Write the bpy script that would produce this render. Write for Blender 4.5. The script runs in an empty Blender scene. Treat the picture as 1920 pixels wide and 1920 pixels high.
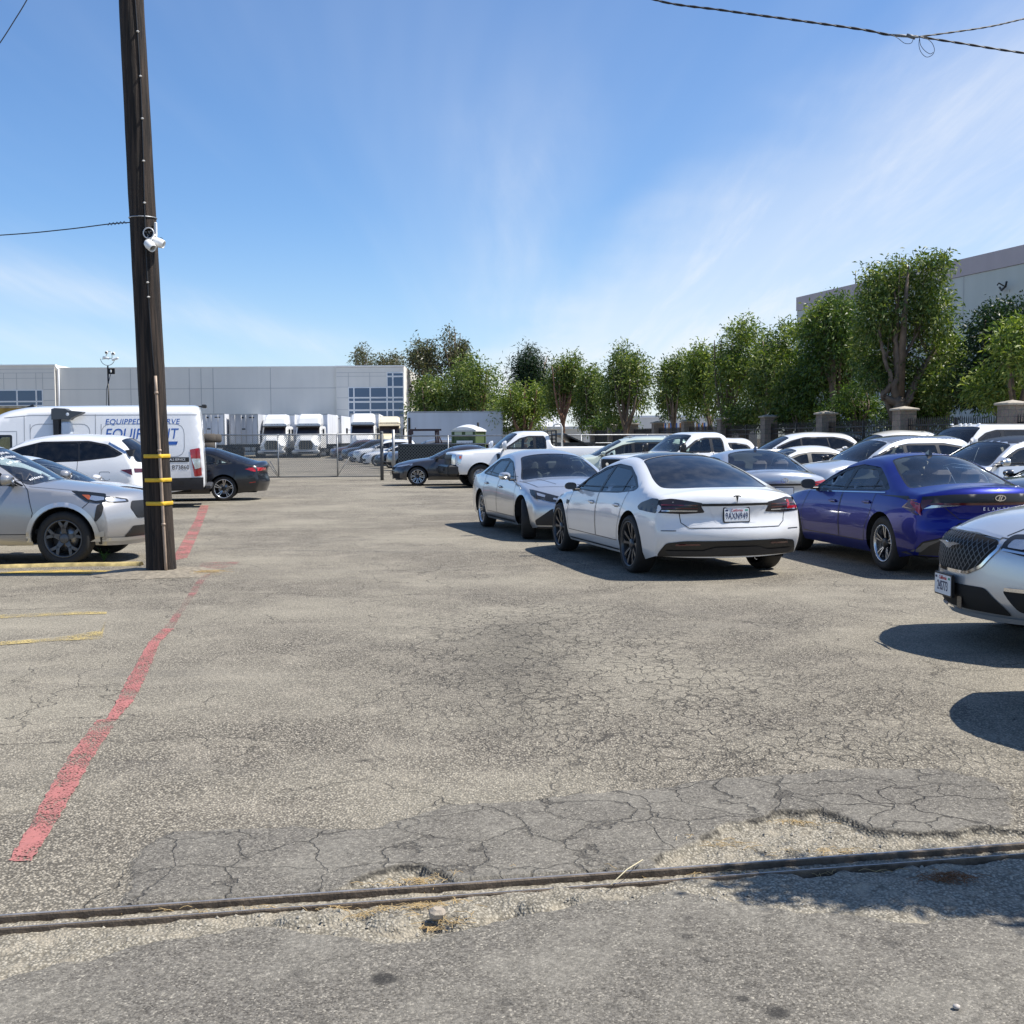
import bpy, bmesh, math, random
import numpy as np
from mathutils import Vector, Matrix, Euler
from mathutils.geometry import delaunay_2d_cdt
rad = math.radians
C = bpy.context.scene.collection
SC = bpy.context.scene
random.seed(7)
rng = np.random.default_rng(11)

# ------------------------------------------------------------------ camera
CAM_H = 1.63
FPX = 2200.0            # focal length in photo pixels (photo 1920 wide)
PITCH = rad(3.56)
ROLL = rad(-0.35)
cam_d = bpy.data.cameras.new('camera')
cam = bpy.data.objects.new('camera', cam_d)
C.objects.link(cam)
cam_d.sensor_width = 36.0
cam_d.lens = 36.0 * FPX / 1920.0
cam_d.clip_end = 3000
cam_d.clip_start = 0.05
cam.location = (0, 0, CAM_H)
cam.matrix_world = Matrix.Translation((0, 0, CAM_H)) @ Matrix.Rotation(math.pi / 2 - PITCH, 4, 'X') @ Matrix.Rotation(ROLL, 4, 'Z')
SC.camera = cam
SC.render.resolution_x = 1024
SC.render.resolution_y = 1024

# ------------------------------------------------------------------ sky and sun
SUN_EL = rad(57)
SUN_PHI = rad(3)        # angle beyond the +X axis, away from the camera
sun_dir = Vector((math.cos(SUN_EL) * math.cos(SUN_PHI), math.cos(SUN_EL) * math.sin(SUN_PHI), math.sin(SUN_EL)))
sd = bpy.data.lights.new('sun', 'SUN')
sd.energy = 5.0
sd.angle = rad(0.53)
sd.color = (1.0, 0.95, 0.87)
so = bpy.data.objects.new('sun', sd)
C.objects.link(so)
so.rotation_mode = 'QUATERNION'
so.rotation_quaternion = (-sun_dir).to_track_quat('-Z', 'Y')
so.location = (60, 4, 90)

world = bpy.data.worlds.new('World')
SC.world = world
world.use_nodes = True
wn = world.node_tree.nodes
wl = world.node_tree.links
wn.clear()
w_out = wn.new('ShaderNodeOutputWorld')
w_bg = wn.new('ShaderNodeBackground')
w_sky = wn.new('ShaderNodeTexSky')
w_sky.sky_type = 'NISHITA'
w_sky.sun_disc = False
w_sky.sun_elevation = SUN_EL
w_sky.sun_rotation = math.pi / 2 - SUN_PHI
w_sky.altitude = 0
w_sky.air_density = 1.0
w_sky.dust_density = 0.15
w_sky.ozone_density = 3.2
w_bg.inputs['Strength'].default_value = 0.084
# thin cirrus: stretched noise on the sky direction projected on a high plane
w_tc = wn.new('ShaderNodeTexCoord')
w_sep = wn.new('ShaderNodeSeparateXYZ')
wl.new(w_tc.outputs['Generated'], w_sep.inputs[0])
def wmath(op, a, b=None, c=None, clamp=False):
    n = wn.new('ShaderNodeMath'); n.operation = op; n.use_clamp = clamp
    for i, v in enumerate((a, b, c)):
        if v is None: continue
        if isinstance(v, (int, float)): n.inputs[i].default_value = v
        else: wl.new(v, n.inputs[i])
    return n.outputs[0]
zz = wmath('ADD', wmath('MAXIMUM', w_sep.outputs[2], 0.0), 0.12)
cx = wmath('DIVIDE', w_sep.outputs[0], zz)
cy = wmath('DIVIDE', w_sep.outputs[1], zz)
w_cmb = wn.new('ShaderNodeCombineXYZ')
wl.new(cx, w_cmb.inputs[0]); wl.new(cy, w_cmb.inputs[1])
def cirrus(rot, sx, sy, scale, detail, lo, hi, off):
    m = wn.new('ShaderNodeMapping')
    m.inputs['Rotation'].default_value = (0, 0, rad(rot))
    m.inputs['Scale'].default_value = (sx, sy, 1)
    m.inputs['Location'].default_value = (off, off * 0.7, 0)
    wl.new(w_cmb.outputs[0], m.inputs[0])
    n = wn.new('ShaderNodeTexNoise')
    n.inputs['Scale'].default_value = scale
    n.inputs['Detail'].default_value = detail
    n.inputs['Roughness'].default_value = 0.66
    n.inputs['Distortion'].default_value = 0.35
    wl.new(m.outputs[0], n.inputs['Vector'])
    r = wn.new('ShaderNodeMapRange'); r.interpolation_type = 'SMOOTHSTEP'
    r.inputs['From Min'].default_value = lo; r.inputs['From Max'].default_value = hi
    wl.new(n.outputs['Fac'], r.inputs['Value'])
    return r.outputs[0]
SKY = dict(c1=cirrus(14, 0.95, 0.13, 1.0, 5, 0.42, 0.72, 3.1), c2=cirrus(26, 2.4, 0.40, 1.3, 7, 0.42, 0.80, 9.7))
# a broad bank of veil on the right and fainter wisps in the middle and on the left
def wss(v, a, b):
    r = wn.new('ShaderNodeMapRange'); r.interpolation_type = 'SMOOTHSTEP'
    r.inputs['From Min'].default_value = a; r.inputs['From Max'].default_value = b
    wl.new(v, r.inputs['Value']); return r.outputs[0]
def gaussw(v, c, w):
    d = wmath('DIVIDE', wmath('SUBTRACT', v, c), w)
    return wmath('POWER', 2.718, wmath('MULTIPLY', wmath('MULTIPLY', d, d), -1.0))
wob = wn.new('ShaderNodeTexNoise'); wob.inputs['Scale'].default_value = .9; wob.inputs['Detail'].default_value = 4
wl.new(w_cmb.outputs[0], wob.inputs['Vector'])
wv = wmath('MULTIPLY', wmath('SUBTRACT', wob.outputs['Fac'], .5), .55)
bank = wmath('ADD', wmath('ADD', cx, wmath('MULTIPLY', cy, .24)), wmath('SUBTRACT', wv, 1.178))
bankm = wss(bank, -.16, .34)
far = wmath('SUBTRACT', 1.0, wss(bank, .55, 1.6))
mid_ = wmath('MULTIPLY', gaussw(wmath('ADD', cx, wmath('MULTIPLY', wv, .5)), .03, .16), wss(cy, 1.9, 2.8))
ll = wmath('ADD', wmath('SUBTRACT', wmath('MULTIPLY', wmath('ADD', cx, 1.59), .86), wmath('MULTIPLY', wmath('SUBTRACT', cy, 3.6), .51)), wmath('MULTIPLY', wv, .6))
leftm = gaussw(ll, 0.0, .22)
left2 = gaussw(ll, -.75, .30)
tex = wmath('ADD', wmath('MULTIPLY', SKY['c1'], .45), wmath('MULTIPLY', SKY['c2'], .55))
cl = wmath('MULTIPLY', wmath('MULTIPLY', bankm, wmath('ADD', wmath('MULTIPLY', far, .50), .42)), wmath('ADD', wmath('MULTIPLY', tex, .75), .42))
cl = wmath('ADD', cl, wmath('MULTIPLY', mid_, wmath('ADD', wmath('MULTIPLY', tex, .26), .08)))
cl = wmath('ADD', cl, wmath('MULTIPLY', leftm, wmath('ADD', wmath('MULTIPLY', tex, .45), .12)))
cl = wmath('ADD', cl, wmath('MULTIPLY', left2, wmath('ADD', wmath('MULTIPLY', tex, .25), .04)))
low_ = wss(w_sep.outputs[2], .20, -.02)
cl = wmath('ADD', cl, wmath('MULTIPLY', low_, .27))
cl = wmath('ADD', cl, wmath('MULTIPLY', SKY['c1'], .10), clamp=True)
w_mix = wn.new('ShaderNodeMix'); w_mix.data_type = 'RGBA'
wl.new(cl, w_mix.inputs['Factor'])
w_gain = wn.new('ShaderNodeMix'); w_gain.data_type = 'RGBA'; w_gain.blend_type = 'MULTIPLY'
w_gain.inputs['Factor'].default_value = 1.0
wl.new(w_sky.outputs[0], w_gain.inputs['A'])
w_gain.inputs['B'].default_value = (0.90, 1.12, 1.36, 1)
wl.new(w_gain.outputs['Result'], w_mix.inputs['A'])
w_mix.inputs['B'].default_value = (8.2, 8.5, 8.9, 1)
wl.new(w_mix.outputs['Result'], w_bg.inputs['Color'])
wl.new(w_bg.outputs[0], w_out.inputs[0])

SC.view_settings.view_transform = 'Standard'
SC.view_settings.look = 'None'
SC.view_settings.exposure = 0.46
SC.view_settings.gamma = 1.0
SC.render.engine = 'CYCLES'
SC.cycles.max_bounces = 8
SC.cycles.transparent_max_bounces = 24

# ------------------------------------------------------------------ picture -> ground helper (measured photo positions)
_cw = np.array(cam.matrix_world.to_3x3())
def ray(u, v):
    d = _cw @ np.array([(u - 960) / FPX, -(v - 960) / FPX, -1.0])
    return d
def gp(u, v, z=0.0):
    d = ray(u, v)
    t = (z - CAM_H) / d[2]
    return np.array([d[0] * t, d[1] * t, z])
def dp(u, v, D):
    d = ray(u, v); t = D / d[1]
    return np.array([d[0] * t, D, CAM_H + d[2] * t])

# ------------------------------------------------------------------ object helpers
def mesh_obj(name, verts, faces, mats, parent=None, midx=None, smooth=False, uv=None):
    me = bpy.data.meshes.new(name)
    me.from_pydata([tuple(map(float, v)) for v in verts], [], [tuple(map(int, f)) for f in faces])
    if not isinstance(mats, (list, tuple)): mats = [mats]
    for m in mats: me.materials.append(m)
    if midx is not None: me.polygons.foreach_set('material_index', np.asarray(midx, dtype=np.int32))
    if smooth: me.polygons.foreach_set('use_smooth', np.ones(len(me.polygons), dtype=bool))
    me.update()
    o = bpy.data.objects.new(name, me)
    C.objects.link(o)
    if parent is not None: o.parent = parent
    return o
def tag(o, label=None, cat=None, group=None, kind=None):
    if label: o['label'] = label
    if cat: o['category'] = cat
    if group: o['group'] = group
    if kind: o['kind'] = kind
    return o
def empty(name, loc=(0, 0, 0), rotz=0.0, label=None, cat=None, group=None):
    o = bpy.data.objects.new(name, None); C.objects.link(o)
    o.empty_display_size = 0.2
    o.location = loc; o.rotation_euler = (0, 0, rotz)
    tag(o, label, cat, group)
    return o
def children_of(o):
    return [c for c in bpy.data.objects if c.parent == o]
def copy_tree(o, parent=None):
    c = o.copy(); C.objects.link(c); c.parent = parent
    for ch in children_of(o): copy_tree(ch, c)
    return c

class MB:
    """collects primitives into one mesh"""
    def __init__(s): s.v = []; s.f = []; s.m = []; s.sm = []
    def add(s, verts, faces, m=0, smooth=False):
        b = len(s.v); s.v += [tuple(map(float, p)) for p in verts]
        for f in faces: s.f.append(tuple(b + int(i) for i in f)); s.m.append(m); s.sm.append(smooth)
    def box(s, c, d, m=0, rz=0.0, R=None, bev=0.0):
        hx, hy, hz = d[0] / 2, d[1] / 2, d[2] / 2
        if bev > 0:
            pts = []; fs = []
            b = min(bev, hx * .9, hy * .9)
            ring = [(hx - b, -hy), (hx, -hy + b), (hx, hy - b), (hx - b, hy), (-hx + b, hy), (-hx, hy - b), (-hx, -hy + b), (-hx + b, -hy)]
            b2 = min(bev, hz * .9)
            for zz_, k in ((-hz, 1), (-hz + b2, 0), (hz - b2, 0), (hz, 1)):
                for (x, y) in ring:
                    kx = (hx - b2) / hx if k else 1; ky = (hy - b2) / hy if k else 1
                    pts.append((x * kx, y * ky, zz_))
            for r in range(3):
                for i in range(8): j = (i + 1) % 8; fs.append((r * 8 + i, r * 8 + j, r * 8 + 8 + j, r * 8 + 8 + i))
            fs.append(tuple(range(7, -1, -1))); fs.append(tuple(range(24, 32)))
        else:
            pts = [(x, y, z) for z in (-hz, hz) for (x, y) in ((-hx, -hy), (hx, -hy), (hx, hy), (-hx, hy))]
            fs = [(3, 2, 1, 0), (4, 5, 6, 7), (0, 1, 5, 4), (1, 2, 6, 5), (2, 3, 7, 6), (3, 0, 4, 7)]
        if R is None: R = Matrix.Rotation(rz, 3, 'Z')
        pts = [tuple(Vector(c) + R @ Vector(p)) for p in pts]
        s.add(pts, fs, m)
    def tube(s, pts, r, n=8, m=0, cap=True, smooth=True):
        pts = [Vector(p) for p in pts]
        rs = r if hasattr(r, '__len__') else [r] * len(pts)
        vs = []; fs = []
        up = Vector((0, 0, 1))
        prev = None
        for i, p in enumerate(pts):
            if i == 0: t = pts[1] - pts[0]
            elif i == len(pts) - 1: t = pts[-1] - pts[-2]
            else: t = pts[i + 1] - pts[i - 1]
            if t.length < 1e-9: t = Vector((0, 0, 1))
            t.normalize()
            if prev is None:
                a = up if abs(t.z) < .9 else Vector((1, 0, 0))
                u = t.cross(a).normalized()
            else:
                u = (prev - t * prev.dot(t))
                u = u.normalized() if u.length > 1e-6 else t.cross(up).normalized()
            prev = u
            w = t.cross(u)
            for k in range(n):
                a = 2 * math.pi * k / n
                vs.append(p + (u * math.cos(a) + w * math.sin(a)) * rs[i])
        for i in range(len(pts) - 1):
            for k in range(n):
                k2 = (k + 1) % n
                fs.append((i * n + k, i * n + k2, (i + 1) * n + k2, (i + 1) * n + k))
        if cap:
            fs.append(tuple(range(n - 1, -1, -1))); fs.append(tuple(range((len(pts) - 1) * n, len(pts) * n)))
        s.add(vs, fs, m, smooth)
    def lathe(s, prof, n=24, m=0, axis='z', c=(0, 0, 0), smooth=True, closed=False):
        """prof: (radius, height) list"""
        vs = []; fs = []
        for (r, h) in prof:
            for k in range(n):
                a = 2 * math.pi * k / n
                x, y = r * math.cos(a), r * math.sin(a)
                if axis == 'z': p = (x, y, h)
                elif axis == 'y': p = (x, h, y)
                else: p = (h, x, y)
                vs.append((p[0] + c[0], p[1] + c[1], p[2] + c[2]))
        L = len(prof)
        for i in range(L - 1 if not closed else L):
            i2 = (i + 1) % L
            for k in range(n):
                k2 = (k + 1) % n
                fs.append((i * n + k, i * n + k2, i2 * n + k2, i2 * n + k))
        s.add(vs, fs, m, smooth)
    def prism(s, poly, z0, z1, m=0, M=None, smooth=False):
        """poly: 2d points extruded along local z, M maps local to object"""
        n = len(poly)
        vs = [(p[0], p[1], z0) for p in poly] + [(p[0], p[1], z1) for p in poly]
        fs = [tuple(range(n - 1, -1, -1)), tuple(range(n, 2 * n))] + [(i, (i + 1) % n, n + (i + 1) % n, n + i) for i in range(n)]
        if M is not None: vs = [tuple(M @ Vector(v)) for v in vs]
        s.add(vs, fs, m, smooth)
    def build(s, name, mats, parent=None):
        o = mesh_obj(name, s.v, s.f, mats, parent, s.m)
        o.data.polygons.foreach_set('use_smooth', np.array(s.sm, dtype=bool))
        return o

# ------------------------------------------------------------------ materials
def new_mat(name):
    m = bpy.data.materials.new(name); m.use_nodes = True
    return m, m.node_tree.nodes, m.node_tree.links, m.node_tree.nodes['Principled BSDF']
_mc = {}
def simple(name, col, rough=0.5, metal=0.0, coat=0.0, noise=0.0, nscale=8.0, bump=0.0, bscale=60.0, spec=None, emit=None):
    key = name
    if key in _mc: return _mc[key]
    m, N, L, B = new_mat(name)
    B.inputs['Base Color'].default_value = (*col, 1)
    B.inputs['Roughness'].default_value = rough
    B.inputs['Metallic'].default_value = metal
    B.inputs['Coat Weight'].default_value = coat
    B.inputs['Coat Roughness'].default_value = 0.03
    if spec is not None: B.inputs['Specular IOR Level'].default_value = spec
    tc = N.new('ShaderNodeTexCoord')
    if noise > 0:
        n = N.new('ShaderNodeTexNoise'); n.inputs['Scale'].default_value = nscale; n.inputs['Detail'].default_value = 5
        L.new(tc.outputs['Object'], n.inputs['Vector'])
        mr = N.new('ShaderNodeMapRange'); mr.inputs['From Min'].default_value = .3; mr.inputs['From Max'].default_value = .7
        mr.inputs['To Min'].default_value = 1 - noise; mr.inputs['To Max'].default_value = 1 + noise * .5
        L.new(n.outputs['Fac'], mr.inputs['Value'])
        mx = N.new('ShaderNodeMix'); mx.data_type = 'RGBA'; mx.blend_type = 'MULTIPLY'; mx.inputs['Factor'].default_value = 1
        mx.inputs['A'].default_value = (*col, 1); L.new(mr.outputs[0], mx.inputs['B'])
        L.new(mx.outputs['Result'], B.inputs['Base Color'])
    if bump > 0:
        n2 = N.new('ShaderNodeTexNoise'); n2.inputs['Scale'].default_value = bscale; n2.inputs['Detail'].default_value = 4
        L.new(tc.outputs['Object'], n2.inputs['Vector'])
        b = N.new('ShaderNodeBump'); b.inputs['Strength'].default_value = bump; b.inputs['Distance'].default_value = .01
        L.new(n2.outputs['Fac'], b.inputs['Height']); L.new(b.outputs[0], B.inputs['Normal'])
    _mc[key] = m
    return m
def paint(name, col, metal=0.0, rough=0.28, dust=0.06, coat=1.0):
    """clear-coated car paint with a thin uneven layer of dust"""
    if name in _mc: return _mc[name]
    m, N, L, B = new_mat(name)
    tc = N.new('ShaderNodeTexCoord')
    n = N.new('ShaderNodeTexNoise'); n.inputs['Scale'].default_value = 3.2; n.inputs['Detail'].default_value = 8; n.inputs['Roughness'].default_value = .65
    L.new(tc.outputs['Object'], n.inputs['Vector'])
    mr = N.new('ShaderNodeMapRange'); mr.inputs['From Min'].default_value = .35; mr.inputs['From Max'].default_value = .75
    mr.inputs['To Min'].default_value = dust * .4; mr.inputs['To Max'].default_value = dust * 1.8
    L.new(n.outputs['Fac'], mr.inputs['Value'])
    sp = N.new('ShaderNodeSeparateXYZ'); L.new(tc.outputs['Object'], sp.inputs[0])
    low = N.new('ShaderNodeMapRange'); low.inputs['From Min'].default_value = .75; low.inputs['From Max'].default_value = .15
    low.inputs['To Min'].default_value = 0; low.inputs['To Max'].default_value = dust * 3.2
    L.new(sp.outputs[2], low.inputs['Value'])
    ad = N.new('ShaderNodeMath'); ad.operation = 'ADD'; ad.use_clamp = True
    L.new(mr.outputs[0], ad.inputs[0]); L.new(low.outputs[0], ad.inputs[1])
    mx = N.new('ShaderNodeMix'); mx.data_type = 'RGBA'
    mx.inputs['A'].default_value = (*col, 1); mx.inputs['B'].default_value = (.36, .33, .28, 1)
    L.new(ad.outputs[0], mx.inputs['Factor'])
    L.new(mx.outputs['Result'], B.inputs['Base Color'])
    B.inputs['Metallic'].default_value = metal
    B.inputs['Roughness'].default_value = rough
    B.inputs['Coat Weight'].default_value = coat
    r2 = N.new('ShaderNodeMapRange'); r2.inputs['To Min'].default_value = .02; r2.inputs['To Max'].default_value = .35
    L.new(ad.outputs[0], r2.inputs['Value']); L.new(r2.outputs[0], B.inputs['Coat Roughness'])
    _mc[name] = m
    return m
def glass(name, tint, refl=1.0, dust=0.010):
    if name in _mc: return _mc[name]
    m, N, L, B = new_mat(name)
    N.remove(B)
    out = [n for n in N if n.type == 'OUTPUT_MATERIAL'][0]
    tr = N.new('ShaderNodeBsdfTransparent'); tr.inputs[0].default_value = (*tint, 1)
    gl = N.new('ShaderNodeBsdfGlossy'); gl.inputs['Roughness'].default_value = .015; gl.inputs[0].default_value = (refl, refl, refl, 1)
    fr = N.new('ShaderNodeFresnel'); fr.inputs[0].default_value = 1.62
    mx = N.new('ShaderNodeMixShader'); L.new(fr.outputs[0], mx.inputs[0]); L.new(tr.outputs[0], mx.inputs[1]); L.new(gl.outputs[0], mx.inputs[2])
    df = N.new('ShaderNodeBsdfDiffuse'); df.inputs[0].default_value = (.55, .53, .48, 1)
    tc = N.new('ShaderNodeTexCoord'); n = N.new('ShaderNodeTexNoise'); n.inputs['Scale'].default_value = 6; n.inputs['Detail'].default_value = 9
    L.new(tc.outputs['Object'], n.inputs['Vector'])
    mr = N.new('ShaderNodeMapRange'); mr.inputs['From Min'].default_value = .4; mr.inputs['From Max'].default_value = .8
    mr.inputs['To Min'].default_value = dust * .4; mr.inputs['To Max'].default_value = dust * 3
    L.new(n.outputs['Fac'], mr.inputs['Value'])
    m2 = N.new('ShaderNodeMixShader'); L.new(mr.outputs[0], m2.inputs[0]); L.new(mx.outputs[0], m2.inputs[1]); L.new(df.outputs[0], m2.inputs[2])
    L.new(m2.outputs[0], out.inputs[0])
    _mc[name] = m
    return m

M_WHITE = paint('white_paint', (.78, .785, .79))
M_WHITE2 = paint('warm_white_paint', (.74, .73, .69), dust=.12)
M_SILVER = paint('silver_paint', (.62, .64, .66), metal=.72, rough=.32, dust=.05)
M_SILVER2 = paint('grey_silver_paint', (.40, .40, .405), metal=.55, rough=.34, dust=.05)
M_ICE = paint('ice_silver_paint', (.60, .63, .66), metal=.55, rough=.30, dust=.05)
M_BLUE = paint('royal_blue_paint', (.004, .011, .20), metal=.7, rough=.36, dust=.0, coat=.6)
M_BLACK = paint('black_paint', (.004, .005, .009), rough=.3, dust=.0, coat=.6)
M_CHAR = paint('charcoal_paint', (.035, .036, .045), metal=.4, rough=.3, dust=.03)
M_GREEN = paint('pale_green_paint', (.56, .62, .52), rough=.3, dust=.08)
M_MAROON = paint('maroon_paint', (.07, .03, .035), rough=.3, dust=.08)
M_NAVY = paint('navy_paint', (.03, .06, .13), metal=.3, rough=.3, dust=.05)
M_GREY = paint('grey_paint', (.20, .205, .21), metal=.5, rough=.3, dust=.05)
M_GL = glass('clear_car_glass', (.76, .85, .83), dust=.006)
M_GT = glass('tinted_car_glass', (.10, .11, .12))
M_GD = glass('privacy_glass', (.025, .027, .03))
M_GROOF = glass('roof_glass', (.02, .022, .03), dust=.022)
M_TRIM = simple('black_trim', (.012, .012, .013), .4, coat=.08)
M_PLAS = simple('black_plastic', (.022, .022, .024), .6, noise=.2)
M_UNDER = simple('underbody_black', (.012, .012, .012), .9)
M_RUB = simple('tyre_rubber', (.022, .021, .020), .75, noise=.25, nscale=12)
M_CHROME = simple('chrome', (.75, .76, .78), .08, 1.0)
M_MIRR = simple('mirror_glass', (.10, .11, .12), .08, .6)
M_ALU = simple('machined_alloy', (.62, .63, .65), .25, .9)
M_RIMD = simple('dark_alloy', (.055, .057, .062), .35, .4, coat=.3)
M_RIMG = simple('graphite_alloy', (.11, .113, .118), .40, .4)
M_RIMS = simple('silver_alloy', (.42, .43, .45), .35, .8)
M_DISC = simple('brake_disc', (.30, .29, .28), .35, .9)
M_SEAT = simple('seat_fabric', (.055, .055, .06), .9, noise=.2)
M_SEATG = simple('grey_seat_fabric', (.22, .165, .17), .9, noise=.2)
M_DASH = simple('dash_plastic', (.03, .03, .032), .7)
M_RED = simple('red_lens', (.35, .012, .015), .12, coat=1.0)
M_DRED = simple('dark_red_lens', (.075, .008, .012), .12, coat=1.0)
M_SMOKE = simple('smoked_lens', (.022, .018, .021), .3, coat=.15)
M_CLEARL = simple('lamp_reflector', (.62, .64, .66), .14, .75, coat=1.0)
M_LAMPD = simple('lamp_housing', (.022, .024, .028), .25, .0, coat=.25)
M_AMBER = simple('amber_lens', (.45, .10, .03), .2, coat=1.0)
M_PLATE = simple('plate_white', (.72, .74, .76), .4)
M_INK = simple('navy_ink', (.015, .02, .08), .5)
M_BLK = simple('flat_black', (.01, .01, .01), .8)
M_REDINK = simple('red_ink', (.5, .05, .05), .5)
M_STICK = simple('white_sticker', (.78, .80, .82), .5)
M_VANBLUE = simple('van_blue_lettering', (.03, .10, .36), .35)
# ------------------------------------------------------------------ smooth curves
def pchip(xs, ys):
    xs = np.asarray(xs, float); ys = np.asarray(ys, float)
    h = np.diff(xs); d = np.diff(ys) / h
    m = np.zeros(len(xs))
    for i in range(1, len(xs) - 1):
        if d[i - 1] * d[i] > 0:
            w1 = 2 * h[i] + h[i - 1]; w2 = h[i] + 2 * h[i - 1]
            m[i] = (w1 + w2) / (w1 / d[i - 1] + w2 / d[i])
    m[0] = d[0]; m[-1] = d[-1]
    def f(x):
        x = np.asarray(x, float); xc = np.clip(x, xs[0], xs[-1])
        i = np.clip(np.searchsorted(xs, xc, side='right') - 1, 0, len(h) - 1)
        t = (xc - xs[i]) / h[i]
        return ((2 * t**3 - 3 * t**2 + 1) * ys[i] + (t**3 - 2 * t**2 + t) * h[i] * m[i] + (-2 * t**3 + 3 * t**2) * ys[i + 1] + (t**3 - t**2) * h[i] * m[i + 1])
    return f
def catmull(xs, ys):
    xs = np.asarray(xs, float); ys = np.asarray(ys, float)
    h = np.diff(xs); d = np.diff(ys) / h
    m = np.zeros(len(xs))
    for i in range(1, len(xs) - 1):
        m[i] = (d[i - 1] * h[i] + d[i] * h[i - 1]) / (h[i] + h[i - 1])
    m[0] = d[0]; m[-1] = d[-1]
    def f(x):
        x = np.asarray(x, float); xc = np.clip(x, xs[0], xs[-1])
        i = np.clip(np.searchsorted(xs, xc, side='right') - 1, 0, len(h) - 1)
        t = (xc - xs[i]) / h[i]
        return ((2 * t**3 - 3 * t**2 + 1) * ys[i] + (t**3 - 2 * t**2 + t) * h[i] * m[i] + (-2 * t**3 + 3 * t**2) * ys[i + 1] + (t**3 - t**2) * h[i] * m[i + 1])
    return f
def inpoly(P, poly):
    P = np.asarray(P); poly = np.asarray(poly)
    x, y = P[:, 0], P[:, 1]; ins = np.zeros(len(P), bool)
    n = len(poly); j = n - 1
    for i in range(n):
        xi, yi = poly[i]; xj, yj = poly[j]
        c = ((yi > y) != (yj > y))
        with np.errstate(divide='ignore', invalid='ignore'):
            xx = (xj - xi) * (y - yi) / (yj - yi) + xi
        ins ^= c & (x < xx)
        j = i
    return ins
def densify(poly, step, closed=True):
    out = []; n = len(poly)
    for i in range(n if closed else n - 1):
        a = np.array(poly[i]); b = np.array(poly[(i + 1) % n])
        k = max(1, int(math.ceil(np.linalg.norm(b - a) / step)))
        for q in range(k): out.append(tuple(a + (b - a) * q / k))
    if not closed: out.append(tuple(poly[-1]))
    return out
def rounded(poly, r, n=4):
    """round the corners of a closed polygon"""
    out = []; m = len(poly)
    for i in range(m):
        p0 = np.array(poly[i - 1], float); p = np.array(poly[i], float); p1 = np.array(poly[(i + 1) % m], float)
        a = p0 - p; b = p1 - p; la = np.linalg.norm(a); lb = np.linalg.norm(b)
        q = min(r, la * .45, lb * .45)
        A = p + a / la * q; B = p + b / lb * q
        for k in range(n + 1):
            t = k / n
            out.append(tuple((1 - t)**2 * A + 2 * t * (1 - t) * p + t * t * B))
    return out
def segdist(P, segs):
    P = np.asarray(P); d = np.full(len(P), 1e9)
    for a, b in segs:
        ab = b - a; L = ab @ ab
        if L < 1e-14: continue
        t = np.clip(((P - a) @ ab) / L, 0, 1)
        q = a + t[:, None] * ab
        d = np.minimum(d, np.hypot(P[:, 0] - q[:, 0], P[:, 1] - q[:, 1]))
    return d
def cdt(outer, inners, step):
    """constrained triangulation; outer, inners are closed 2d polygons (already dense). returns verts, tris, centroids (inside outer only)"""
    vs = []; es = []
    for poly in [outer] + list(inners):
        b = len(vs); n = len(poly); vs += [tuple(p) for p in poly]
        es += [(b + i, b + (i + 1) % n) for i in range(n)]
    O = np.array(outer)
    x0, y0 = O.min(0); x1, y1 = O.max(0)
    gx = np.arange(x0 + step * .5, x1, step); gy = np.arange(y0 + step * .43, y1, step * .866)
    G = np.array([(x + (step / 2 if j % 2 else 0), y) for j, y in enumerate(gy) for x in gx])
    if len(G):
        G = G[inpoly(G, O)]
        segs = [(np.array(vs[a]), np.array(vs[b])) for a, b in es]
        if len(G): G = G[segdist(G, segs) > step * .42]
        vs += [tuple(p) for p in G]
    r = delaunay_2d_cdt([Vector(p) for p in vs], es, [], 0, 1e-5, False)
    V = np.array([(p.x, p.y) for p in r[0]])
    F = np.array([f for f in r[2] if len(f) == 3])
    cen = V[F].mean(1)
    k = inpoly(cen, O)
    F = F[k]; cen = cen[k]
    # make all ccw
    a, b, c = V[F[:, 0]], V[F[:, 1]], V[F[:, 2]]
    ar = (b[:, 0] - a[:, 0]) * (c[:, 1] - a[:, 1]) - (b[:, 1] - a[:, 1]) * (c[:, 0] - a[:, 0])
    fl = ar < 0
    F[fl] = F[fl][:, ::-1]
    ok = np.abs(ar) > 1e-9
    return V, F[ok], cen[ok]
def compact(V, F):
    F = np.asarray(F)
    u, inv = np.unique(F, return_inverse=True)
    return V[u], inv.reshape(F.shape)

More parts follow.
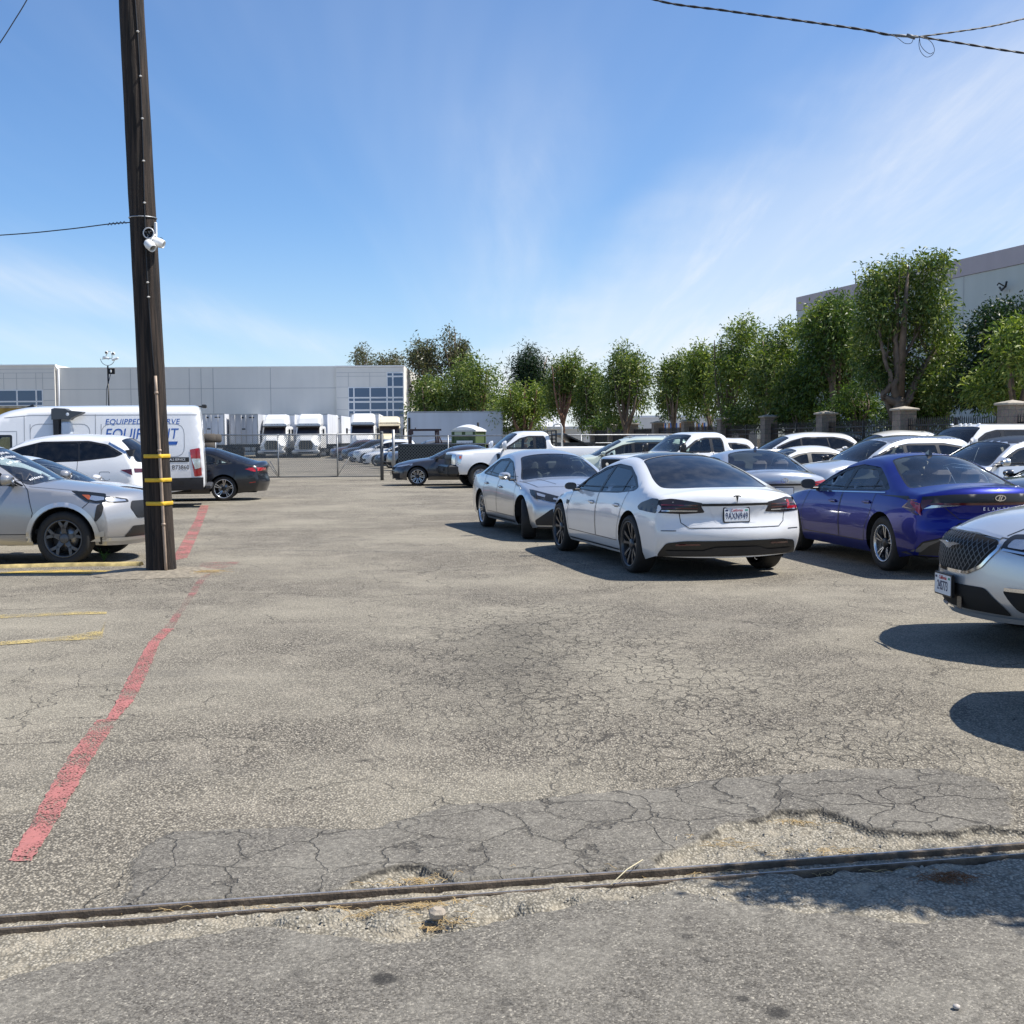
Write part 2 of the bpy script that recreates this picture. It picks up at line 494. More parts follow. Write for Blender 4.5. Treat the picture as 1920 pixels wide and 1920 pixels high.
TS = 0.75
class Shape:
    def __init__(s, spec):
        s.sp = spec
        K = np.array(spec['keys'], float)
        s.K = K
        ch = np.hypot(np.diff(K[:, 0]), np.diff(K[:, 1])) * .75 + np.hypot(np.diff(K[:, 2]), np.diff(K[:, 3])) * .25
        ch = np.maximum(ch, .03)
        s.sk = np.concatenate([[0], np.cumsum(ch)])
        cf = pchip if spec.get('curve') == 'pchip' else catmull
        s.f = [cf(s.sk, K[:, i]) for i in range(4)]
        s.L = s.sk[-1]
        s.kn = len(K)
        s.xn = K[:, 0].max(); s.xt = K[:, 0].min()
        s.qz = spec.get('qz', 2.4); s.qx = spec.get('qx', 2.0)
        s.belt = pchip(*zip(*spec['belt']))
        s.zr = K[:, 3].max()
        sec = spec.get('sec', [(0, .925), (.12, .972), (.3, .992), (.5, 1.0), (.72, .992), (.88, .965), (1.0, .935)])
        s.sec = pchip(*zip(*sec))
        s.sd = np.linspace(0, s.L, 500)
    def S(s, k): return float(np.interp(k, np.arange(s.kn), s.sk))
    def W(s, x, z):
        sp = s.sp; x = np.asarray(x, float); z = np.asarray(z, float)
        zb = s.belt(x); q = (z - sp['zsill']) / (zb - sp['zsill'])
        lf = sp.get('lf', 1.15); lr = sp.get('lr', 1.0)
        uf = np.clip((x - (s.xn - lf)) / lf, 0, 1); ur = np.clip(((s.xt + lr) - x) / lr, 0, 1)
        plan = (1 - sp.get('kf', .19) * uf**2.3) * (1 - sp.get('kr', .14) * ur**2.3)
        w = sp['wmax'] * plan * s.sec(np.clip(q, 0, 1))
        fl = sp.get('flare', .012)
        for xw in (sp['wb'] / 2, -sp['wb'] / 2):
            w = w + fl * np.exp(-((x - xw) / .42)**2) * np.exp(-((z - sp['r'] * 1.6) / .28)**2)
        t = np.clip((z - zb) / (s.zr - zb), 0, 1.3)
        wr = sp['wroof'] * (1 - sp.get('krr', .10) * np.clip(ur * 1.2, 0, 1)**2)
        wb_ = w
        w = np.where(z > zb, wb_ - (wb_ - wr) * (t**1.12), w)
        return w
    def E(s, sv): return s.f[2](sv), s.f[3](sv)
    def T(s, sv, t):
        sv = np.asarray(sv, float); t = np.asarray(t, float)
        cx, cz, ex, ez = [f(sv) for f in s.f]
        ey = s.W(ex, ez)
        a = np.abs(t)
        return np.stack([cx + (ex - cx) * a**s.qx, t * ey, cz + (ez - cz) * a**s.qz], -1)
    # mapping functions from 2d domains
    def m_top(s):      # (s, t*TS)
        return lambda P: s.T(P[:, 0], P[:, 1] / TS)
    def m_side(s, sg):
        return lambda P: np.stack([P[:, 0], sg * s.W(P[:, 0], P[:, 1]), P[:, 1]], -1)
    def m_end(s, front=True):
        """(y,z) -> point on nose or tail"""
        km = s.sp['kfront'] if front else s.sp['krear']
        smax = s.S(km)
        sd = np.linspace(0, smax, 260) if front else np.linspace(smax, s.L, 260)[::-1]
        cx, cz, ex, ez = [f(sd) for f in s.f]; ey = s.W(ex, ez)
        def fn(P):
            out = np.zeros((len(P), 3))
            for i, (y, z) in enumerate(P):
                a = abs(y)
                t = a / ey
                zz_ = cz + (ez - cz) * np.minimum(t, 1)**s.qz
                xx_ = cx + (ex - cx) * np.minimum(t, 1)**s.qx
                j = int(np.argmax(zz_ >= z)) if (zz_ >= z).any() else len(zz_) - 1
                if j == 0: f = 0; j = 1
                else:
                    f = (z - zz_[j - 1]) / max(1e-9, zz_[j] - zz_[j - 1])
                tt = t[j - 1] + (t[j] - t[j - 1]) * f
                if tt <= 1: out[i] = (xx_[j - 1] + (xx_[j] - xx_[j - 1]) * f, y, z)
                else:
                    if front: xs_ = np.linspace(s.xn - .05, s.sp['wb'] / 2 - .2, 120)
                    else: xs_ = np.linspace(s.xt + .05, -s.sp['wb'] / 2 + .2, 120)
                    w = s.W(xs_, np.full(120, z)); j2 = int(np.argmax(w >= a)) if (w >= a).any() else 119
                    out[i] = (xs_[j2], y, z)
            return out
        return fn

def normals(fn, P, e=.006):
    a = fn(P + np.array([e, 0])) - fn(P - np.array([e, 0]))
    b = fn(P + np.array([0, e])) - fn(P - np.array([0, e]))
    n = np.cross(a, b)
    l = np.linalg.norm(n, axis=1, keepdims=True); l[l < 1e-12] = 1
    return n / l
def outward(P3, n, c=(0, 0, .55)):
    """flip normals away from the body axis"""
    d = P3.copy(); d[:, 0] *= .35; d = d - np.array([0, 0, c[2]])
    s_ = np.sign((n * d).sum(1)); s_[s_ == 0] = 1
    return n * s_[:, None]
def patch(name, fn, poly, off, mat, parent, step=.06, holes=(), smooth=True, thick=0.0):
    """panel lying on the body surface: polygon in a 2d domain mapped to the body and lifted by off"""
    O = densify(poly, step)
    H = [densify(h, step) for h in holes]
    V, F, cen = cdt(O, H, step)
    for h in holes:
        k = ~inpoly(cen, np.array(h)); F = F[k]; cen = cen[k]
    V, F = compact(V, F)
    P3 = fn(V); n = outward(P3, normals(fn, V))
    P3 = P3 + n * off
    # orient
    fn_ = np.cross(P3[F[:, 1]] - P3[F[:, 0]], P3[F[:, 2]] - P3[F[:, 0]])
    fl = (fn_ * n[F[:, 0]]).sum(1) < 0
    F[fl] = F[fl][:, ::-1]
    return mesh_obj(name, P3, F, mat, parent, smooth=smooth)
def ribbon_geo(mb, fn, pts, width, off, m=0, step=.05):
    pts = densify(pts, step, closed=False)
    P = np.array(pts); n = len(P)
    t = np.gradient(P, axis=0); t /= np.maximum(np.linalg.norm(t, axis=1, keepdims=True), 1e-9)
    nn = np.stack([-t[:, 1], t[:, 0]], -1)
    A = P + nn * width / 2; B = P - nn * width / 2
    out = []
    for Q in (A, B):
        P3 = fn(Q); no = outward(P3, normals(fn, Q)); out.append(P3 + no * off)
    vs = list(out[0]) + list(out[1])
    mb.add(vs, [(i, i + 1, n + i + 1, n + i) for i in range(n - 1)], m, True)

# ------------------------------------------------------------------ wheels
def make_wheel(parent, x, y, r, style, steer=0.0, sg=1, width=.235, rim_frac=.70, spokes=5):
    """wheel centre at (x,y,r); sg=+1 for the left side"""
    rr = r * rim_frac
    t = MB()
    hw = width / 2
    prof = [(rr, -hw * .86), (rr + .012, -hw * .98), (r * .86, -hw), (r - .022, -hw * .93), (r - .004, -hw * .74), (r, -hw * .4), (r, hw * .4), (r - .004, hw * .74), (r - .022, hw * .93), (r * .86, hw), (rr + .012, hw * .98), (rr, hw * .86)]
    t.lathe(prof, 40, 0, 'y', closed=True)
    w = t.build('wheel', [M_RUB], parent)
    w.location = (x, y, r); w.rotation_euler = (0, 0, steer)
    m = MB(); out = sg
    mats = {'dark': [M_RIMD, M_RIMD], 'graphite': [M_RIMG, M_RIMG], 'silver': [M_RIMS, M_RIMS], 'two': [M_TRIM, M_ALU], 'steel': [M_RIMS, M_RIMS], 'dish': [M_BLK, M_RIMS]}[style]
    face = hw * .80
    m.lathe([(rr, out * hw * .9), (rr + .004, out * hw * .95), (rr - .014, out * hw * .93), (rr - .02, out * face * .8), (rr - .03, -out * hw * .8)], 40, 1 if style in ('two',) else 0, 'y')
    m.lathe([(rr - .03, -out * hw * .5), (.02, -out * hw * .45)], 24, 2, 'y')
    m.lathe([(r * .47, out * 0.0), (r * .47, out * .01), (.05, out * .012)], 28, 3, 'y')
    hub = .065
    m.lathe([(hub, out * face * .55), (hub, out * face * .8), (hub * .8, out * face * .92), (.001, out * face * .95)], 20, 0, 'y')
    def spoke(a, w0, w1, r0, r1, mi, y0, y1, skew=0.0, th=.022):
        ca, sa = math.cos(a), math.sin(a)
        pts = []
        for (q, wd, yy, sk) in ((r0, w0, y0, 0), ((r0 + r1) / 2, (w0 + w1) / 2, (y0 + y1) / 2 + .004, skew * .5), (r1, w1, y1, skew)):
            for e in (-1, 1):
                px, pz = q, e * wd / 2 + sk
                for dy in (0, -th):
                    pts.append((px * ca - pz * sa, out * (yy + dy), px * sa + pz * ca))
        fs = []
        for i in range(2):
            b = i * 4; c = b + 4
            fs += [(b, b + 2, c + 2, c), (b, c, c + 1, b + 1), (b + 2, b + 3, c + 3, c + 2)]
        m.add(pts, fs, mi)
    n = spokes
    for i in range(n):
        a = 2 * math.pi * i / n + math.pi / 2
        if style == 'dark':
            for sgn in (-1, 1):
                spoke(a + sgn * .17, .026, .030, hub * .8, rr - .012, 0, face * .72, face, sgn * .035)
                spoke(a + sgn * .30, .012, .016, rr * .55, rr - .012, 0, face * .8, face * .95, -sgn * .05)
        elif style == 'graphite':
            spoke(a, .075, .050, hub * .7, rr * .6, 0, face * .72, face * .95, th=.03)
            for sgn in (-1, 1): spoke(a, .05, .040, rr * .52, rr - .012, 0, face * .93, face, sgn * .06, th=.03)
        elif style == 'two':
            spoke(a, .05, .075, hub * .7, rr - .012, 0, face * .65, face * .92, .02)
            for sgn in (-1, 1): spoke(a + sgn * .10, .010, .020, hub * .9, rr - .012, 1, face * .75, face, sgn * .012 + .02, th=.008)
        elif style == 'silver':
            for sgn in (-1, 1): spoke(a + sgn * .13, .026, .026, hub * .8, rr - .012, 0, face * .7, face, sgn * .02)
        elif style == 'pinwheel':
            pass
        elif style == 'steel':
            pass
    if style == 'steel' or style == 'dish':
        m.lathe([(rr - .02, out * face * .5), (rr * .82, out * face * .25), (rr * .7, out * face * .75), (rr * .55, out * face * .8), (rr * .42, out * face * .35), (.075, out * face * .4), (.07, out * face * 1.05), (.001, out * face * 1.1)], 30, 1, 'y')
        for i in range(8):
            a = i * math.pi / 4
            m.lathe([(.016, out * face * .52), (.001, out * face * .53)], 8, 2, 'y', c=(rr * .82 * math.cos(a), out * .01, rr * .82 * math.sin(a)))
    else:
        for i in range(5):
            a = 2 * math.pi * i / 5
            m.lathe([(.010, out * face * .8), (.010, out * face * .9), (.001, out * face * .9)], 6, 3, 'y', c=(.045 * math.cos(a), 0, .045 * math.sin(a)))
    rim = m.build('rim', mats + [M_BLK, M_DISC], w)
    return w

# ------------------------------------------------------------------ car
def make_seat(mb, x, y, z, w=.50, m=0):
    mb.box((x + .05, y, z + .06), (.50, w, .16), m, bev=.05)
    R = Matrix.Rotation(rad(-14), 3, 'Y')
    mb.box((x - .26, y, z + .40), (.15, w * .96, .62), m, R=R, bev=.06)
    mb.box((x - .35, y, z + .80), (.10, .26, .19), m, R=R, bev=.045)
    mb.tube([(x - .33, y - .06, z + .62), (x - .35, y - .06, z + .76)], .008, 6, m)
    mb.tube([(x - .33, y + .06, z + .62), (x - .35, y + .06, z + .76)], .008, 6, m)

def build_car(name, spec, mat, loc, heading, label, cat, group=None, step=.085, side_glass=None, front_glass=None, rear_glass=None,
              roof_mat=None, steer=0.0, interior=True, seat_mat=None, wheels='two', spokes=5, mirrors=True, lowtrim=None, detail=True, trim=None):
    """heading: degrees, 0 = away from the camera, 90 = to the right. loc = (x, y) of the REAR axle middle."""
    th = rad(heading); fx, fy = math.sin(th), math.cos(th)
    wb = spec['wb']
    root = empty(name, (loc[0] + fx * wb / 2, loc[1] + fy * wb / 2, 0), math.pi / 2 - th, label, cat, group)
    sh = Shape(spec)
    root_info = dict(root=root, sh=sh)
    sp = spec
    trim = trim or M_TRIM
    NS = max(40, int(sh.L / (step * .8)))
    sv = np.linspace(0, sh.L, NS)
    # ---- top shell
    left = [(q, TS) for q in sv]; right = [(q, -TS) for q in sv]
    nb = max(4, int(2 * TS / step))
    endA = [(sh.L, TS - 2 * TS * i / nb) for i in range(1, nb)]
    endB = [(0, -TS + 2 * TS * i / nb) for i in range(1, nb)]
    outer = left + endA + right[::-1] + endB
    def kpoly(pts): return [(sh.S(k), t * TS) for k, t in pts]
    ws = kpoly(sp['ws']); rg = kpoly(sp['rg']) if sp.get('rg') else None
    ws = rounded(ws, .10); holes_t = [densify(ws, step)]
    if rg: rg = rounded(rg, .10); holes_t.append(densify(rg, step))
    V, F, cen = cdt(outer, holes_t, step)
    reg = np.zeros(len(F), int)
    reg[inpoly(cen, np.array(ws))] = 1
    if rg: reg[inpoly(cen, np.array(rg))] = 1
    F = F[reg == 0]; cen = cen[reg == 0]
    P = sh.T(V[:, 0], V[:, 1] / TS)
    F = F[:, ::-1]
    tmid = np.zeros(len(F), int)
    if roof_mat is not None:
        k0, k1 = sp['roofk']
        rp = np.array(kpoly(sp.get('roofpoly', [(k0, -.93), (k1, -.93), (k1, .93), (k0, .93)])))
        tmid[inpoly(cen, rp)] = 1
    Vt, Ft = compact(P, F)
    AV = [Vt]; AF = [Ft]; AM = [tmid]; base = len(Vt)
    # ---- side shells
    Ex, Ez = sh.E(sv)
    Epts = list(zip(Ex, Ez))
    r = sp['r']; ar = sp.get('arch', r * 1.14)
    zs = sp['zsill']
    def arc(xc):
        # over the wheel, from rear to front
        out = []
        zc = r * 1.02
        a0 = math.pi - math.asin(max(-1, min(1, (zs - zc) / ar))); a1 = math.asin(max(-1, min(1, (zs - zc) / ar)))
        n = 18
        for i in range(n + 1):
            a = a0 + (a1 - a0) * i / n
            out.append((xc + ar * math.cos(a), zc + ar * math.sin(a)))
        return out
    bottom = []
    ra = arc(-wb / 2); fa = arc(wb / 2)
    rb = (ra[0][0], max(zs, min(Ez[-1], ra[0][1])))
    bottom += densify([Epts[-1], ra[0]], step, False)[1:-1]
    bottom += ra
    bottom += densify([ra[-1], fa[0]], step, False)[1:-1]
    bottom += fa
    bottom += densify([fa[-1], Epts[0]], step, False)[1:-1]
    outer_s = Epts + bottom
    dlo = rounded(sp['dlo'], .05, 3)
    doors = [rounded(d, .05, 3) for d in sp['doors']] if detail else []
    V, F, cen = cdt(outer_s, [densify(dlo, step)] + [densify(d, step) for d in doors], step)
    indlo = inpoly(cen, np.array(dlo))
    F = F[~indlo]; cen = cen[~indlo]
    dreg = np.full(len(F), -1)
    for i, d in enumerate(doors): dreg[inpoly(cen, np.array(d))] = i
    for sg in (1, -1):
        P = sh.m_side(sg)(V)
        FF = F[:, ::-1] if sg > 0 else F
        Vb, Fb = compact(P, FF[dreg < 0])
        lt = np.zeros(len(Fb), int)
        AV.append(Vb); AF.append(Fb + base); AM.append(lt); base += len(Vb)
        for i in range(len(doors)):
            k = dreg == i
            if not k.any(): continue
            Vd, Fd = compact(P, FF[k])
            d = mesh_obj('door', Vd, Fd, mat, root, smooth=True)
            for hpos in sp.get('handles', [])[i:i + 1]:
                hm = MB()
                q = np.array([[hpos[0], hpos[1]]]); p3 = sh.m_side(sg)(q)[0]
                hm.box((p3[0], p3[1] + sg * .018, p3[2]), (.20, .022, .028), 0, bev=.008)
                hm.box((p3[0], p3[1] + sg * .004, p3[2] - .004), (.14, .008, .05), 1, bev=.003)
                hm.build('door_handle', [sp.get('handle_mat') or mat, M_TRIM], d)
    V = np.concatenate(AV); F = np.concatenate(AF); M = np.concatenate(AM)
    mats = [mat, roof_mat or mat]
    body = mesh_obj('body', V, F, mats, root, M, smooth=True)
    bm = bmesh.new(); bm.from_mesh(body.data)
    bmesh.ops.remove_doubles(bm, verts=bm.verts, dist=.0015)
    bm.to_mesh(body.data); bm.free()
    # ---- glass
    fg = front_glass or M_GL; bg = rear_glass or M_GL; sgl = side_glass or M_GL
    mt = sh.m_top()
    patch('windscreen', mt, ws, -.004, fg, root, step)
    if rg: patch('rear_window', mt, rg, -.004, bg, root, step)
    if detail:
        # dark ceramic borders
        for poly in ([ws, rg] if rg else [ws]):
            fb = MB(); ribbon_geo(fb, mt, poly + [poly[0]], .05, -.002, 0, step)
            fb.build('glass_border', [M_TRIM], root)
    for sg in (1, -1):
        fn = sh.m_side(sg)
        panes = [rounded(p, .03, 2) for p in sp['panes']]
        patch('window_frame', fn, dlo, -.006, trim, root, step, holes=panes)
        for i, p in enumerate(panes):
            gm = sgl
            if isinstance(sgl, (list, tuple)): gm = sgl[min(i, len(sgl) - 1)]
            patch('window', fn, p, -.010, gm, root, max(step, .1))
    # ---- underbody, wheel wells
    u = MB()
    wm = sp['wmax'] - .10
    xa = wb / 2
    for (x0, x1) in ((sh.xt + .35, -xa - ar - .02), (-xa + ar + .02, xa - ar - .02), (xa + ar + .02, sh.xn - .35)):
        if x1 > x0: u.box(((x0 + x1) / 2, 0, zs + .10), (x1 - x0, 2 * wm - (.2 if x1 > xa or x0 < -xa else 0), .16), 0)
    u.box((0, 0, zs + .14), (sh.xn - sh.xt - .9, 1.0, .10), 0)
    for xc in (-xa, xa):
        n = 14; vs = []; fs = []
        for sg in (1, -1):
            b = len(vs)
            for i in range(n + 1):
                a = math.pi * i / n
                xx_ = xc + (ar + .012) * math.cos(a); zz_ = r * 1.02 + (ar + .012) * math.sin(a)
                yo = float(sh.W(xx_, zz_)) - .012
                vs.append((xx_, sg * yo, zz_)); vs.append((xx_, sg * .45, zz_))
            for i in range(n): fs.append((b + 2 * i, b + 2 * i + 2, b + 2 * i + 3, b + 2 * i + 1))
            fs.append(tuple(b + 2 * i + 1 for i in range(n + 1)))
        u.add(vs, fs, 0, False)
    u.build('underbody', [M_UNDER], root)
    # ---- wheels
    yw = sp.get('ywheel', sp['wmax'] - .14)
    for xc, st in ((xa, steer), (-xa, 0)):
        for sg in (1, -1):
            make_wheel(root, xc, sg * yw, r, wheels, rad(st), sg, sp.get('tw', .235), sp.get('rimf', .68), spokes)
    # ---- interior
    if interior:
        zi = sp.get('zseat', zs + .22)
        im = MB()
        bx = sp.get('cabin', (-1.0, 1.0))
        zb0 = float(sh.belt(0))
        im.box(((bx[0] + bx[1]) / 2, 0, zi - .04), (bx[1] - bx[0], 2 * wm - .1, .06), 0)
        im.box((bx[1] - .12, 0, zb0 - .12), (.34, 2 * wm - .24, .20), 0, bev=.06)
        if sp.get('rear_shelf', True): im.box((bx[0] + .05, 0, zb0 - .05), (.45, 2 * wm - .30, .05), 0)
        io = im.build('interior', [M_DASH], root)
        stm = seat_mat or M_SEAT
        sx = sp.get('seats', [.05, -.85])
        for q, xs_ in enumerate(sx):
            for yy in ((-.36, .36) if q == 0 else (-.40, 0, .40)):
                m2 = MB(); make_seat(m2, xs_, yy, zi - (.10 if q else .03), .48 if q == 0 else .40)
                m2.build('seat', [stm], root)
        sw = MB()
        cs = (bx[1] - .42, .36, zb0 - .02)
        R = Matrix.Rotation(rad(-22), 3, 'Y')
        ring = [tuple(Vector(cs) + R @ Vector((0, .18 * math.cos(a), .18 * math.sin(a)))) for a in np.linspace(0, 2 * math.pi, 19)]
        sw.tube(ring, .014, 6, 0, cap=False)
        sw.box(cs, (.05, .12, .10), 0, R=R, bev=.02)
        sw.build('steering_wheel', [M_DASH], root)
    # ---- mirrors
    if mirrors:
        mx_, mz_ = sp['mirror']
        for sg in (1, -1):
            w = float(sh.W(mx_, mz_))
            mm = MB()
            mm.box((mx_ + .02, sg * (w + .04), mz_ - .02), (.07, .12, .035), 1, bev=.01)
            mw, mh, md = sp.get('mirsize', (.20, .13, .11))
            cxm, cym, czm = mx_ - .02, sg * (w + .06 + mw / 2), mz_ + mh * .35
            prof = []
            n = 10
            vs = []; fs = []
            for i, (dx, k) in enumerate(((md * .9, .45), (md * .6, .82), (md * .15, 1.0), (-md * .1, 1.0))):
                for j in range(n * 2):
                    a = 2 * math.pi * j / (2 * n)
                    cy_, cz_ = math.cos(a), math.sin(a)
                    e = 2.6
                    ry = abs(cy_)**(2 / e) * np.sign(cy_); rz_ = abs(cz_)**(2 / e) * np.sign(cz_)
                    vs.append((cxm + dx, cym + sg * ry * mw / 2 * k, czm + rz_ * mh / 2 * k))
            for i in range(3):
                for j in range(2 * n): j2 = (j + 1) % (2 * n); fs.append((i * 2 * n + j, i * 2 * n + j2, (i + 1) * 2 * n + j2, (i + 1) * 2 * n + j))
            fs.append(tuple(range(2 * n)))
            mm.add(vs, fs, 0, True)
            mm.add(vs[-2 * n:], [tuple(range(2 * n))], 2)
            mm.build('wing_mirror', [sp.get('mirror_mat') or mat, M_TRIM, M_MIRR], root)
    root_info['step'] = step
    return root_info

def seams(info, side_lines=(), top_lines=(), width=.009, sgs=(1, -1), endf=(), endr=(), mat=None):
    sh = info['sh']; mb = MB()
    for sg in sgs:
        for pl in side_lines: ribbon_geo(mb, sh.m_side(sg), pl, width, .0025)
    for pl in top_lines:
        ribbon_geo(mb, sh.m_top(), [(sh.S(k), t * TS) for k, t in pl], width, .0025)
    if endf:
        for pl in endf: ribbon_geo(mb, sh.m_end(True), pl, width, .0025)
    if endr:
        for pl in endr: ribbon_geo(mb, sh.m_end(False), pl, width, .0025)
    return mb.build('panel_seams', [mat or M_TRIM], info['root'])
def door_seams(sp): return [d + [d[0]] for d in sp['doors']]
def mir(poly): return [(-x, y) for x, y in poly][::-1]
def endpatch(info, name, front, poly, off, mat, both=False, step=.05, holes=()):
    sh = info['sh']; fn = sh.m_end(front)
    o = patch(name, fn, poly, off, mat, info['root'], step, holes)
    if both: patch(name, fn, mir(poly), off, mat, info['root'], step, [mir(h) for h in holes])
    return o
def sidepatch(info, name, poly, off, mat, sgs=(1, -1), step=.05):
    for sg in sgs: o = patch(name, info['sh'].m_side(sg), poly, off, mat, info['root'], step)
    return o
def text_mesh(txt, size, mat, name='lettering', parent=None, M=None, shear=0.0, extrude=.002, align='CENTER', spacing=1.0, xs=1.0):
    cu = bpy.data.curves.new(name, 'FONT'); cu.body = txt; cu.size = size; cu.extrude = extrude; cu.shear = shear
    cu.align_x = align; cu.align_y = 'CENTER'; cu.space_character = spacing
    cu.resolution_u = 3
    t = bpy.data.objects.new(name, cu); C.objects.link(t)
    dg = bpy.context.evaluated_depsgraph_get(); dg.update()
    me = bpy.data.meshes.new_from_object(t.evaluated_get(dg))
    bpy.data.objects.remove(t)
    me.materials.clear(); me.materials.append(mat)
    if xs != 1.0: me.transform(Matrix.Diagonal((xs, 1, 1, 1)))
    if M is not None: me.transform(M)
    o = bpy.data.objects.new(name, me); C.objects.link(o); o.parent = parent
    return o
def plate(info, front, z, y=0.0, text='', tilt=0.0, off=.02, script=None, name='licence_plate', frame=M_TRIM, ink=M_INK, w=.305, h=.152):
    """licence plate standing on the nose or tail"""
    sh = info['sh']; p = sh.m_end(front)(np.array([[y, z]]))[0]
    sx = 1 if front else -1
    M = Matrix.Translation((p[0] + sx * off, p[1], p[2])) @ Matrix.Rotation(sx * rad(tilt), 4, 'Y') @ Matrix(((0, 0, sx, 0), (sx, 0, 0, 0), (0, 1, 0, 0), (0, 0, 0, 1)))
    # local x = right as read, y = up, z = outward
    mb = MB()
    mb.prism(rounded([(-w / 2 - .012, -h / 2 - .012), (w / 2 + .012, -h / 2 - .012), (w / 2 + .012, h / 2 + .012), (-w / 2 - .012, h / 2 + .012)], .012, 2), -.02, .004, 1, M)
    mb.prism(rounded([(-w / 2, -h / 2), (w / 2, -h / 2), (w / 2, h / 2), (-w / 2, h / 2)], .012, 2), .004, .007, 0, M)
    o = mb.build(name, [M_PLATE, frame], info['root'])
    if text:
        text_mesh(text, .105, ink, 'lettering', o, M @ Matrix.Translation((0, -.014, .008)), spacing=1.05, extrude=.0015, xs=.62)
    if script:
        text_mesh(script, .042, M_REDINK, 'lettering', o, M @ Matrix.Translation((0, .052, .008)), shear=.3, extrude=.001, xs=.9)
        q = MB()
        q.prism([(-.14, .045), (-.105, .045), (-.105, .062), (-.14, .062)], .007, .0085, 0, M)
        q.prism([(.105, .045), (.14, .045), (.14, .062), (.105, .062)], .007, .0085, 1, M)
        q.build('sticker', [M_INK, simple('green_sticker', (.05, .3, .2), .5)], o)
    return o
def remap(spec, wb=None, fo=1.0, ro=1.0, hz=1.0, wscale=1.0, **kw):
    """derive a body from another: wheelbase, front and rear overhang and height scaled"""
    s = dict(spec); w0 = spec['wb']; wb = wb or w0; a = w0 / 2; b = wb / 2
    def fxm(x):
        if x > a: return b + (x - a) * fo
        if x < -a: return -b + (x + a) * ro
        return x * wb / w0
    def fz(z): return z * hz
    def pm(poly): return [(fxm(x), fz(z)) for x, z in poly]
    s['keys'] = [(fxm(k[0]), fz(k[1]), fxm(k[2]), fz(k[3])) for k in spec['keys']]
    for n in ('dlo', 'belt'): s[n] = pm(spec[n])
    s['doors'] = [pm(d) for d in spec['doors']]; s['panes'] = [pm(d) for d in spec['panes']]
    s['handles'] = pm(spec.get('handles', [])); s['mirror'] = (fxm(spec['mirror'][0]), fz(spec['mirror'][1]))
    s['wb'] = wb; s['wmax'] = spec['wmax'] * wscale; s['wroof'] = spec['wroof'] * wscale
    s['cabin'] = tuple(fxm(x) for x in spec.get('cabin', (-1, 1)))
    s.update(kw)
    return s
# ------------------------------------------------------------------ vehicle bodies: profile rows are centre line x,z and side edge x,z
SEDAN = dict(wb=2.80, r=.335, wmax=.925, wroof=.60, zsill=.20,
    keys=[(2.22,.20,1.93,.22),(2.32,.42,1.96,.40),(2.31,.60,1.92,.58),(2.22,.72,1.82,.68),(1.85,.86,1.60,.79),(1.25,.965,1.10,.885),(.98,1.00,.80,.915),
          (.50,1.205,.42,1.115),(.10,1.365,.04,1.27),(-.35,1.44,-.35,1.345),(-.88,1.42,-.86,1.32),(-1.36,1.27,-1.26,1.16),(-1.86,1.09,-1.68,.99),
          (-2.18,1.055,-1.98,.955),(-2.42,1.04,-2.14,.925),(-2.465,.96,-2.19,.86),(-2.44,.72,-2.2,.68),(-2.50,.52,-2.22,.5),(-2.42,.24,-2.12,.26)],
    belt=[(-2.6,.93),(-1.7,.94),(0,.90),(1.0,.86),(2.4,.70)],
    ws=[(5.9,-.88),(8.05,-.84),(8.05,.84),(5.9,.88)], rg=[(10.0,-.84),(12.0,-.88),(12.0,.88),(10.0,.84)], roofk=(8.2,9.9), kfront=4, krear=14,
    dlo=[(.84,.93),(.50,1.085),(.08,1.235),(-.35,1.295),(-.88,1.265),(-1.22,1.13),(-1.46,1.01),(-1.35,.985),(-.5,.955),(.4,.925)],
    panes=[[(.62,.955),(.40,1.07),(.04,1.205),(-.16,1.245),(-.14,.965)],[(-.24,.97),(-.26,1.25),(-.80,1.235),(-.98,1.15),(-.98,.995)],[(-1.02,.995),(-1.02,1.13),(-1.12,1.10),(-1.34,1.01)]],
    doors=[[(.95,.34),(1.02,.60),(.90,.87),(.84,1.0),(-.19,1.0),(-.19,.34)],[(-.21,.34),(-.21,1.0),(-1.2,1.05),(-1.14,.90),(-1.12,.72),(-.96,.50),(-.92,.34)]],
    handles=[(.02,.80),(-.98,.835)], mirror=(.66,.96), cabin=(-1.35,1.0), seats=[.02,-.80])
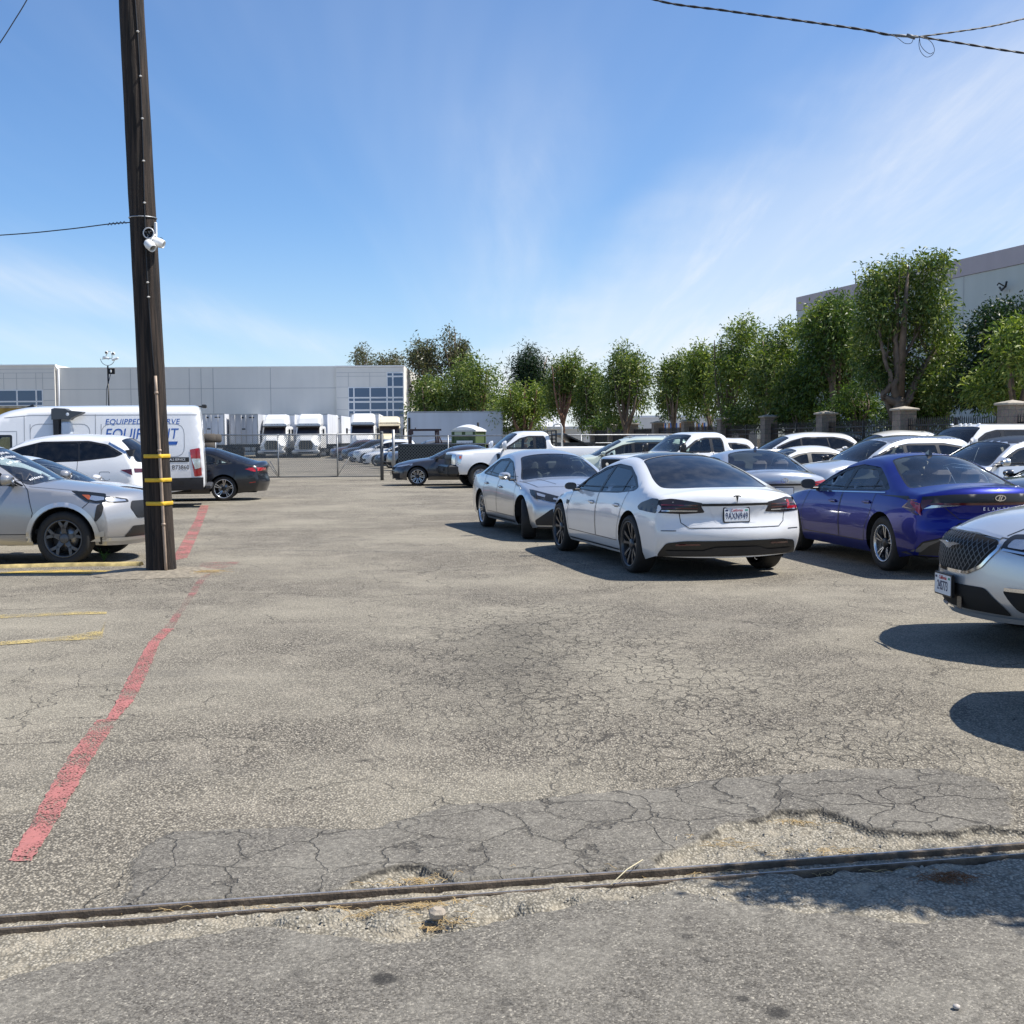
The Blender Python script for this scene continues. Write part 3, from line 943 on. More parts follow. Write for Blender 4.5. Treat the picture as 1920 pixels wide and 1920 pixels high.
TESLA = dict(wb=2.96, r=.352, wmax=.945, wroof=.60, zsill=.20, rimf=.79, tw=.255, kr=.10, kf=.2, flare=.02, mirsize=(.17,.10,.10),
    keys=[(2.30,.20,1.98,.22),(2.40,.42,2.02,.40),(2.39,.60,1.98,.57),(2.28,.72,1.88,.68),(1.85,.86,1.62,.80),(1.30,.955,1.15,.885),(1.12,.98,.95,.915),
          (.60,1.20,.52,1.11),(.15,1.365,.12,1.265),(-.30,1.44,-.30,1.345),(-.85,1.415,-.85,1.31),(-1.40,1.28,-1.36,1.165),(-1.86,1.125,-1.80,1.01),
          (-2.18,1.05,-2.08,.955),(-2.43,1.005,-2.20,.915),(-2.48,.95,-2.25,.86),(-2.475,.70,-2.27,.68),(-2.54,.54,-2.30,.52),(-2.46,.25,-2.2,.27)],
    belt=[(-2.6,.90),(-1.6,.93),(0,.905),(1.0,.87),(2.4,.70)],
    ws=[(5.9,-.88),(8.0,-.84),(8.0,.84),(5.9,.88)], rg=[(10.0,-.85),(11.3,-.86),(12.3,-.80),(12.75,-.62),(12.95,-.30),(13.0,0),(12.95,.30),(12.75,.62),(12.3,.80),(11.3,.86),(10.0,.85)],
    roofk=(8.1,9.95), kfront=4, krear=14,
    dlo=[(1.0,.925),(.60,1.10),(.12,1.245),(-.30,1.30),(-.80,1.275),(-1.22,1.155),(-1.50,1.035),(-1.42,.99),(-.9,.945),(0,.915)],
    panes=[[(.86,.94),(.56,1.075),(.10,1.215),(-.14,1.26),(-.12,.94)],[(-.20,.94),(-.22,1.265),(-.80,1.235),(-.98,1.185),(-.98,.975)],[(-1.01,.975),(-1.01,1.175),(-1.18,1.125),(-1.42,1.03),(-1.36,1.00)]],
    doors=[[(1.02,.36),(1.06,.60),(.98,.86),(.96,.98),(-.16,1.0),(-.16,.36)],[(-.18,.36),(-.18,1.0),(-1.30,1.05),(-1.22,.90),(-1.16,.72),(-1.04,.50),(-1.0,.36)]],
    handles=[(.02,.79),(-.98,.80)], mirror=(.74,.94), cabin=(-1.4,1.0), seats=[.0,-.85], ywheel=.83)
SUV = dict(wb=2.72, r=.36, wmax=.94, wroof=.635, zsill=.27, kr=.09, kf=.2, lf=1.0, lr=.8, flare=.02, tw=.235, rimf=.69,
    keys=[(2.10,.24,1.84,.26),(2.20,.45,1.88,.44),(2.20,.72,1.85,.69),(2.14,.88,1.78,.84),(1.75,1.00,1.52,.935),(1.20,1.085,1.05,1.005),(1.00,1.115,.84,1.035),
          (.56,1.345,.47,1.25),(.15,1.55,.09,1.45),(-.30,1.645,-.30,1.55),(-1.20,1.655,-1.20,1.56),(-1.82,1.58,-1.76,1.48),(-2.08,1.28,-1.90,1.22),
          (-2.20,1.02,-1.95,1.00),(-2.25,.80,-1.97,.80),(-2.30,.55,-2.0,.55),(-2.22,.30,-1.94,.32)],
    belt=[(-2.4,1.08),(-1.4,1.06),(0,1.02),(1.0,.98),(2.2,.84)],
    ws=[(5.9,-.88),(8.0,-.84),(8.0,.84),(5.9,.88)], rg=[(11.0,-.80),(12.7,-.84),(12.7,.84),(11.0,.80)], roofk=(8.1,10.8), kfront=4, krear=11.2,
    dlo=[(.86,1.05),(.50,1.23),(.10,1.40),(-.30,1.475),(-1.20,1.48),(-1.62,1.40),(-1.74,1.28),(-1.62,1.15),(-1.1,1.09),(0,1.06)],
    panes=[[(.64,1.075),(.42,1.21),(.08,1.365),(-.16,1.425),(-.16,1.085)],[(-.25,1.09),(-.25,1.435),(-.98,1.435),(-.98,1.12)],[(-1.06,1.125),(-1.06,1.435),(-1.22,1.43),(-1.56,1.37),(-1.66,1.27),(-1.56,1.18)]],
    doors=[[(.92,.42),(.98,.70),(.90,1.0),(.80,1.12),(-.20,1.12),(-.20,.42)],[(-.22,.42),(-.22,1.12),(-1.04,1.15),(-1.04,.95),(-1.0,.80),(-.86,.55),(-.80,.42)]],
    handles=[(.0,.93),(-.84,.97)], mirror=(.68,1.09), cabin=(-1.9,1.0), seats=[.02,-.85], rear_shelf=False, mirsize=(.21,.15,.12))
PICKUP = dict(curve='pchip', wb=3.60, r=.40, wmax=.99, wroof=.74, zsill=.46, kf=.06, kr=.02, lf=.45, lr=.3, flare=.03, tw=.25, rimf=.60, qz=4.5,
    keys=[(2.74,.44,2.55,.46),(2.80,.62,2.6,.60),(2.80,.98,2.6,.96),(2.76,1.17,2.56,1.12),(2.1,1.27,1.98,1.20),(1.40,1.32,1.28,1.245),(1.22,1.34,1.08,1.265),
          (.86,1.58,.74,1.51),(.50,1.83,.42,1.76),(.15,1.90,.15,1.825),(-.45,1.90,-.45,1.82),(-.62,1.82,-.60,1.75),(-.70,1.44,-.69,1.41),
          (-.80,1.37,-.80,1.365),(-1.2,1.37,-1.2,1.36),(-2.86,1.37,-2.86,1.36),(-2.90,1.30,-2.90,1.29),(-2.92,.66,-2.92,.66),(-2.88,.56,-2.88,.56)],
    belt=[(-3,1.36),(-.75,1.36),(-.6,1.26),(1.0,1.24),(2.6,1.15)],
    ws=[(5.95,-.90),(8.0,-.88),(8.0,.88),(5.95,.90)], rg=[(11.1,-.78),(11.9,-.80),(11.9,.80),(11.1,.78)], roofk=(8.1,10.8), kfront=3.6, krear=16,
    dlo=[(1.06,1.28),(.72,1.47),(.42,1.66),(.10,1.735),(-.44,1.735),(-.50,1.60),(-.50,1.29)],
    panes=[[(.88,1.30),(.64,1.45),(.38,1.62),(.08,1.695),(-.04,1.70),(-.04,1.30)],[(-.14,1.31),(-.14,1.69),(-.42,1.69),(-.46,1.58),(-.46,1.31)]],
    doors=[[(1.12,.62),(1.16,1.0),(1.06,1.24),(.9,1.33),(-.10,1.33),(-.10,.62)]],
    handles=[(.02,1.13)], mirror=(.98,1.30), cabin=(-.62,1.15), seats=[.05], rear_shelf=False, mirsize=(.20,.32,.14), zseat=.72, ywheel=.86)
VAN = dict(curve='pchip', wb=4.04, r=.345, wmax=1.02, wroof=.88, zsill=.36, kf=.16, kr=.01, lf=1.0, lr=.3, flare=.015, tw=.225, rimf=.62, qz=3.5,
    sec=[(0,.96),(.12,.985),(.3,1.0),(.6,1.0),(.85,.995),(1,.985)],
    keys=[(2.84,.30,2.6,.32),(2.96,.55,2.66,.55),(2.95,.92,2.62,.90),(2.80,1.10,2.46,1.05),(2.45,1.28,2.20,1.20),(1.98,1.80,1.80,1.68),(1.60,2.18,1.46,2.02),
          (1.10,2.40,1.00,2.25),(.45,2.49,.40,2.35),(-3.10,2.52,-3.10,2.38),(-3.27,2.46,-3.24,2.33),(-3.33,1.8,-3.31,1.75),(-3.38,.70,-3.36,.70),(-3.37,.50,-3.35,.50)],
    belt=[(-3.5,1.45),(1.5,1.30),(2.2,1.10),(3,.9)],
    ws=[(4.05,-.90),(5.95,-.86),(5.95,.86),(4.05,.90)], rg=None, roofk=(7,9), kfront=3.6, krear=10,
    dlo=[(2.12,1.24),(1.86,1.58),(1.62,1.80),(1.02,1.80),(1.02,1.24)],
    panes=[[(2.0,1.28),(1.82,1.54),(1.60,1.75),(1.07,1.75),(1.07,1.28)]],
    doors=[[(2.16,.50),(2.2,.95),(2.14,1.22),(1.95,1.60),(1.66,1.88),(.92,1.88),(.92,.50)]],
    handles=[(1.02,1.08)], mirror=(2.0,1.32), cabin=(.5,2.1), seats=[1.1], rear_shelf=False, mirsize=(.22,.42,.12), ywheel=.88)
# the individual models
ELANTRA = remap(SEDAN, wb=2.72, fo=.98, ro=1.0, hz=.985, wscale=.985, kr=.12)
ELANTRA['keys'][12:15] = [(-1.86,1.075,-1.70,.985),(-2.14,1.045,-1.98,.95),(-2.36,1.035,-2.13,.93)]
ALTIMA = remap(SEDAN, wb=2.825, fo=1.02, ro=1.05, hz=1.0, flare=.02, rimf=.74, kf=.2)
ACCORD = remap(SEDAN, wb=2.83, fo=1.0, ro=1.10, hz=1.005, rimf=.76)
ACCORD['keys'] = [((k[0] - .28 if 7 <= i <= 12 else k[0]), k[1], (k[2] - .28 if 7 <= i <= 12 else k[2]), k[3]) for i, k in enumerate(ACCORD['keys'])]
ACCORD['keys'][13] = (-2.32,1.06,-2.14,.96)
ACCORD['dlo'] = [(x - .2, z) for x, z in ACCORD['dlo']]; ACCORD['panes'] = [[(x - .2, z) for x, z in p] for p in ACCORD['panes']]
KIA = remap(SEDAN, wb=2.70, fo=.97, ro=1.0, hz=.995, wscale=.975, rimf=.72)
CAMRY = remap(SEDAN, wb=2.82, fo=1.0, ro=1.02, hz=.985)
ESCAPE = remap(SUV, wb=2.71, fo=1.08, ro=1.0, hz=1.0)
BIGSUV = remap(SUV, wb=3.07, fo=1.08, ro=1.15, hz=1.08, wscale=1.06, r=.38)
BIGSUV['keys'][11:17] = [(-2.02,1.70,-1.98,1.60),(-2.45,1.36,-2.22,1.30),(-2.60,1.10,-2.32,1.10),(-2.66,.86,-2.34,.86),(-2.68,.58,-2.36,.58),(-2.58,.32,-2.28,.34)]
BIGSUV['dlo'] = [(.98,1.15),(.58,1.34),(.12,1.52),(-.35,1.635),(-1.36,1.645),(-1.76,1.57),(-2.14,1.36),(-1.98,1.29),(-1.2,1.205),(0,1.165)]
BIGSUV['panes'] = [[(.70,1.18),(.48,1.32),(.10,1.485),(-.20,1.585),(-.20,1.19)],[(-.26,1.195),(-.26,1.595),(-1.12,1.605),(-1.18,1.225)],[(-1.22,1.23),(-1.16,1.605),(-1.36,1.605),(-1.74,1.53),(-2.04,1.365),(-1.9,1.31)]]
MINIVAN = remap(SUV, wb=3.09, fo=1.16, ro=1.2, hz=1.055, wscale=1.075, r=.37, kf=.22, lf=1.15)
MINIVAN['keys'][0:6] = [(2.40,.25,2.02,.27),(2.49,.38,2.10,.38),(2.50,.60,2.10,.58),(2.45,.84,2.02,.80),(2.28,.945,1.86,.885),(1.62,1.10,1.45,1.02)]
F250 = remap(PICKUP, wb=3.60, hz=1.0)
F150 = remap(PICKUP, wb=3.45, fo=.95, hz=.945, r=.385)
CREW = remap(PICKUP, wb=4.1, hz=1.035)
CREW['dlo'] = [(1.22,1.33),(.84,1.53),(.48,1.72),(.10,1.80),(-1.10,1.80),(-1.28,1.66),(-1.28,1.34)]
CREW['panes'] = [[(1.0,1.35),(.74,1.50),(.44,1.68),(.10,1.755),(-.04,1.76),(-.04,1.35)],[(-.16,1.35),(-.16,1.76),(-1.04,1.76),(-1.20,1.64),(-1.20,1.36)]]
CREW['keys'] = [((k[0] if i < 10 else (k[0] - .75 if i < 14 else k[0] - .3)), k[1], (k[2] if i < 10 else (k[2] - .75 if i < 14 else k[2] - .3)), k[3]) for i, k in enumerate(CREW['keys'])]
CREW['cabin'] = (-1.3, 1.2)
CREW['belt'] = [(-3.6,1.40),(-1.5,1.40),(-1.3,1.30),(1.0,1.29),(2.8,1.19)]
# ------------------------------------------------------------------ WHITE HATCHBACK SEDAN, seen from behind (the nearest car)
t = build_car('parked_sedan', TESLA, M_WHITE, (2.33, 14.42), -14.3, 'shiny white liftback nearest the camera, seen from behind, with plate 9AXN949', 'car',
    side_glass=M_GT, rear_glass=M_GROOF, roof_mat=None, wheels='dark', spokes=5, step=.07, seat_mat=M_SEAT)
tr = t['root']
patch('glass_roof', t['sh'].m_top(), [(t['sh'].S(k), q * TS) for k, q in rounded([(8.1,-.80),(9.95,-.82),(9.95,.82),(8.1,.80)], .08)], .003, M_GROOF, tr, .08)
patch('roof_lining', t['sh'].m_top(), [(t['sh'].S(k), q * TS) for k, q in [(8.1,-.80),(9.95,-.82),(9.95,.82),(8.1,.80)]], .001, M_BLK, tr, .12)
endpatch(t, 'taillight', False, rounded([(.40,.885),(.42,.845),(.37,.775),(.62,.76),(.90,.775),(.915,.83),(.88,.91),(.72,.935),(.55,.91)], .03, 3), .004, M_SMOKE)
endpatch(t, 'taillight', False, mir(rounded([(.40,.885),(.42,.845),(.37,.775),(.62,.76),(.90,.775),(.915,.83),(.88,.91),(.72,.935),(.55,.91)], .03, 3)), .004, M_SMOKE)
sidepatch(t, 'taillight', rounded([(-2.22,.93),(-2.05,.93),(-1.80,.87),(-1.72,.82),(-1.78,.785),(-2.24,.765)], .03, 3), .004, M_SMOKE)
for z_, m_ in ((.86, M_DRED), (.825, M_RED), (.795, M_CLEARL)):
    endpatch(t, 'light_bar', False, [(.46, z_ - .006), (.88, z_ - .004), (.88, z_ + .010), (.46, z_ + .006)], .007, M_DRED if m_ is M_RED else m_, both=True)
endpatch(t, 'light_bar', False, [(-.90,.80),(-.70,.80),(-.70,.90),(-.74,.90),(-.74,.83),(-.90,.83)], .008, M_RED)
endpatch(t, 'garnish', False, [(-.41,.878),(.41,.878),(.41,.850),(-.41,.850)], .006, M_TRIM)
endpatch(t, 'diffuser', False, rounded([(-.80,.43),(-.60,.455),(.60,.455),(.80,.43),(.85,.34),(.87,.27),(-.87,.27),(-.85,.34)], .03, 3), .008, M_TRIM)
endpatch(t, 'diffuser_fin', False, rounded([(-.80,.345),(-.40,.345),(-.26,.385),(.26,.385),(.40,.345),(.80,.345),(.74,.29),(-.74,.29)], .02, 2), .022, M_PLAS)
endpatch(t, 'reflector', False, [(.44,.425),(.70,.42),(.70,.40),(.44,.405)], .012, M_DRED, both=True)
plate(t, False, .745, 0, '9AXN949', -3, .012, 'California')
endpatch(t, 'plate_recess', False, rounded([(-.33,.845),(.33,.845),(.25,.655),(-.25,.655)], .02, 3), .003, M_WHITE)
bm_ = MB()   # badge
pe = t['sh'].m_end(False)
def flat_end(info, front, polys, z, y, mat, name, scale=1.0, off=.012, tilt=0, th=.004):
    p = info['sh'].m_end(front)(np.array([[y, z]]))[0]; sx = 1 if front else -1
    M = Matrix.Translation((p[0] + sx * off, p[1], p[2])) @ Matrix.Rotation(sx * rad(tilt), 4, 'Y') @ Matrix(((0, 0, sx, 0), (sx, 0, 0, 0), (0, 1, 0, 0), (0, 0, 0, 1)))
    mb = MB()
    for pl in polys: mb.prism([(a * scale, b * scale) for a, b in pl], 0, th, 0, M)
    return mb.build(name, [mat], info['root']), M
flat_end(t, False, [[(-.5,.42),(-.2,.5),(.2,.5),(.5,.42),(.44,.28),(.16,.34),(.0,-.5),(-.16,.34),(-.44,.28)]], .925, 0, M_TRIM, 'badge', .095, .012)
seams(t, side_lines=door_seams(TESLA),
      top_lines=[[(9.97,-.84),(9.97,.84)], [(8.05,-.84),(8.05,.84)]], endr=[[(-.66,.80),(-.64,.66),(-.56,.60),(.56,.60),(.64,.66),(.66,.80)], [(-.86,.57),(-.70,.57)], [(.70,.57),(.86,.57)]])
sidepatch(t, 'side_camera', rounded([(1.02,.76),(1.15,.77),(1.12,.71),(1.07,.70)], .02, 3), .006, M_TRIM)
sidepatch(t, 'sill_trim', [(-1.02,.235),(1.03,.235),(1.03,.255),(-1.02,.255)], .006, M_TRIM)

# ------------------------------------------------------------------ SILVER SEDAN facing the camera
a = build_car('parked_sedan', ALTIMA, M_SILVER, (.30, 22.1), 165.0, 'silver sedan facing the camera with a turned front wheel, left of the white liftback', 'car',
    wheels='two', spokes=8, steer=-16, step=.07)
endpatch(a, 'headlight', True, rounded([(.34,.67),(.60,.75),(.80,.815),(.85,.765),(.81,.685),(.62,.635),(.38,.60)], .02, 3), .005, M_LAMPD, both=True)
endpatch(a, 'lamp_reflector', True, rounded([(.44,.66),(.56,.695),(.58,.668),(.46,.64)], .01, 2), .009, M_CLEARL, both=True)
endpatch(a, 'lamp_reflector', True, rounded([(.66,.73),(.76,.765),(.77,.725),(.68,.695)], .01, 2), .009, M_CLEARL, both=True)
sidepatch(a, 'headlight', rounded([(1.86,.80),(1.66,.825),(1.80,.73),(1.98,.69)], .02, 3), .005, M_LAMPD)
endpatch(a, 'grille', True, rounded([(-.36,.66),(.36,.66),(.40,.60),(.24,.40),(.16,.28),(-.16,.28),(-.24,.40),(-.40,.60)], .03, 3), .006, M_TRIM)
endpatch(a, 'air_intake', True, rounded([(.38,.58),(.62,.52),(.84,.34),(.82,.26),(.40,.26)], .02, 3), .006, M_PLAS, both=True)
endpatch(a, 'bumper_lip', True, [(-.8,.235),(.8,.235),(.8,.205),(-.8,.205)], .010, M_TRIM)
seams(a, side_lines=door_seams(ALTIMA), top_lines=[[(4.2,-.80),(5.0,-.88),(5.85,-.93)], [(4.2,.80),(5.0,.88),(5.85,.93)], [(4.2,-.8),(4.02,-.4),(4.0,0),(4.02,.4),(4.2,.8)],[(4.3,-.45),(5.7,-.62)],[(4.3,.45),(5.7,.62)]])
sidepatch(a, 'sill_trim', [(-.98,.24),(.98,.24),(.98,.27),(-.98,.27)], .01, M_TRIM)

# ------------------------------------------------------------------ BLUE SEDAN from behind
e = build_car('parked_sedan', ELANTRA, M_BLUE, (5.38, 14.40), -9.5, 'royal blue sedan seen from behind, right of the white liftback', 'car',
    side_glass=M_GL, wheels='two', spokes=5, step=.07, seat_mat=M_SEATG)
er = e['root']
endpatch(e, 'light_panel', False, rounded([(-.86,.93),(-.5,.965),(0,.975),(.5,.965),(.86,.93),(.84,.86),(.5,.845),(-.5,.845),(-.84,.86)], .02, 3), .004, M_TRIM, step=.06)
endpatch(e, 'light_bar', False, rounded([(-.84,.862),(-.4,.872),(.4,.872),(.84,.862),(.84,.842),(.4,.845),(-.4,.845),(-.84,.842)], .01, 2), .007, M_DRED)
endpatch(e, 'reversing_light', False, [(.42,.842),(.72,.842),(.80,.80),(.62,.822)], .006, M_CLEARL, both=True)
endpatch(e, 'taillight', False, rounded([(.70,.90),(.84,.90),(.88,.80),(.86,.72),(.80,.80)], .01, 2), .008, M_DRED, both=True)
sidepatch(e, 'taillight', rounded([(-1.90,.90),(-2.16,.86),(-2.22,.72)], .01, 2), .005, M_RED)
endpatch(e, 'diffuser', False, rounded([(-.82,.42),(-.55,.50),(.55,.50),(.82,.42),(.88,.26),(-.88,.26)], .03, 3), .006, M_PLAS)
endpatch(e, 'bumper_accent', False, [(.60,.47),(.80,.41),(.86,.30),(.80,.30),(.74,.38)], .012, M_RIMG, both=True)
endpatch(e, 'reflector', False, [(.42,.425),(.62,.425),(.62,.415),(.42,.415)], .012, M_RED, both=True)
seams(e, side_lines=door_seams(ELANTRA), endr=[[(-.60,.82),(-.44,.68),(.44,.68),(.60,.82)]])
sidepatch(e, 'window_trim', [(-1.34,.958),(-.5,.932),(.4,.905),(.78,.905),(.78,.89),(.4,.892),(-.5,.918),(-1.36,.945)], .006, M_CHROME)
ov = [(.5 * math.cos(q), .27 * math.sin(q)) for q in np.linspace(0, 2 * math.pi, 25)[:-1]]
ovi = [(.42 * math.cos(q), .20 * math.sin(q)) for q in np.linspace(0, 2 * math.pi, 25)[:-1]]
ringq = [[ov[i], ov[(i + 1) % 24], ovi[(i + 1) % 24], ovi[i]] for i in range(24)]
ringq += [[(-.22,-.19),(-.12,-.19),(.02,.19),(-.08,.19)], [(.12,.19),(.22,.19),(.08,-.19),(-.02,-.19)], [(-.1,-.03),(.1,-.0),(.1,.05),(-.1,.02)]]
flat_end(e, False, ringq, .925, 0, M_CHROME, 'badge', .135, .012, tilt=4)
p = e['sh'].m_end(False)(np.array([[0, .80]]))[0]
Mx = Matrix.Translation((p[0] - .010, 0, p[2])) @ Matrix(((0, 0, -1, 0), (-1, 0, 0, 0), (0, 1, 0, 0), (0, 0, 0, 1)))
text_mesh('ELANTRA', .052, M_STICK, 'lettering', er, Mx, spacing=2.1, extrude=.003)
def antenna(info, x, mat):
    sh = info['sh']; K = sh.K; z = float(np.interp(-x, -K[8:13, 0], K[8:13, 1]))
    m = MB(); m.add([(x + .09, 0, z - .005), (x - .09, .03, z - .02), (x - .09, -.03, z - .02), (x - .07, .012, z + .065), (x - .07, -.012, z + .065)], [(0, 1, 3), (0, 4, 2), (0, 3, 4), (1, 2, 4, 3), (0, 2, 1)], 0, False)
    m.build('roof_antenna', [mat], info['root'])
antenna(e, -.80, M_BLACK)
e_h = [c for c in children_of(er) if c.name.startswith('wing_mirror')]
for c in e_h: c.data.materials[0] = M_TRIM

# ------------------------------------------------------------------ WHITE SILVER MINIVAN nose at the right edge
n = build_car('parked_minivan', MINIVAN, M_ICE, (7.47, 9.28), -92.0, 'pale silver minivan with a winged chrome badge, its nose jutting in at the right edge', 'car',
    wheels='two', step=.06, spokes=5)
grp = rounded([(-.46,.855),(-.2,.885),(.2,.885),(.46,.855),(.50,.80),(.38,.66),(.24,.60),(-.24,.60),(-.38,.66),(-.50,.80)], .03, 3)
endpatch(n, 'grille', True, grp, .004, M_BLK)
gm = MB(); fnm = n['sh'].m_end(True)
for i in range(-9, 10):
    for sg in (-1, 1):
        pts = []
        for q in np.linspace(0, 1, 9):
            zq = .61 + .27 * q; yq = i * .052 + sg * (q - .5) * .22
            pts.append((yq, zq))
        pp = np.array(pts); k = inpoly(pp, np.array(grp))
        run = [tuple(x_) for x_, kk in zip(pp, k) if kk]
        if len(run) > 1: ribbon_geo(gm, fnm, run, .007, .012)
gm.build('grille_mesh', [M_RIMG], n['root'])
flat_end(n, True, [[(-.13,.012),(-.05,-.004),(-.018,-.018),(.018,-.018),(.05,-.004),(.13,.012),(.05,.016),(.02,.010),(-.02,.010),(-.05,.016)]], .79, 0, M_CHROME, 'badge', 1.5, .03, tilt=-8, th=.01)
endpatch(n, 'headlight', True, rounded([(.50,.90),(.70,.915),(.92,.92),(.95,.84),(.92,.77),(.70,.755),(.52,.79)], .02, 3), .005, M_LAMPD, both=True)
sidepatch(n, 'headlight', rounded([(2.06,.885),(1.88,.88),(1.86,.84),(2.10,.78)], .02, 3), .005, M_LAMPD)
endpatch(n, 'lamp_reflector', True, rounded([(.56,.865),(.68,.87),(.68,.80),(.56,.81)], .015, 3), .010, M_CLEARL, both=True)
endpatch(n, 'lamp_reflector', True, rounded([(.74,.875),(.84,.88),(.86,.82),(.76,.81)], .015, 3), .010, M_CLEARL, both=True)
endpatch(n, 'lamp_trim', True, [(.54,.80),(.70,.782),(.88,.794),(.88,.782),(.70,.768),(.53,.785)], .012, M_CHROME, both=True)
endpatch(n, 'air_intake', True, rounded([(-.44,.50),(.44,.50),(.58,.37),(.60,.31),(-.60,.31),(-.58,.37)], .04, 3), .006, M_BLK)
endpatch(n, 'fog_lamp_recess', True, rounded([(.58,.50),(.84,.50),(.93,.40),(.90,.36),(.68,.345)], .03, 3), .006, M_BLK, both=True)
endpatch(n, 'fog_lamp_trim', True, [(.60,.495),(.84,.495),(.90,.42),(.93,.41),(.87,.525),(.60,.52)], .014, M_CHROME, both=True)
endpatch(n, 'bumper_lip', True, rounded([(-.86,.305),(.86,.305),(.86,.262),(-.86,.262)], .01, 2), .026, M_ICE)
gt = MB(); ribbon_geo(gt, fnm, rounded([(-.47,.86),(-.51,.80),(-.39,.655),(-.25,.592),(.25,.592),(.39,.655),(.51,.80),(.47,.86)], .03, 3)[4:-4], .024, .009); gt.build('grille_surround', [M_CHROME], n['root'])
gt = MB(); ribbon_geo(gt, fnm, [(-.46,.872),(-.2,.90),(.2,.90),(.46,.872)], .018, .009); gt.build('bonnet_edge_trim', [M_SILVER], n['root'])
plate(n, True, .475, 0, '24S773', 0, .045, 'California')
flat_end(n, True, [[(-.04,-.05),(.04,-.05),(.04,.05),(-.04,.05)]], .36, .16, M_LAMPD, 'radar_sensor', 1, .02)
seams(n, side_lines=door_seams(MINIVAN), top_lines=[[(3.45,-.93),(3.35,-.6),(3.32,0),(3.35,.6),(3.45,.93)], [(3.5,-.93),(5.8,-.93)], [(3.5,.93),(5.8,.93)], [(3.5,-.5),(5.6,-.66)], [(3.5,.5),(5.6,.66)]])

# ------------------------------------------------------------------ SILVER SUV at the left edge
s_ = build_car('parked_suv', ESCAPE, M_SILVER2, (-8.60, 16.25), 90.0, 'silver compact SUV at the left edge with writing on its windscreen, nose towards the pole', 'car',
    wheels='graphite', spokes=5, step=.06, seat_mat=M_SEATG)
sr = s_['root']
sidepatch(s_, 'headlight', rounded([(1.46,.985),(1.66,.975),(1.90,.945),(1.90,.83),(1.80,.82),(1.66,.845)], .02, 3), .005, M_LAMPD)
sidepatch(s_, 'lamp_reflector', rounded([(1.72,.925),(1.88,.90),(1.88,.86),(1.78,.85),(1.70,.87)], .01, 2), .009, M_CLEARL)
sidepatch(s_, 'turn_signal', rounded([(1.60,.935),(1.70,.93),(1.72,.88),(1.69,.865)], .01, 2), .009, M_AMBER)
endpatch(s_, 'headlight', True, rounded([(.50,.86),(.66,.895),(.86,.915),(.87,.84),(.70,.815),(.50,.82)], .02, 3), .005, M_LAMPD, both=True)
endpatch(s_, 'lamp_reflector', True, rounded([(.54,.85),(.68,.875),(.84,.89),(.84,.85),(.70,.83),(.54,.83)], .01, 2), .009, M_CLEARL, both=True)
endpatch(s_, 'grille', True, rounded([(-.46,.83),(.46,.83),(.52,.74),(.44,.60),(-.44,.60),(-.52,.74)], .03, 3), .006, M_TRIM)
endpatch(s_, 'lower_grille', True, rounded([(-.52,.50),(.52,.50),(.62,.36),(-.62,.36)], .03, 3), .006, M_TRIM)
sidepatch(s_, 'air_curtain', rounded([(1.80,.80),(1.86,.815),(1.885,.77),(1.86,.66),(1.79,.58),(1.765,.59)], .02, 3), .006, M_PLAS)
sidepatch(s_, 'wheel_arch_trim', [(1.355 + .475 * math.cos(q), .367 + .47 * math.sin(q)) for q in np.linspace(-.1, math.pi + .1, 22)] + [(1.355 + .415 * math.cos(q), .367 + .415 * math.sin(q)) for q in np.linspace(math.pi + .1, -.1, 22)], .016, M_SILVER)
sidepatch(s_, 'bumper_trim', rounded([(1.80,.44),(1.88,.46),(1.88,.385),(1.80,.375)], .01, 2), .012, M_SILVER)
sidepatch(s_, 'lower_valance', rounded([(1.81,.375),(1.86,.385),(1.84,.28),(1.80,.28)], .01, 2), .008, M_PLAS)
endpatch(s_, 'bumper_trim', True, [(-.88,.37),(-.60,.355),(.60,.355),(.88,.37),(.88,.325),(.60,.31),(-.60,.31),(-.88,.325)], .014, M_SILVER)
seams(s_, side_lines=door_seams(ESCAPE) + [[(1.70,.84),(1.60,.74)]], top_lines=[[(4.2,-.84),(5.0,-.90),(5.85,-.93)], [(4.2,.84),(5.0,.90),(5.85,.93)]])
wsn = s_['sh'].m_top(); S5 = s_['sh'].S
stk = MB()
rr_ = random.Random(3)
for (k0, t0, wd, rows) in ((7.6, -.60, .40, 2), (7.1, -.62, .34, 1), (6.25, -.70, .30, 1)):
    for r_ in range(rows):
        for j in range(int(wd / .035)):
            kk = k0 - r_ * .22 - rr_.uniform(0, .05); tt = t0 + j * .05
            s0 = S5(kk); h_ = rr_.uniform(.03, .055)
            ribbon_geo(stk, wsn, [(s0, tt * TS), (s0 + h_, (tt + rr_.uniform(-.01, .02)) * TS)], .014, .004)
stk.build('windscreen_writing', [M_STICK], sr)
wp = MB(); 
for y0, y1 in ((-.55, .05), (.0, .6)):
    ribbon_geo(wp, wsn, [(S5(5.86), y0 * TS), (S5(6.02), y1 * TS)], .02, .012)
wp.build('wiper', [M_TRIM], sr)

# ------------------------------------------------------------------ WHITE SEDAN behind the silver SUV
w = build_car('parked_sedan', remap(CAMRY, fo=.78), M_WHITE, (-9.32, 19.5), 90.0, 'white sedan between the silver SUV and the long white SUV', 'car', wheels='two')
seams(w, side_lines=door_seams(CAMRY))
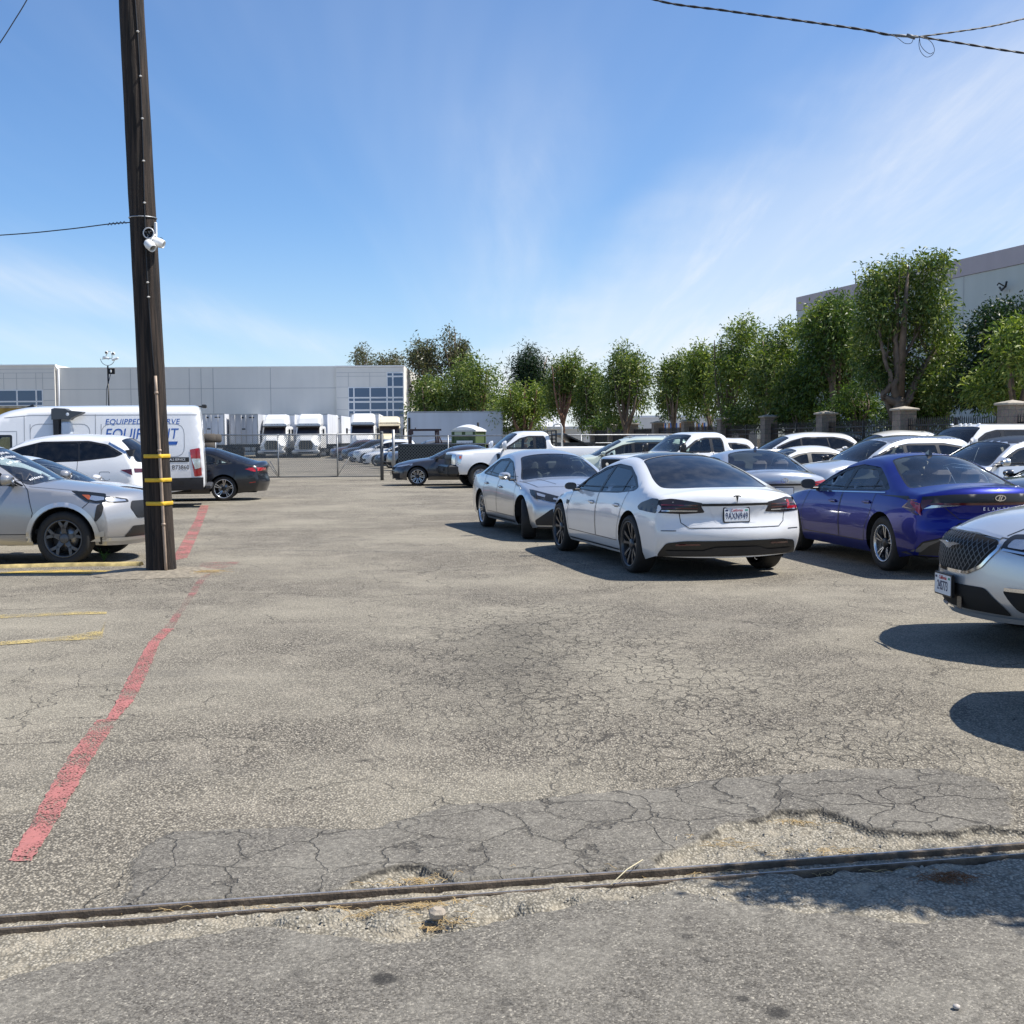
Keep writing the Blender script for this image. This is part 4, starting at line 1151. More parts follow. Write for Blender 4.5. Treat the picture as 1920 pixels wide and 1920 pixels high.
# ------------------------------------------------------------------ LONG WHITE SUV facing left
b = build_car('parked_suv', BIGSUV, M_WHITE, (-8.95, 26.1), -90.0, 'long white three row SUV with privacy glass, facing left in front of the lettered van', 'car', wheels='silver', side_glass=[M_GT, M_GD, M_GD], rear_glass=M_GD, step=.08)
seams(b, side_lines=door_seams(BIGSUV) + [rounded([(-1.88,.98),(-1.66,.98),(-1.66,.80),(-1.88,.80)], .03, 2)])
sidepatch(b, 'taillight', rounded([(-2.10,1.02),(-2.34,1.04),(-2.36,.90)], .01, 2), .006, M_DRED)
endpatch(b, 'taillight', False, rounded([(.45,1.03),(.88,1.05),(.88,.96),(.45,.96)], .01, 2), .006, M_DRED, both=True)
sidepatch(b, 'pillar_trim', [(-2.16,1.44),(-2.38,1.46),(-2.34,1.30),(-2.26,1.30)], .006, M_TRIM)
sidepatch(b, 'window_trim', [(-1.78,1.575),(-2.16,1.37),(-2.24,1.39),(-1.80,1.615)], .004, M_CHROME)

# ------------------------------------------------------------------ WHITE RENTAL VAN
v = build_car('cargo_van', VAN, M_WHITE, (-9.05, 29.4), -103.0, 'tall white cargo van with blue lettering and number B73860, parked behind the pole', 'van', wheels='steel', interior=True, step=.11)
vr = v['root']; vs_ = v['sh'].m_side(1); 
# the side seen from the camera is its left one
def side_M(info, x, z, sg=1, off=.004):
    w_ = float(info['sh'].W(x, z))
    dz = (float(info['sh'].W(x, z + .3)) - w_) / .3
    # columns: text right, text up, normal
    if sg > 0: M = Matrix(((-1, 0, 0, 0), (0, dz, 1, 0), (0, 1, 0, 0), (0, 0, 0, 1)))
    else: M = Matrix(((1, 0, 0, 0), (0, -dz, -1, 0), (0, 1, 0, 0), (0, 0, 0, 1)))
    return Matrix.Translation((x, sg * (w_ + off), z)) @ M
text_mesh('EQUIPPED TO SERVE', .185, M_VANBLUE, 'lettering', vr, side_M(v, -1.93, 2.10), shear=.18, xs=.98, spacing=1.04, extrude=.0006)
text_mesh('EQUIPMENT', .36, M_VANBLUE, 'lettering', vr, side_M(v, -1.90, 1.80, off=.005), shear=.18, xs=.86, spacing=1.0, extrude=.0008)
bo = vr.children[0]
sidepatch(v, 'side_stripe', [(-2.75,1.62),(-1.1,1.62),(-1.1,1.54),(-2.72,1.54)], .006, M_VANBLUE)
text_mesh('B73860', .155, M_BLK, 'lettering', vr, side_M(v, -2.80, .985), xs=.85, extrude=.0006)
sidepatch(v, 'side_stripe', [(-3.0,1.235),(-1.2,1.235),(-1.2,1.12),(-3.0,1.12)], .006, M_TRIM)
text_mesh('SALES RENTALS SERVICE', .075, M_STICK, 'lettering', vr, side_M(v, -2.55, 1.178, off=.009), xs=.9, extrude=.0006)
sidepatch(v, 'lower_cladding', [(-3.33,.74),(-2.0,.72),(-1.62,.62),(-1.62,.40),(-3.33,.44)], .010, M_PLAS)
sidepatch(v, 'lower_cladding', [(-1.55,.60),(1.60,.60),(1.60,.42),(-1.55,.42)], .010, M_PLAS)
sidepatch(v, 'taillight', rounded([(-3.02,1.42),(-3.26,1.46),(-3.30,.78),(-3.12,.76)], .03, 3), .010, M_RED)
sidepatch(v, 'reversing_light', rounded([(-3.06,1.20),(-3.27,1.20),(-3.28,.98),(-3.14,.94)], .02, 3), .014, M_CLEARL)
sidepatch(v, 'fuel_cap', rounded([(-2.88,.66),(-2.76,.66),(-2.76,.56),(-2.88,.56)], .05, 4), .014, M_TRIM)
seams(v, side_lines=door_seams(VAN) + [[(.75,2.25),(.75,.45)], [(-.85,2.28),(-.85,.45)], [(1.2,2.2),(.6,2.26),(-3.2,2.27)], rounded([(.62,2.05),(-.72,2.05),(-.72,1.2),(.62,1.2)], .2, 4) + [(.62,2.05)], rounded([(-.98,2.05),(-2.9,2.05),(-2.9,1.25),(-.98,1.25)], .25, 4) + [(-.98,2.05)]], width=.016, mat=simple('shallow_crease', (.32, .33, .35), .6))
m = MB(); m.add([(-3.12,.0,2.50),(-3.4,.0,2.52),(-3.4,.0,2.45),(-3.12,0.06,2.50),(-3.4,.06,2.52),(-3.4,.06,2.45)], [(0,1,2),(3,5,4),(0,3,4,1),(1,4,5,2)], 0)
m.box((-3.36, 0, 2.50), (.12, .5, .08), 0, bev=.02); m.build('brake_light_housing', [M_TRIM], vr)
antenna(v, .75, M_TRIM)
for sg in (1, -1):
    m = MB(); m.box((-3.44, sg * .62, .50), (.16, .9, .12), 0, bev=.03); m.build('rear_bumper', [M_PLAS], vr)

# ------------------------------------------------------------------ BLACK SEDAN rear
k = build_car('parked_sedan', ACCORD, M_BLACK, (-7.95, 32.6), -100.0, 'glossy black sedan with five spoke rims, its tail showing behind the lettered van', 'car', wheels='two', spokes=5)
sidepatch(k, 'taillight', rounded([(-1.98,.86),(-2.20,.90),(-2.28,.82),(-2.26,.78)], .01, 2), .006, M_RED)
endpatch(k, 'taillight', False, rounded([(.40,.88),(.86,.90),(.88,.80),(.40,.82)], .01, 2), .006, M_RED, both=True)
sidepatch(k, 'reflector', [(-2.10,.50),(-2.26,.52),(-2.26,.50),(-2.10,.48)], .006, M_RED)
seams(k, side_lines=door_seams(ACCORD)); antenna(k, -.85, M_BLACK)

# ------------------------------------------------------------------ CHARCOAL SEDAN facing left
k2 = build_car('parked_sedan', KIA, M_CHAR, (-.72, 42.45), -96.0, 'dark grey compact sedan facing left beside the gate post', 'car', wheels='two', spokes=8)
endpatch(k2, 'headlight', True, rounded([(.46,.70),(.66,.745),(.84,.78),(.86,.72),(.66,.68),(.46,.66)], .01, 2), .006, M_CLEARL, both=True)
sidepatch(k2, 'headlight', rounded([(1.50,.79),(1.86,.74),(1.88,.69),(1.70,.72)], .01, 2), .006, M_CLEARL)
endpatch(k2, 'grille', True, rounded([(-.42,.66),(.42,.66),(.36,.56),(-.36,.56)], .01, 2), .006, M_BLK)
endpatch(k2, 'air_intake', True, rounded([(-.74,.44),(.74,.44),(.66,.26),(-.66,.26)], .02, 2), .006, M_BLK)
plate(k2, True, .45, 0, '', 0, .04)
seams(k2, side_lines=door_seams(KIA))

# ------------------------------------------------------------------ WHITE WORK TRUCK facing left
f = build_car('pickup_truck', F250, M_WHITE, (2.25, 40.9), -103.0, 'white single cab work truck facing left with a black headache rack behind the cab', 'truck', wheels='steel', side_glass=M_GL)
fr = f['root']
endpatch(f, 'grille', True, rounded([(-.62,1.12),(.62,1.12),(.60,.78),(-.60,.78)], .03, 2), .01, M_TRIM)
endpatch(f, 'grille_bar', True, [(-.56,.98),(.56,.98),(.56,.93),(-.56,.93)], .03, M_PLAS)
endpatch(f, 'headlight', True, rounded([(.64,1.13),(.90,1.12),(.90,.78),(.64,.80)], .02, 2), .01, M_CLEARL, both=True)
sidepatch(f, 'headlight', rounded([(2.58,1.13),(2.40,1.12),(2.44,.96),(2.50,.80),(2.58,.78)], .02, 2), .01, M_CLEARL)
sidepatch(f, 'turn_signal', rounded([(2.52,1.08),(2.43,1.07),(2.46,.98),(2.52,.98)], .02, 2), .016, M_AMBER)
sidepatch(f, 'fender_vent', rounded([(1.26,1.14),(1.14,1.14),(1.14,.92),(1.22,.90)], .02, 2), .01, M_TRIM)
m = MB(); m.box((2.72, 0, .60), (.42, 1.98, .36), 0, bev=.06); m.box((2.86, 0, .62), (.2, .8, .12), 1); m.build('front_bumper', [M_TRIM, M_PLAS], fr)
seams(f, side_lines=door_seams(F250), width=.014)
m = MB()
for yy in (-.82, -.28, .28, .82): m.tube([(-.85, yy, 1.36), (-.85, yy, 1.92)], .03, 6)
for zz_ in (1.5, 1.62, 1.74, 1.90): m.tube([(-.85, -.84, zz_), (-.85, .84, zz_)], .025, 6)
m.build('headache_rack', [M_TRIM], fr)
m = MB(); m.tube([(-1.05, .85, 1.36), (-1.05, .85, 2.02), (-1.0, .85, 2.12), (-.9, .85, 2.15), (-.78, .85, 2.10), (-.72, .85, 1.96)], .035, 8); m.build('loop_post', [M_WHITE2], fr)
m = MB(); m.box((-1.75, 0, 1.53), (1.3, 1.5, .05), 0, R=Matrix.Rotation(rad(-24), 3, 'Y')); m.box((-1.75, 0, 1.44), (1.1, 1.3, .12), 0); m.build('box_lid', [M_TRIM], fr)

# ------------------------------------------------------------------ PALE GREEN SUV
g = build_car('parked_suv', remap(SUV, wb=2.9, hz=1.02), M_GREEN, (5.0, 37.5), -92.0, 'pale green SUV with roof rails behind the silver and white sedans', 'car', wheels='silver', side_glass=[M_GL, M_GT, M_GL], trim=M_TRIM)
for sg in (1, -1):
    m = MB(); m.tube([(-.1, sg * .66, 1.64), (-.3, sg * .66, 1.70), (-1.3, sg * .66, 1.71), (-1.6, sg * .66, 1.65)], .018, 6)
    m.build('roof_rail', [M_ALU], g['root'])
# ------------------------------------------------------------------ WHITE PICKUP behind the liftback
q = build_car('pickup_truck', F150, M_WHITE, (6.75, 34.0), -112.0, 'white pickup truck with black mirrors, its cab showing above the roof of the white liftback', 'truck', wheels='steel', side_glass=M_GL)
endpatch(q, 'grille', True, rounded([(-.56,1.06),(.56,1.06),(.50,.74),(-.50,.74)], .05, 2), .01, M_BLK)
flat_end(q, True, [[(.09 * math.cos(z_), .045 * math.sin(z_)) for z_ in np.linspace(0, 2 * math.pi, 17)[:-1]]], .92, 0, M_CHROME, 'badge', 1, .04)
endpatch(q, 'headlight', True, rounded([(.62,1.06),(.88,1.05),(.88,.80),(.62,.82)], .02, 2), .01, M_CLEARL, both=True)
for c in children_of(q['root']):
    if c.name.startswith('wing_mirror'): c.data.materials[0] = M_TRIM
seams(q, side_lines=door_seams(F150), width=.014)
# ------------------------------------------------------------------ SILVER SEDAN rear, behind the liftback
c_ = build_car('parked_sedan', CAMRY, paint('steel_silver', (.50, .53, .57), metal=.6, rough=.3, dust=.03), (4.50, 20.9), -6.0, 'silver sedan seen from behind between the white liftback and the blue sedan', 'car', wheels='silver', seat_mat=M_SEATG)
endpatch(c_, 'taillight', False, rounded([(.42,.86),(.80,.90),(.88,.86),(.88,.78),(.60,.80),(.46,.82)], .02, 2), .006, M_RED, both=True)
endpatch(c_, 'garnish', False, [(-.44,.845),(.44,.845),(.44,.815),(-.44,.815)], .008, M_TRIM)
flat_end(c_, False, [[(x_ * .8, y_) for x_, y_ in q_] for q_ in ringq[:24]] + [[(x_ * .32, y_ * 1.0) for x_, y_ in q_] for q_ in ringq[:24]], .90, 0, M_CHROME, 'badge', .16, .014)
plate(c_, False, .70, 0, '', 0, .015)
antenna(c_, -.80, M_NAVY); seams(c_, side_lines=door_seams(CAMRY))

# ------------------------------------------------------------------ cars further back on the right
def far_car(name, spec, mat, nose, heading, label, cat='car', **kw):
    """placed by the middle of its nose"""
    th = rad(heading); L = Shape(spec).xn + spec['wb'] / 2
    info = build_car(name, spec, mat, (nose[0] - math.sin(th) * L, nose[1] - math.cos(th) * L), heading, label, cat, step=.11, **kw)
    seams(info, side_lines=door_seams(spec), width=.012)
    return info
r1 = far_car('parked_suv', remap(SUV, wb=2.95, hz=1.0, ro=1.2), M_ICE, (6.3, 26.6), -108, 'silver crossover with black mirrors and pale seats behind the roof of the blue sedan', roof_mat=M_GREY, side_glass=[M_GL, M_GD, M_GD], wheels='silver', seat_mat=M_SEATG)
for c in children_of(r1['root']):
    if c.name.startswith('wing_mirror'): c.data.materials[0] = M_TRIM
r2 = far_car('parked_suv', BIGSUV, M_WHITE, (7.0, 40.0), -95, 'white three row SUV right behind the cab of the white pickup', side_glass=[M_GT, M_GD, M_GD], wheels='silver')
r3 = far_car('parked_suv', remap(BIGSUV, hz=1.0), M_WHITE2, (9.2, 46.0), -93, 'cream white SUV roof furthest back, in front of the picket fence', side_glass=M_GD, wheels='silver', interior=False)
r4 = far_car('parked_sedan', CAMRY, M_WHITE, (4.75, 29.3), -100, 'low white sedan mostly hidden between the silver sedan roof and the white SUV', wheels='silver', interior=False, side_glass=M_GT)
r5 = far_car('parked_suv', remap(SUV, wb=2.6, hz=1.10, lf=.7), M_WHITE2, (9.7, 37.5), -100, 'old cream white two door SUV by the brick pillars', side_glass=[M_GT, M_GD, M_GD], wheels='steel')
r6 = far_car('pickup_truck', CREW, M_WHITE, (9.9, 31.0), -112, 'large white crew cab pickup with roof marker lights at the right', 'truck', side_glass=[M_GT, M_GD], wheels='steel')
m = MB()
for yy in (-.5, -.18, 0, .18, .5): m.box((.42, yy, 1.955), (.08, .07, .035), 0, bev=.01)
m.build('marker_light', [M_STICK], r6['root'])
r7 = far_car('parked_suv', remap(SUV, wb=2.8, hz=.98), M_SILVER, (7.8, 23.2), -112, 'silver SUV with a black roof and stickers on its windscreen, right behind the blue sedan', roof_mat=M_TRIM, wheels='silver')
r8 = far_car('parked_sedan', CAMRY, M_CHAR, (7.2, 18.9), -104, 'dark grey sedan with a sloping windscreen at the right edge behind the blue sedan', wheels='silver')
r10 = far_car('parked_suv', remap(SUV, wb=2.8, hz=.98), M_WHITE, (4.5, 42.5), -95, 'white SUV just behind the pale green one', side_glass=M_GD, wheels='silver', interior=False)
r11 = far_car('parked_sedan', CAMRY, M_NAVY, (13.6, 44.0), -93, 'dark sedan roof between the cream SUVs near the picket fence', side_glass=M_GD, wheels='silver', interior=False)

# ------------------------------------------------------------------ the row of cars beyond the gate
rowd = [('parked_suv', SUV, M_MAROON, (-14.3, 92.5), 'maroon pickup-like SUV at the far end of the row beyond the gate'),
        ('parked_suv', SUV, M_CHAR, (-12.6, 87.0), 'dark SUV second from the far end of the row beyond the gate'),
        ('parked_sedan', KIA, M_NAVY, (-11.6, 83.0), 'blue hatchback in the row beyond the gate'),
        ('parked_suv', SUV, M_WHITE, (-10.6, 78.5), 'white SUV beside the blue hatchback in the row beyond the gate'),
        ('parked_sedan', CAMRY, M_WHITE, (-9.3, 73.0), 'white sedan with black intakes in the row beyond the gate'),
        ('parked_sedan', CAMRY, M_BLACK, (-7.9, 67.5), 'black sedan in the row beyond the gate'),
        ('parked_suv', SUV, M_GREY, (-6.6, 62.0), 'grey wrecked-looking SUV nearest the gate in the row beyond it')]
for nm, sp_, mt_, ns, lb in rowd:
    i_ = far_car(nm, sp_, mt_, ns, -98, lb, side_glass=M_GD, wheels='silver', interior=False, group='cars parked in a row beyond the gate')
    endpatch(i_, 'headlight', True, rounded([(.5, sp_['keys'][3][1] - .02), (.85, sp_['keys'][3][1] + .02), (.85, sp_['keys'][3][1] - .08), (.5, sp_['keys'][3][1] - .09)], .01, 2), .008, M_CLEARL, both=True)
    endpatch(i_, 'air_intake', True, rounded([(-.7,.46),(.7,.46),(.6,.30),(-.6,.30)], .02, 2), .008, M_BLK)
# ------------------------------------------------------------------ ground: one sheet, fine near the rail, coarse to the horizon
def axis(fine0, fine1, step, lo, hi, g=1.07):
    a = list(np.arange(fine0, fine1 + 1e-9, step))
    s_ = step; x = a[-1]
    while x < hi: s_ *= g; x += s_; a.append(x)
    s_ = step; x = a[0]
    while x > lo: s_ *= g; x -= s_; a.insert(0, x)
    return np.array(a)
gx = axis(-2.4, 2.5, .0125, -700, 700)
gy = axis(3.3, 5.7, .0095, -60, 1500, 1.025)
GX, GY = np.meshgrid(gx, gy)
_tab = np.random.default_rng(5).random((256, 256))
def vnoise(x, y, s=1.0):
    x = x * s + 100; y = y * s + 100
    xi = np.floor(x).astype(int); yi = np.floor(y).astype(int)
    fx_ = x - xi; fy_ = y - yi
    fx_ = fx_ * fx_ * (3 - 2 * fx_); fy_ = fy_ * fy_ * (3 - 2 * fy_)
    a = _tab[xi % 256, yi % 256]; b = _tab[(xi + 1) % 256, yi % 256]; c = _tab[xi % 256, (yi + 1) % 256]; d = _tab[(xi + 1) % 256, (yi + 1) % 256]
    return (a * (1 - fx_) + b * fx_) * (1 - fy_) + (c * (1 - fx_) + d * fx_) * fy_
def fbm(x, y, s, o=4):
    r = 0; am = .5
    for i in range(o): r = r + am * vnoise(x + i * 17.3, y - i * 9.1, s); s *= 2.03; am *= .5
    return r / (1 - .5**o)
def G2(pts): return [tuple(gp(u, v)[:2]) for u, v in pts]
def smoothstep(a, b, x): t = np.clip((x - a) / (b - a), 0, 1); return t * t * (3 - 2 * t)
near = (GX > -8) & (GX < 8) & (GY > 1.5) & (GY < 16)
nx = GX[near]; ny = GY[near]
jx = nx + (fbm(nx, ny, 7) - .5) * .10 + (fbm(nx + 9, ny, 22, 2) - .5) * .016
jy = ny + (fbm(nx + 40, ny + 7, 7) - .5) * .12 + (fbm(nx, ny + 33, 22, 2) - .5) * .016
JP = np.stack([jx, jy], -1)
def sdist(poly, P=JP):
    """signed distance, positive inside"""
    poly = np.array(poly); ins = inpoly(P, poly)
    segs = [(poly[i], poly[(i + 1) % len(poly)]) for i in range(len(poly))]
    d = segdist(P, segs)
    return np.where(ins, d, -d)
patchN = G2([(225,1715),(240,1640),(250,1600),(330,1562),(450,1556),(560,1548),(700,1560),(800,1522),(1000,1500),(1200,1482),(1330,1465),(1400,1455),(1560,1445),(1760,1438),(1850,1462),(1905,1500),(1900,1548),(1850,1552),(1740,1562),(1640,1556),(1590,1540),(1540,1522),(1450,1526),(1370,1548),(1290,1580),(1240,1602),(1215,1650),(900,1668),(600,1690),(400,1705)])
holeN = G2([(1225,1645),(1240,1602),(1290,1580),(1370,1546),(1450,1523),(1545,1519),(1600,1543),(1640,1556),(1740,1562),(1850,1551),(1960,1556),(1960,1600),(1600,1630)])
hole2 = G2([(640,1672),(665,1655),(700,1636),(740,1620),(790,1626),(830,1640),(875,1653),(872,1672),(760,1680)])
hole3 = G2([(690,1735),(760,1725),(880,1705),(960,1700),(1060,1690),(1000,1715),(900,1740),(760,1752)])
southA = G2([(-300,1850),(0,1830),(200,1790),(330,1765),(450,1745),(560,1735),(640,1760),(740,1765),(860,1745),(950,1716),(1100,1695),(1250,1672),(1500,1705),(1600,1720),(1700,1735),(1960,1700),(2300,1690),(2600,2600),(-900,2600)])
bandS = G2([(-300,1740),(0,1722),(640,1676),(1240,1637),(1920,1584),(2300,1560),(2300,1720),(1960,1720),(1700,1750),(1500,1720),(1250,1690),(950,1735),(860,1765),(700,1785),(560,1755),(330,1790),(0,1860),(-300,1890)])
dPN = sdist(patchN); dHN = sdist(holeN); dH2 = sdist(hole2); dH3 = sdist(hole3); dSA = sdist(southA)
# rail line
RAIL = [gp(u, v)[:2] for u, v in [(-1500,1830),(-300,1740),(0,1718),(267,1698),(640,1673.5),(872,1656),(1280,1633.5),(1594,1619),(1920,1582),(2400,1545),(3600,1460)]]
RAIL = np.array(RAIL)
cf = np.polyfit(RAIL[:, 0], RAIL[:, 1], 2)
def rail_y(x): return cf[0] * x * x + cf[1] * x + cf[2]
slope = cf[1]
nrail = (ny - rail_y(nx)) / math.sqrt(1 + slope**2)     # + = far side
patch_n = smoothstep(-.012, .012, dPN)
hole_n = smoothstep(-.003, .006, dHN); hole_2 = smoothstep(-.003, .006, dH2); hole_3 = smoothstep(-.01, .02, dH3)
south_a = smoothstep(-.02, .03, dSA)
H = (fbm(nx, ny, 1.1, 3) - .5) * .02
H = H + patch_n * .010 * (1 - hole_n) * (1 - hole_2)
rubble = (fbm(nx, ny, 11, 4) - .45)
hg_n = smoothstep(-.004, .026, dHN); hg_2 = smoothstep(-.004, .026, dH2)
H = H - hg_n * (.024 - .028 * np.clip(rubble, -.4, .6)) - hg_2 * (.026 - .030 * rubble)
H = H + south_a * .008
bs = smoothstep(0, .02, sdist(bandS)) * (1 - south_a)
lump = fbm(nx * .8, ny, 9, 3)
H = H - bs * (.014 - .035 * np.clip(lump - .42, -.2, .3))
H = H - hole_3 * .02
for (u, v, rr_) in ((735,1722,.085),(862,1710,.09),(620,1716,.07),(560,1722,.07),(1010,1695,.07),(1110,1686,.08)):
    c_ = gp(u, v); d = np.hypot(nx - c_[0], (ny - c_[1]) * 1.15)
    H = np.maximum(H, np.where(d < rr_ * 1.3, .012 - .05 * np.clip(d / rr_ - .55, 0, 2)**1.3 + .008 * (fbm(nx, ny, 40, 2) - .5), H))
# coarse stones of the open-graded surface
coarse = (1 - patch_n) * (1 - south_a) + hole_n
H = H + (fbm(nx, ny, 55, 2) - .5) * .006 * (coarse + .25) * (ny < 7)
# flangeway and rail bed
H = np.where((nrail < .0) & (nrail > -.085), -.019 + .012 * (fbm(nx, ny, 18, 3) - .5), H)
H = np.where((nrail >= .0) & (nrail < .028), -.05, H)
pale = np.clip(hole_n + hole_2 + hole_3 + bs, 0, 1)
pale = np.where((nrail < .0) & (nrail > -.085), 1.0, pale)
dust = smoothstep(0, .5, sdist(G2([(-300,1740),(-300,1640),(60,1600),(300,1610),(250,1700)]))) if False else 0
ZZ = np.zeros_like(GX); ZZ[near] = H
edge = smoothstep(0, 1.5, np.minimum(GX + 8, 8 - GX)) * smoothstep(0, 1.5, np.minimum(GY - 1.5, 16 - GY))
ZZ = ZZ * np.clip(edge, 0, 1)
col = np.zeros((GX.size, 4)); col[:, 3] = 1
tmp = np.zeros_like(GX)
tmp[near] = np.clip(patch_n * (1 - hole_n) * (1 - hole_2) + south_a * (1 - hole_3), 0, 1); col[:, 0] = tmp.ravel()
tmp = np.zeros_like(GX); tmp[near] = pale; col[:, 1] = tmp.ravel()
# alligator cracking zone in the middle, oil at spots
P_all = np.stack([GX.ravel(), GY.ravel()], -1)
ck = G2([(640,1240),(760,1150),(980,1110),(1200,1130),(1480,1230),(1800,1330),(1980,1440),(1980,1520),(1560,1500),(1250,1480),(1000,1450),(800,1380),(680,1330)])
selc = (GY.ravel() > 4) & (GY.ravel() < 14) & (np.abs(GX.ravel()) < 6)
tmpc = np.zeros(GX.size); tmpc[selc] = smoothstep(-.9, 1.2, sdist(ck, P_all[selc])); 
tmpn = np.zeros_like(GX); tmpn[near] = patch_n * .8
col[:, 2] = np.clip(tmpc + tmpn.ravel() * .9, 0, 1)
# dark stains, plus shade painted along the broken edges
st = np.zeros(GX.size)
for (u, v, r_, k_) in ((720,1838,.055,.9),(1287,1762,.03,.7),(1393,1878,.03,.8),(1458,1903,.05,.9),(1676,1775,.04,.5),(1322,1806,.03,.4),(1150,1890,.03,.4),(682,1425,.05,.5),(1345,1768,.02,.4),(1290,1725,.03,.35),(1440,1725,.025,.35),(1310,1790,.02,.4),(1480,1795,.025,.4),(1580,1760,.02,.35),(1200,1870,.03,.3),(560,1830,.04,.25),(950,1880,.04,.3),(1010,1700,.02,.3),(1120,1555,.03,.35),(1080,1530,.02,.3)):
    c_ = gp(u, v); d = np.hypot(GX.ravel() - c_[0], (GY.ravel() - c_[1]) * 1.1)
    st = np.maximum(st, k_ * (1 - smoothstep(r_ * .5, r_, d)))
for dd, k_ in ((dHN, .95), (dH2, .95), (dPN, .35)):  # shade of the step, painted as a dark line along hole and patch edges
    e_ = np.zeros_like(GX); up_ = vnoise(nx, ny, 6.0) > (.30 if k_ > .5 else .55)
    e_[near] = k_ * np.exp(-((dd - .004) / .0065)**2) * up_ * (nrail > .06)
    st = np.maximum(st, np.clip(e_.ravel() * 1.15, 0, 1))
lane = G2([(820,1180),(1080,1140),(1120,1260),(1060,1400),(880,1400),(800,1280)])
stc = np.zeros(GX.size); stc[selc] = .45 * smoothstep(-.2, 1.0, sdist(lane, P_all[selc]))
st = np.maximum(st, stc)
ny_, nx_ = GX.shape
idx = np.arange(GX.size).reshape(ny_, nx_)
quads = np.stack([idx[:-1, :-1], idx[:-1, 1:], idx[1:, 1:], idx[1:, :-1]], -1).reshape(-1, 4)
me = bpy.data.meshes.new('ground')
me.vertices.add(GX.size)
me.vertices.foreach_set('co', np.stack([GX, GY, ZZ], -1).ravel().astype(np.float32))
me.loops.add(quads.size); me.loops.foreach_set('vertex_index', quads.ravel().astype(np.int32))
me.polygons.add(len(quads)); me.polygons.foreach_set('loop_start', np.arange(0, quads.size, 4, dtype=np.int32))
me.polygons.foreach_set('loop_total', np.full(len(quads), 4, dtype=np.int32))
me.update(calc_edges=True)
me.polygons.foreach_set('use_smooth', np.ones(len(quads), bool))
at = me.color_attributes.new('mask', 'FLOAT_COLOR', 'POINT'); at.data.foreach_set('color', col.ravel().astype(np.float32))
a2 = me.attributes.new('stain_edge_shade', 'FLOAT', 'POINT'); a2.data.foreach_set('value', st.astype(np.float32))
ground = bpy.data.objects.new('ground', me); C.objects.link(ground); tag(ground, 'cracked sun bleached asphalt of the vehicle yard', None, None, 'structure')
def ground_z(x, y):
    j = np.clip(np.searchsorted(gx, x), 1, len(gx) - 1); i = np.clip(np.searchsorted(gy, y), 1, len(gy) - 1)
    return float(ZZ[i, j])

m, N, L, B = new_mat('asphalt')
def nd(t, **k):
    n = N.new(t)
    for a_, b_ in k.items(): setattr(n, a_, b_)
    return n
def lk(a_, b_): L.new(a_, b_)
tc = nd('ShaderNodeTexCoord'); OBJ = tc.outputs['Object']
def nz(scale, detail=4, rough=.55, vec=None, dist=0.0):
    n = nd('ShaderNodeTexNoise'); n.inputs['Scale'].default_value = scale; n.inputs['Detail'].default_value = detail; n.inputs['Roughness'].default_value = rough; n.inputs['Distortion'].default_value = dist
    lk(vec or OBJ, n.inputs['Vector']); return n.outputs['Fac']
def mr(v, a, b, c=0.0, d=1.0, sm=False):
    n = nd('ShaderNodeMapRange')
    if sm: n.interpolation_type = 'SMOOTHSTEP'
    for i_, q_ in zip(('From Min', 'From Max', 'To Min', 'To Max'), (a, b, c, d)): n.inputs[i_].default_value = q_
    lk(v, n.inputs['Value']); return n.outputs[0]
def mth(op, a, b=None, cl=False):
    n = nd('ShaderNodeMath', operation=op, use_clamp=cl)
    for i_, q_ in enumerate((a, b)):
        if q_ is None: continue
        if isinstance(q_, (int, float)): n.inputs[i_].default_value = q_
        else: lk(q_, n.inputs[i_])
    return n.outputs[0]
def mixc(f, a, b, bt='MIX'):
    n = nd('ShaderNodeMix', data_type='RGBA', blend_type=bt)
    if isinstance(f, (int, float)): n.inputs['Factor'].default_value = f
    else: lk(f, n.inputs['Factor'])
    for nm_, q_ in (('A', a), ('B', b)):
        if isinstance(q_, tuple): n.inputs[nm_].default_value = (*q_, 1)
        else: lk(q_, n.inputs[nm_])
    return n.outputs['Result']
atn = nd('ShaderNodeAttribute', attribute_name='mask'); sepm = nd('ShaderNodeSeparateColor'); lk(atn.outputs['Color'], sepm.inputs[0])
PATCH, PALE, CRK = sepm.outputs[0], sepm.outputs[1], sepm.outputs[2]
ast = nd('ShaderNodeAttribute', attribute_name='stain_edge_shade'); STN_SHADE = ast.outputs['Fac']
# stones
vor = nd('ShaderNodeTexVoronoi'); vor.inputs['Scale'].default_value = 85; lk(OBJ, vor.inputs['Vector'])
vcol = nd('ShaderNodeSeparateColor'); lk(vor.outputs['Color'], vcol.inputs[0])
fine = nd('ShaderNodeTexVoronoi'); fine.inputs['Scale'].default_value = 170; lk(OBJ, fine.inputs['Vector'])
fcol = nd('ShaderNodeSeparateColor'); lk(fine.outputs['Color'], fcol.inputs[0])
stone = mixc(vcol.outputs[0], (.13, .118, .098), (.40, .365, .30))
stone = mixc(mr(vor.outputs['Distance'], .36, .62, 0, .9), stone, (.045, .04, .034))
stone = mixc(mr(nz(38, 3, .6), .52, .72, 0, .65, True), stone, (.09, .082, .068))
big = nz(.35, 6, .6); mid = nz(2.2, 6, .6); strk_m = nd('ShaderNodeMapping'); strk_m.inputs['Scale'].default_value = (.25, 1.3, 1); strk_m.inputs['Rotation'].default_value = (0, 0, rad(-8)); lk(OBJ, strk_m.inputs[0])
strk = nz(1.1, 7, .62, strk_m.outputs[0], .8)
base = mixc(mr(big, .35, .68, 0, 1, True), stone, mixc(.5, stone, (.33, .305, .245)))
base = mixc(mr(strk, .50, .72, 0, .55, True), base, mixc(.6, base, (.12, .112, .10)))
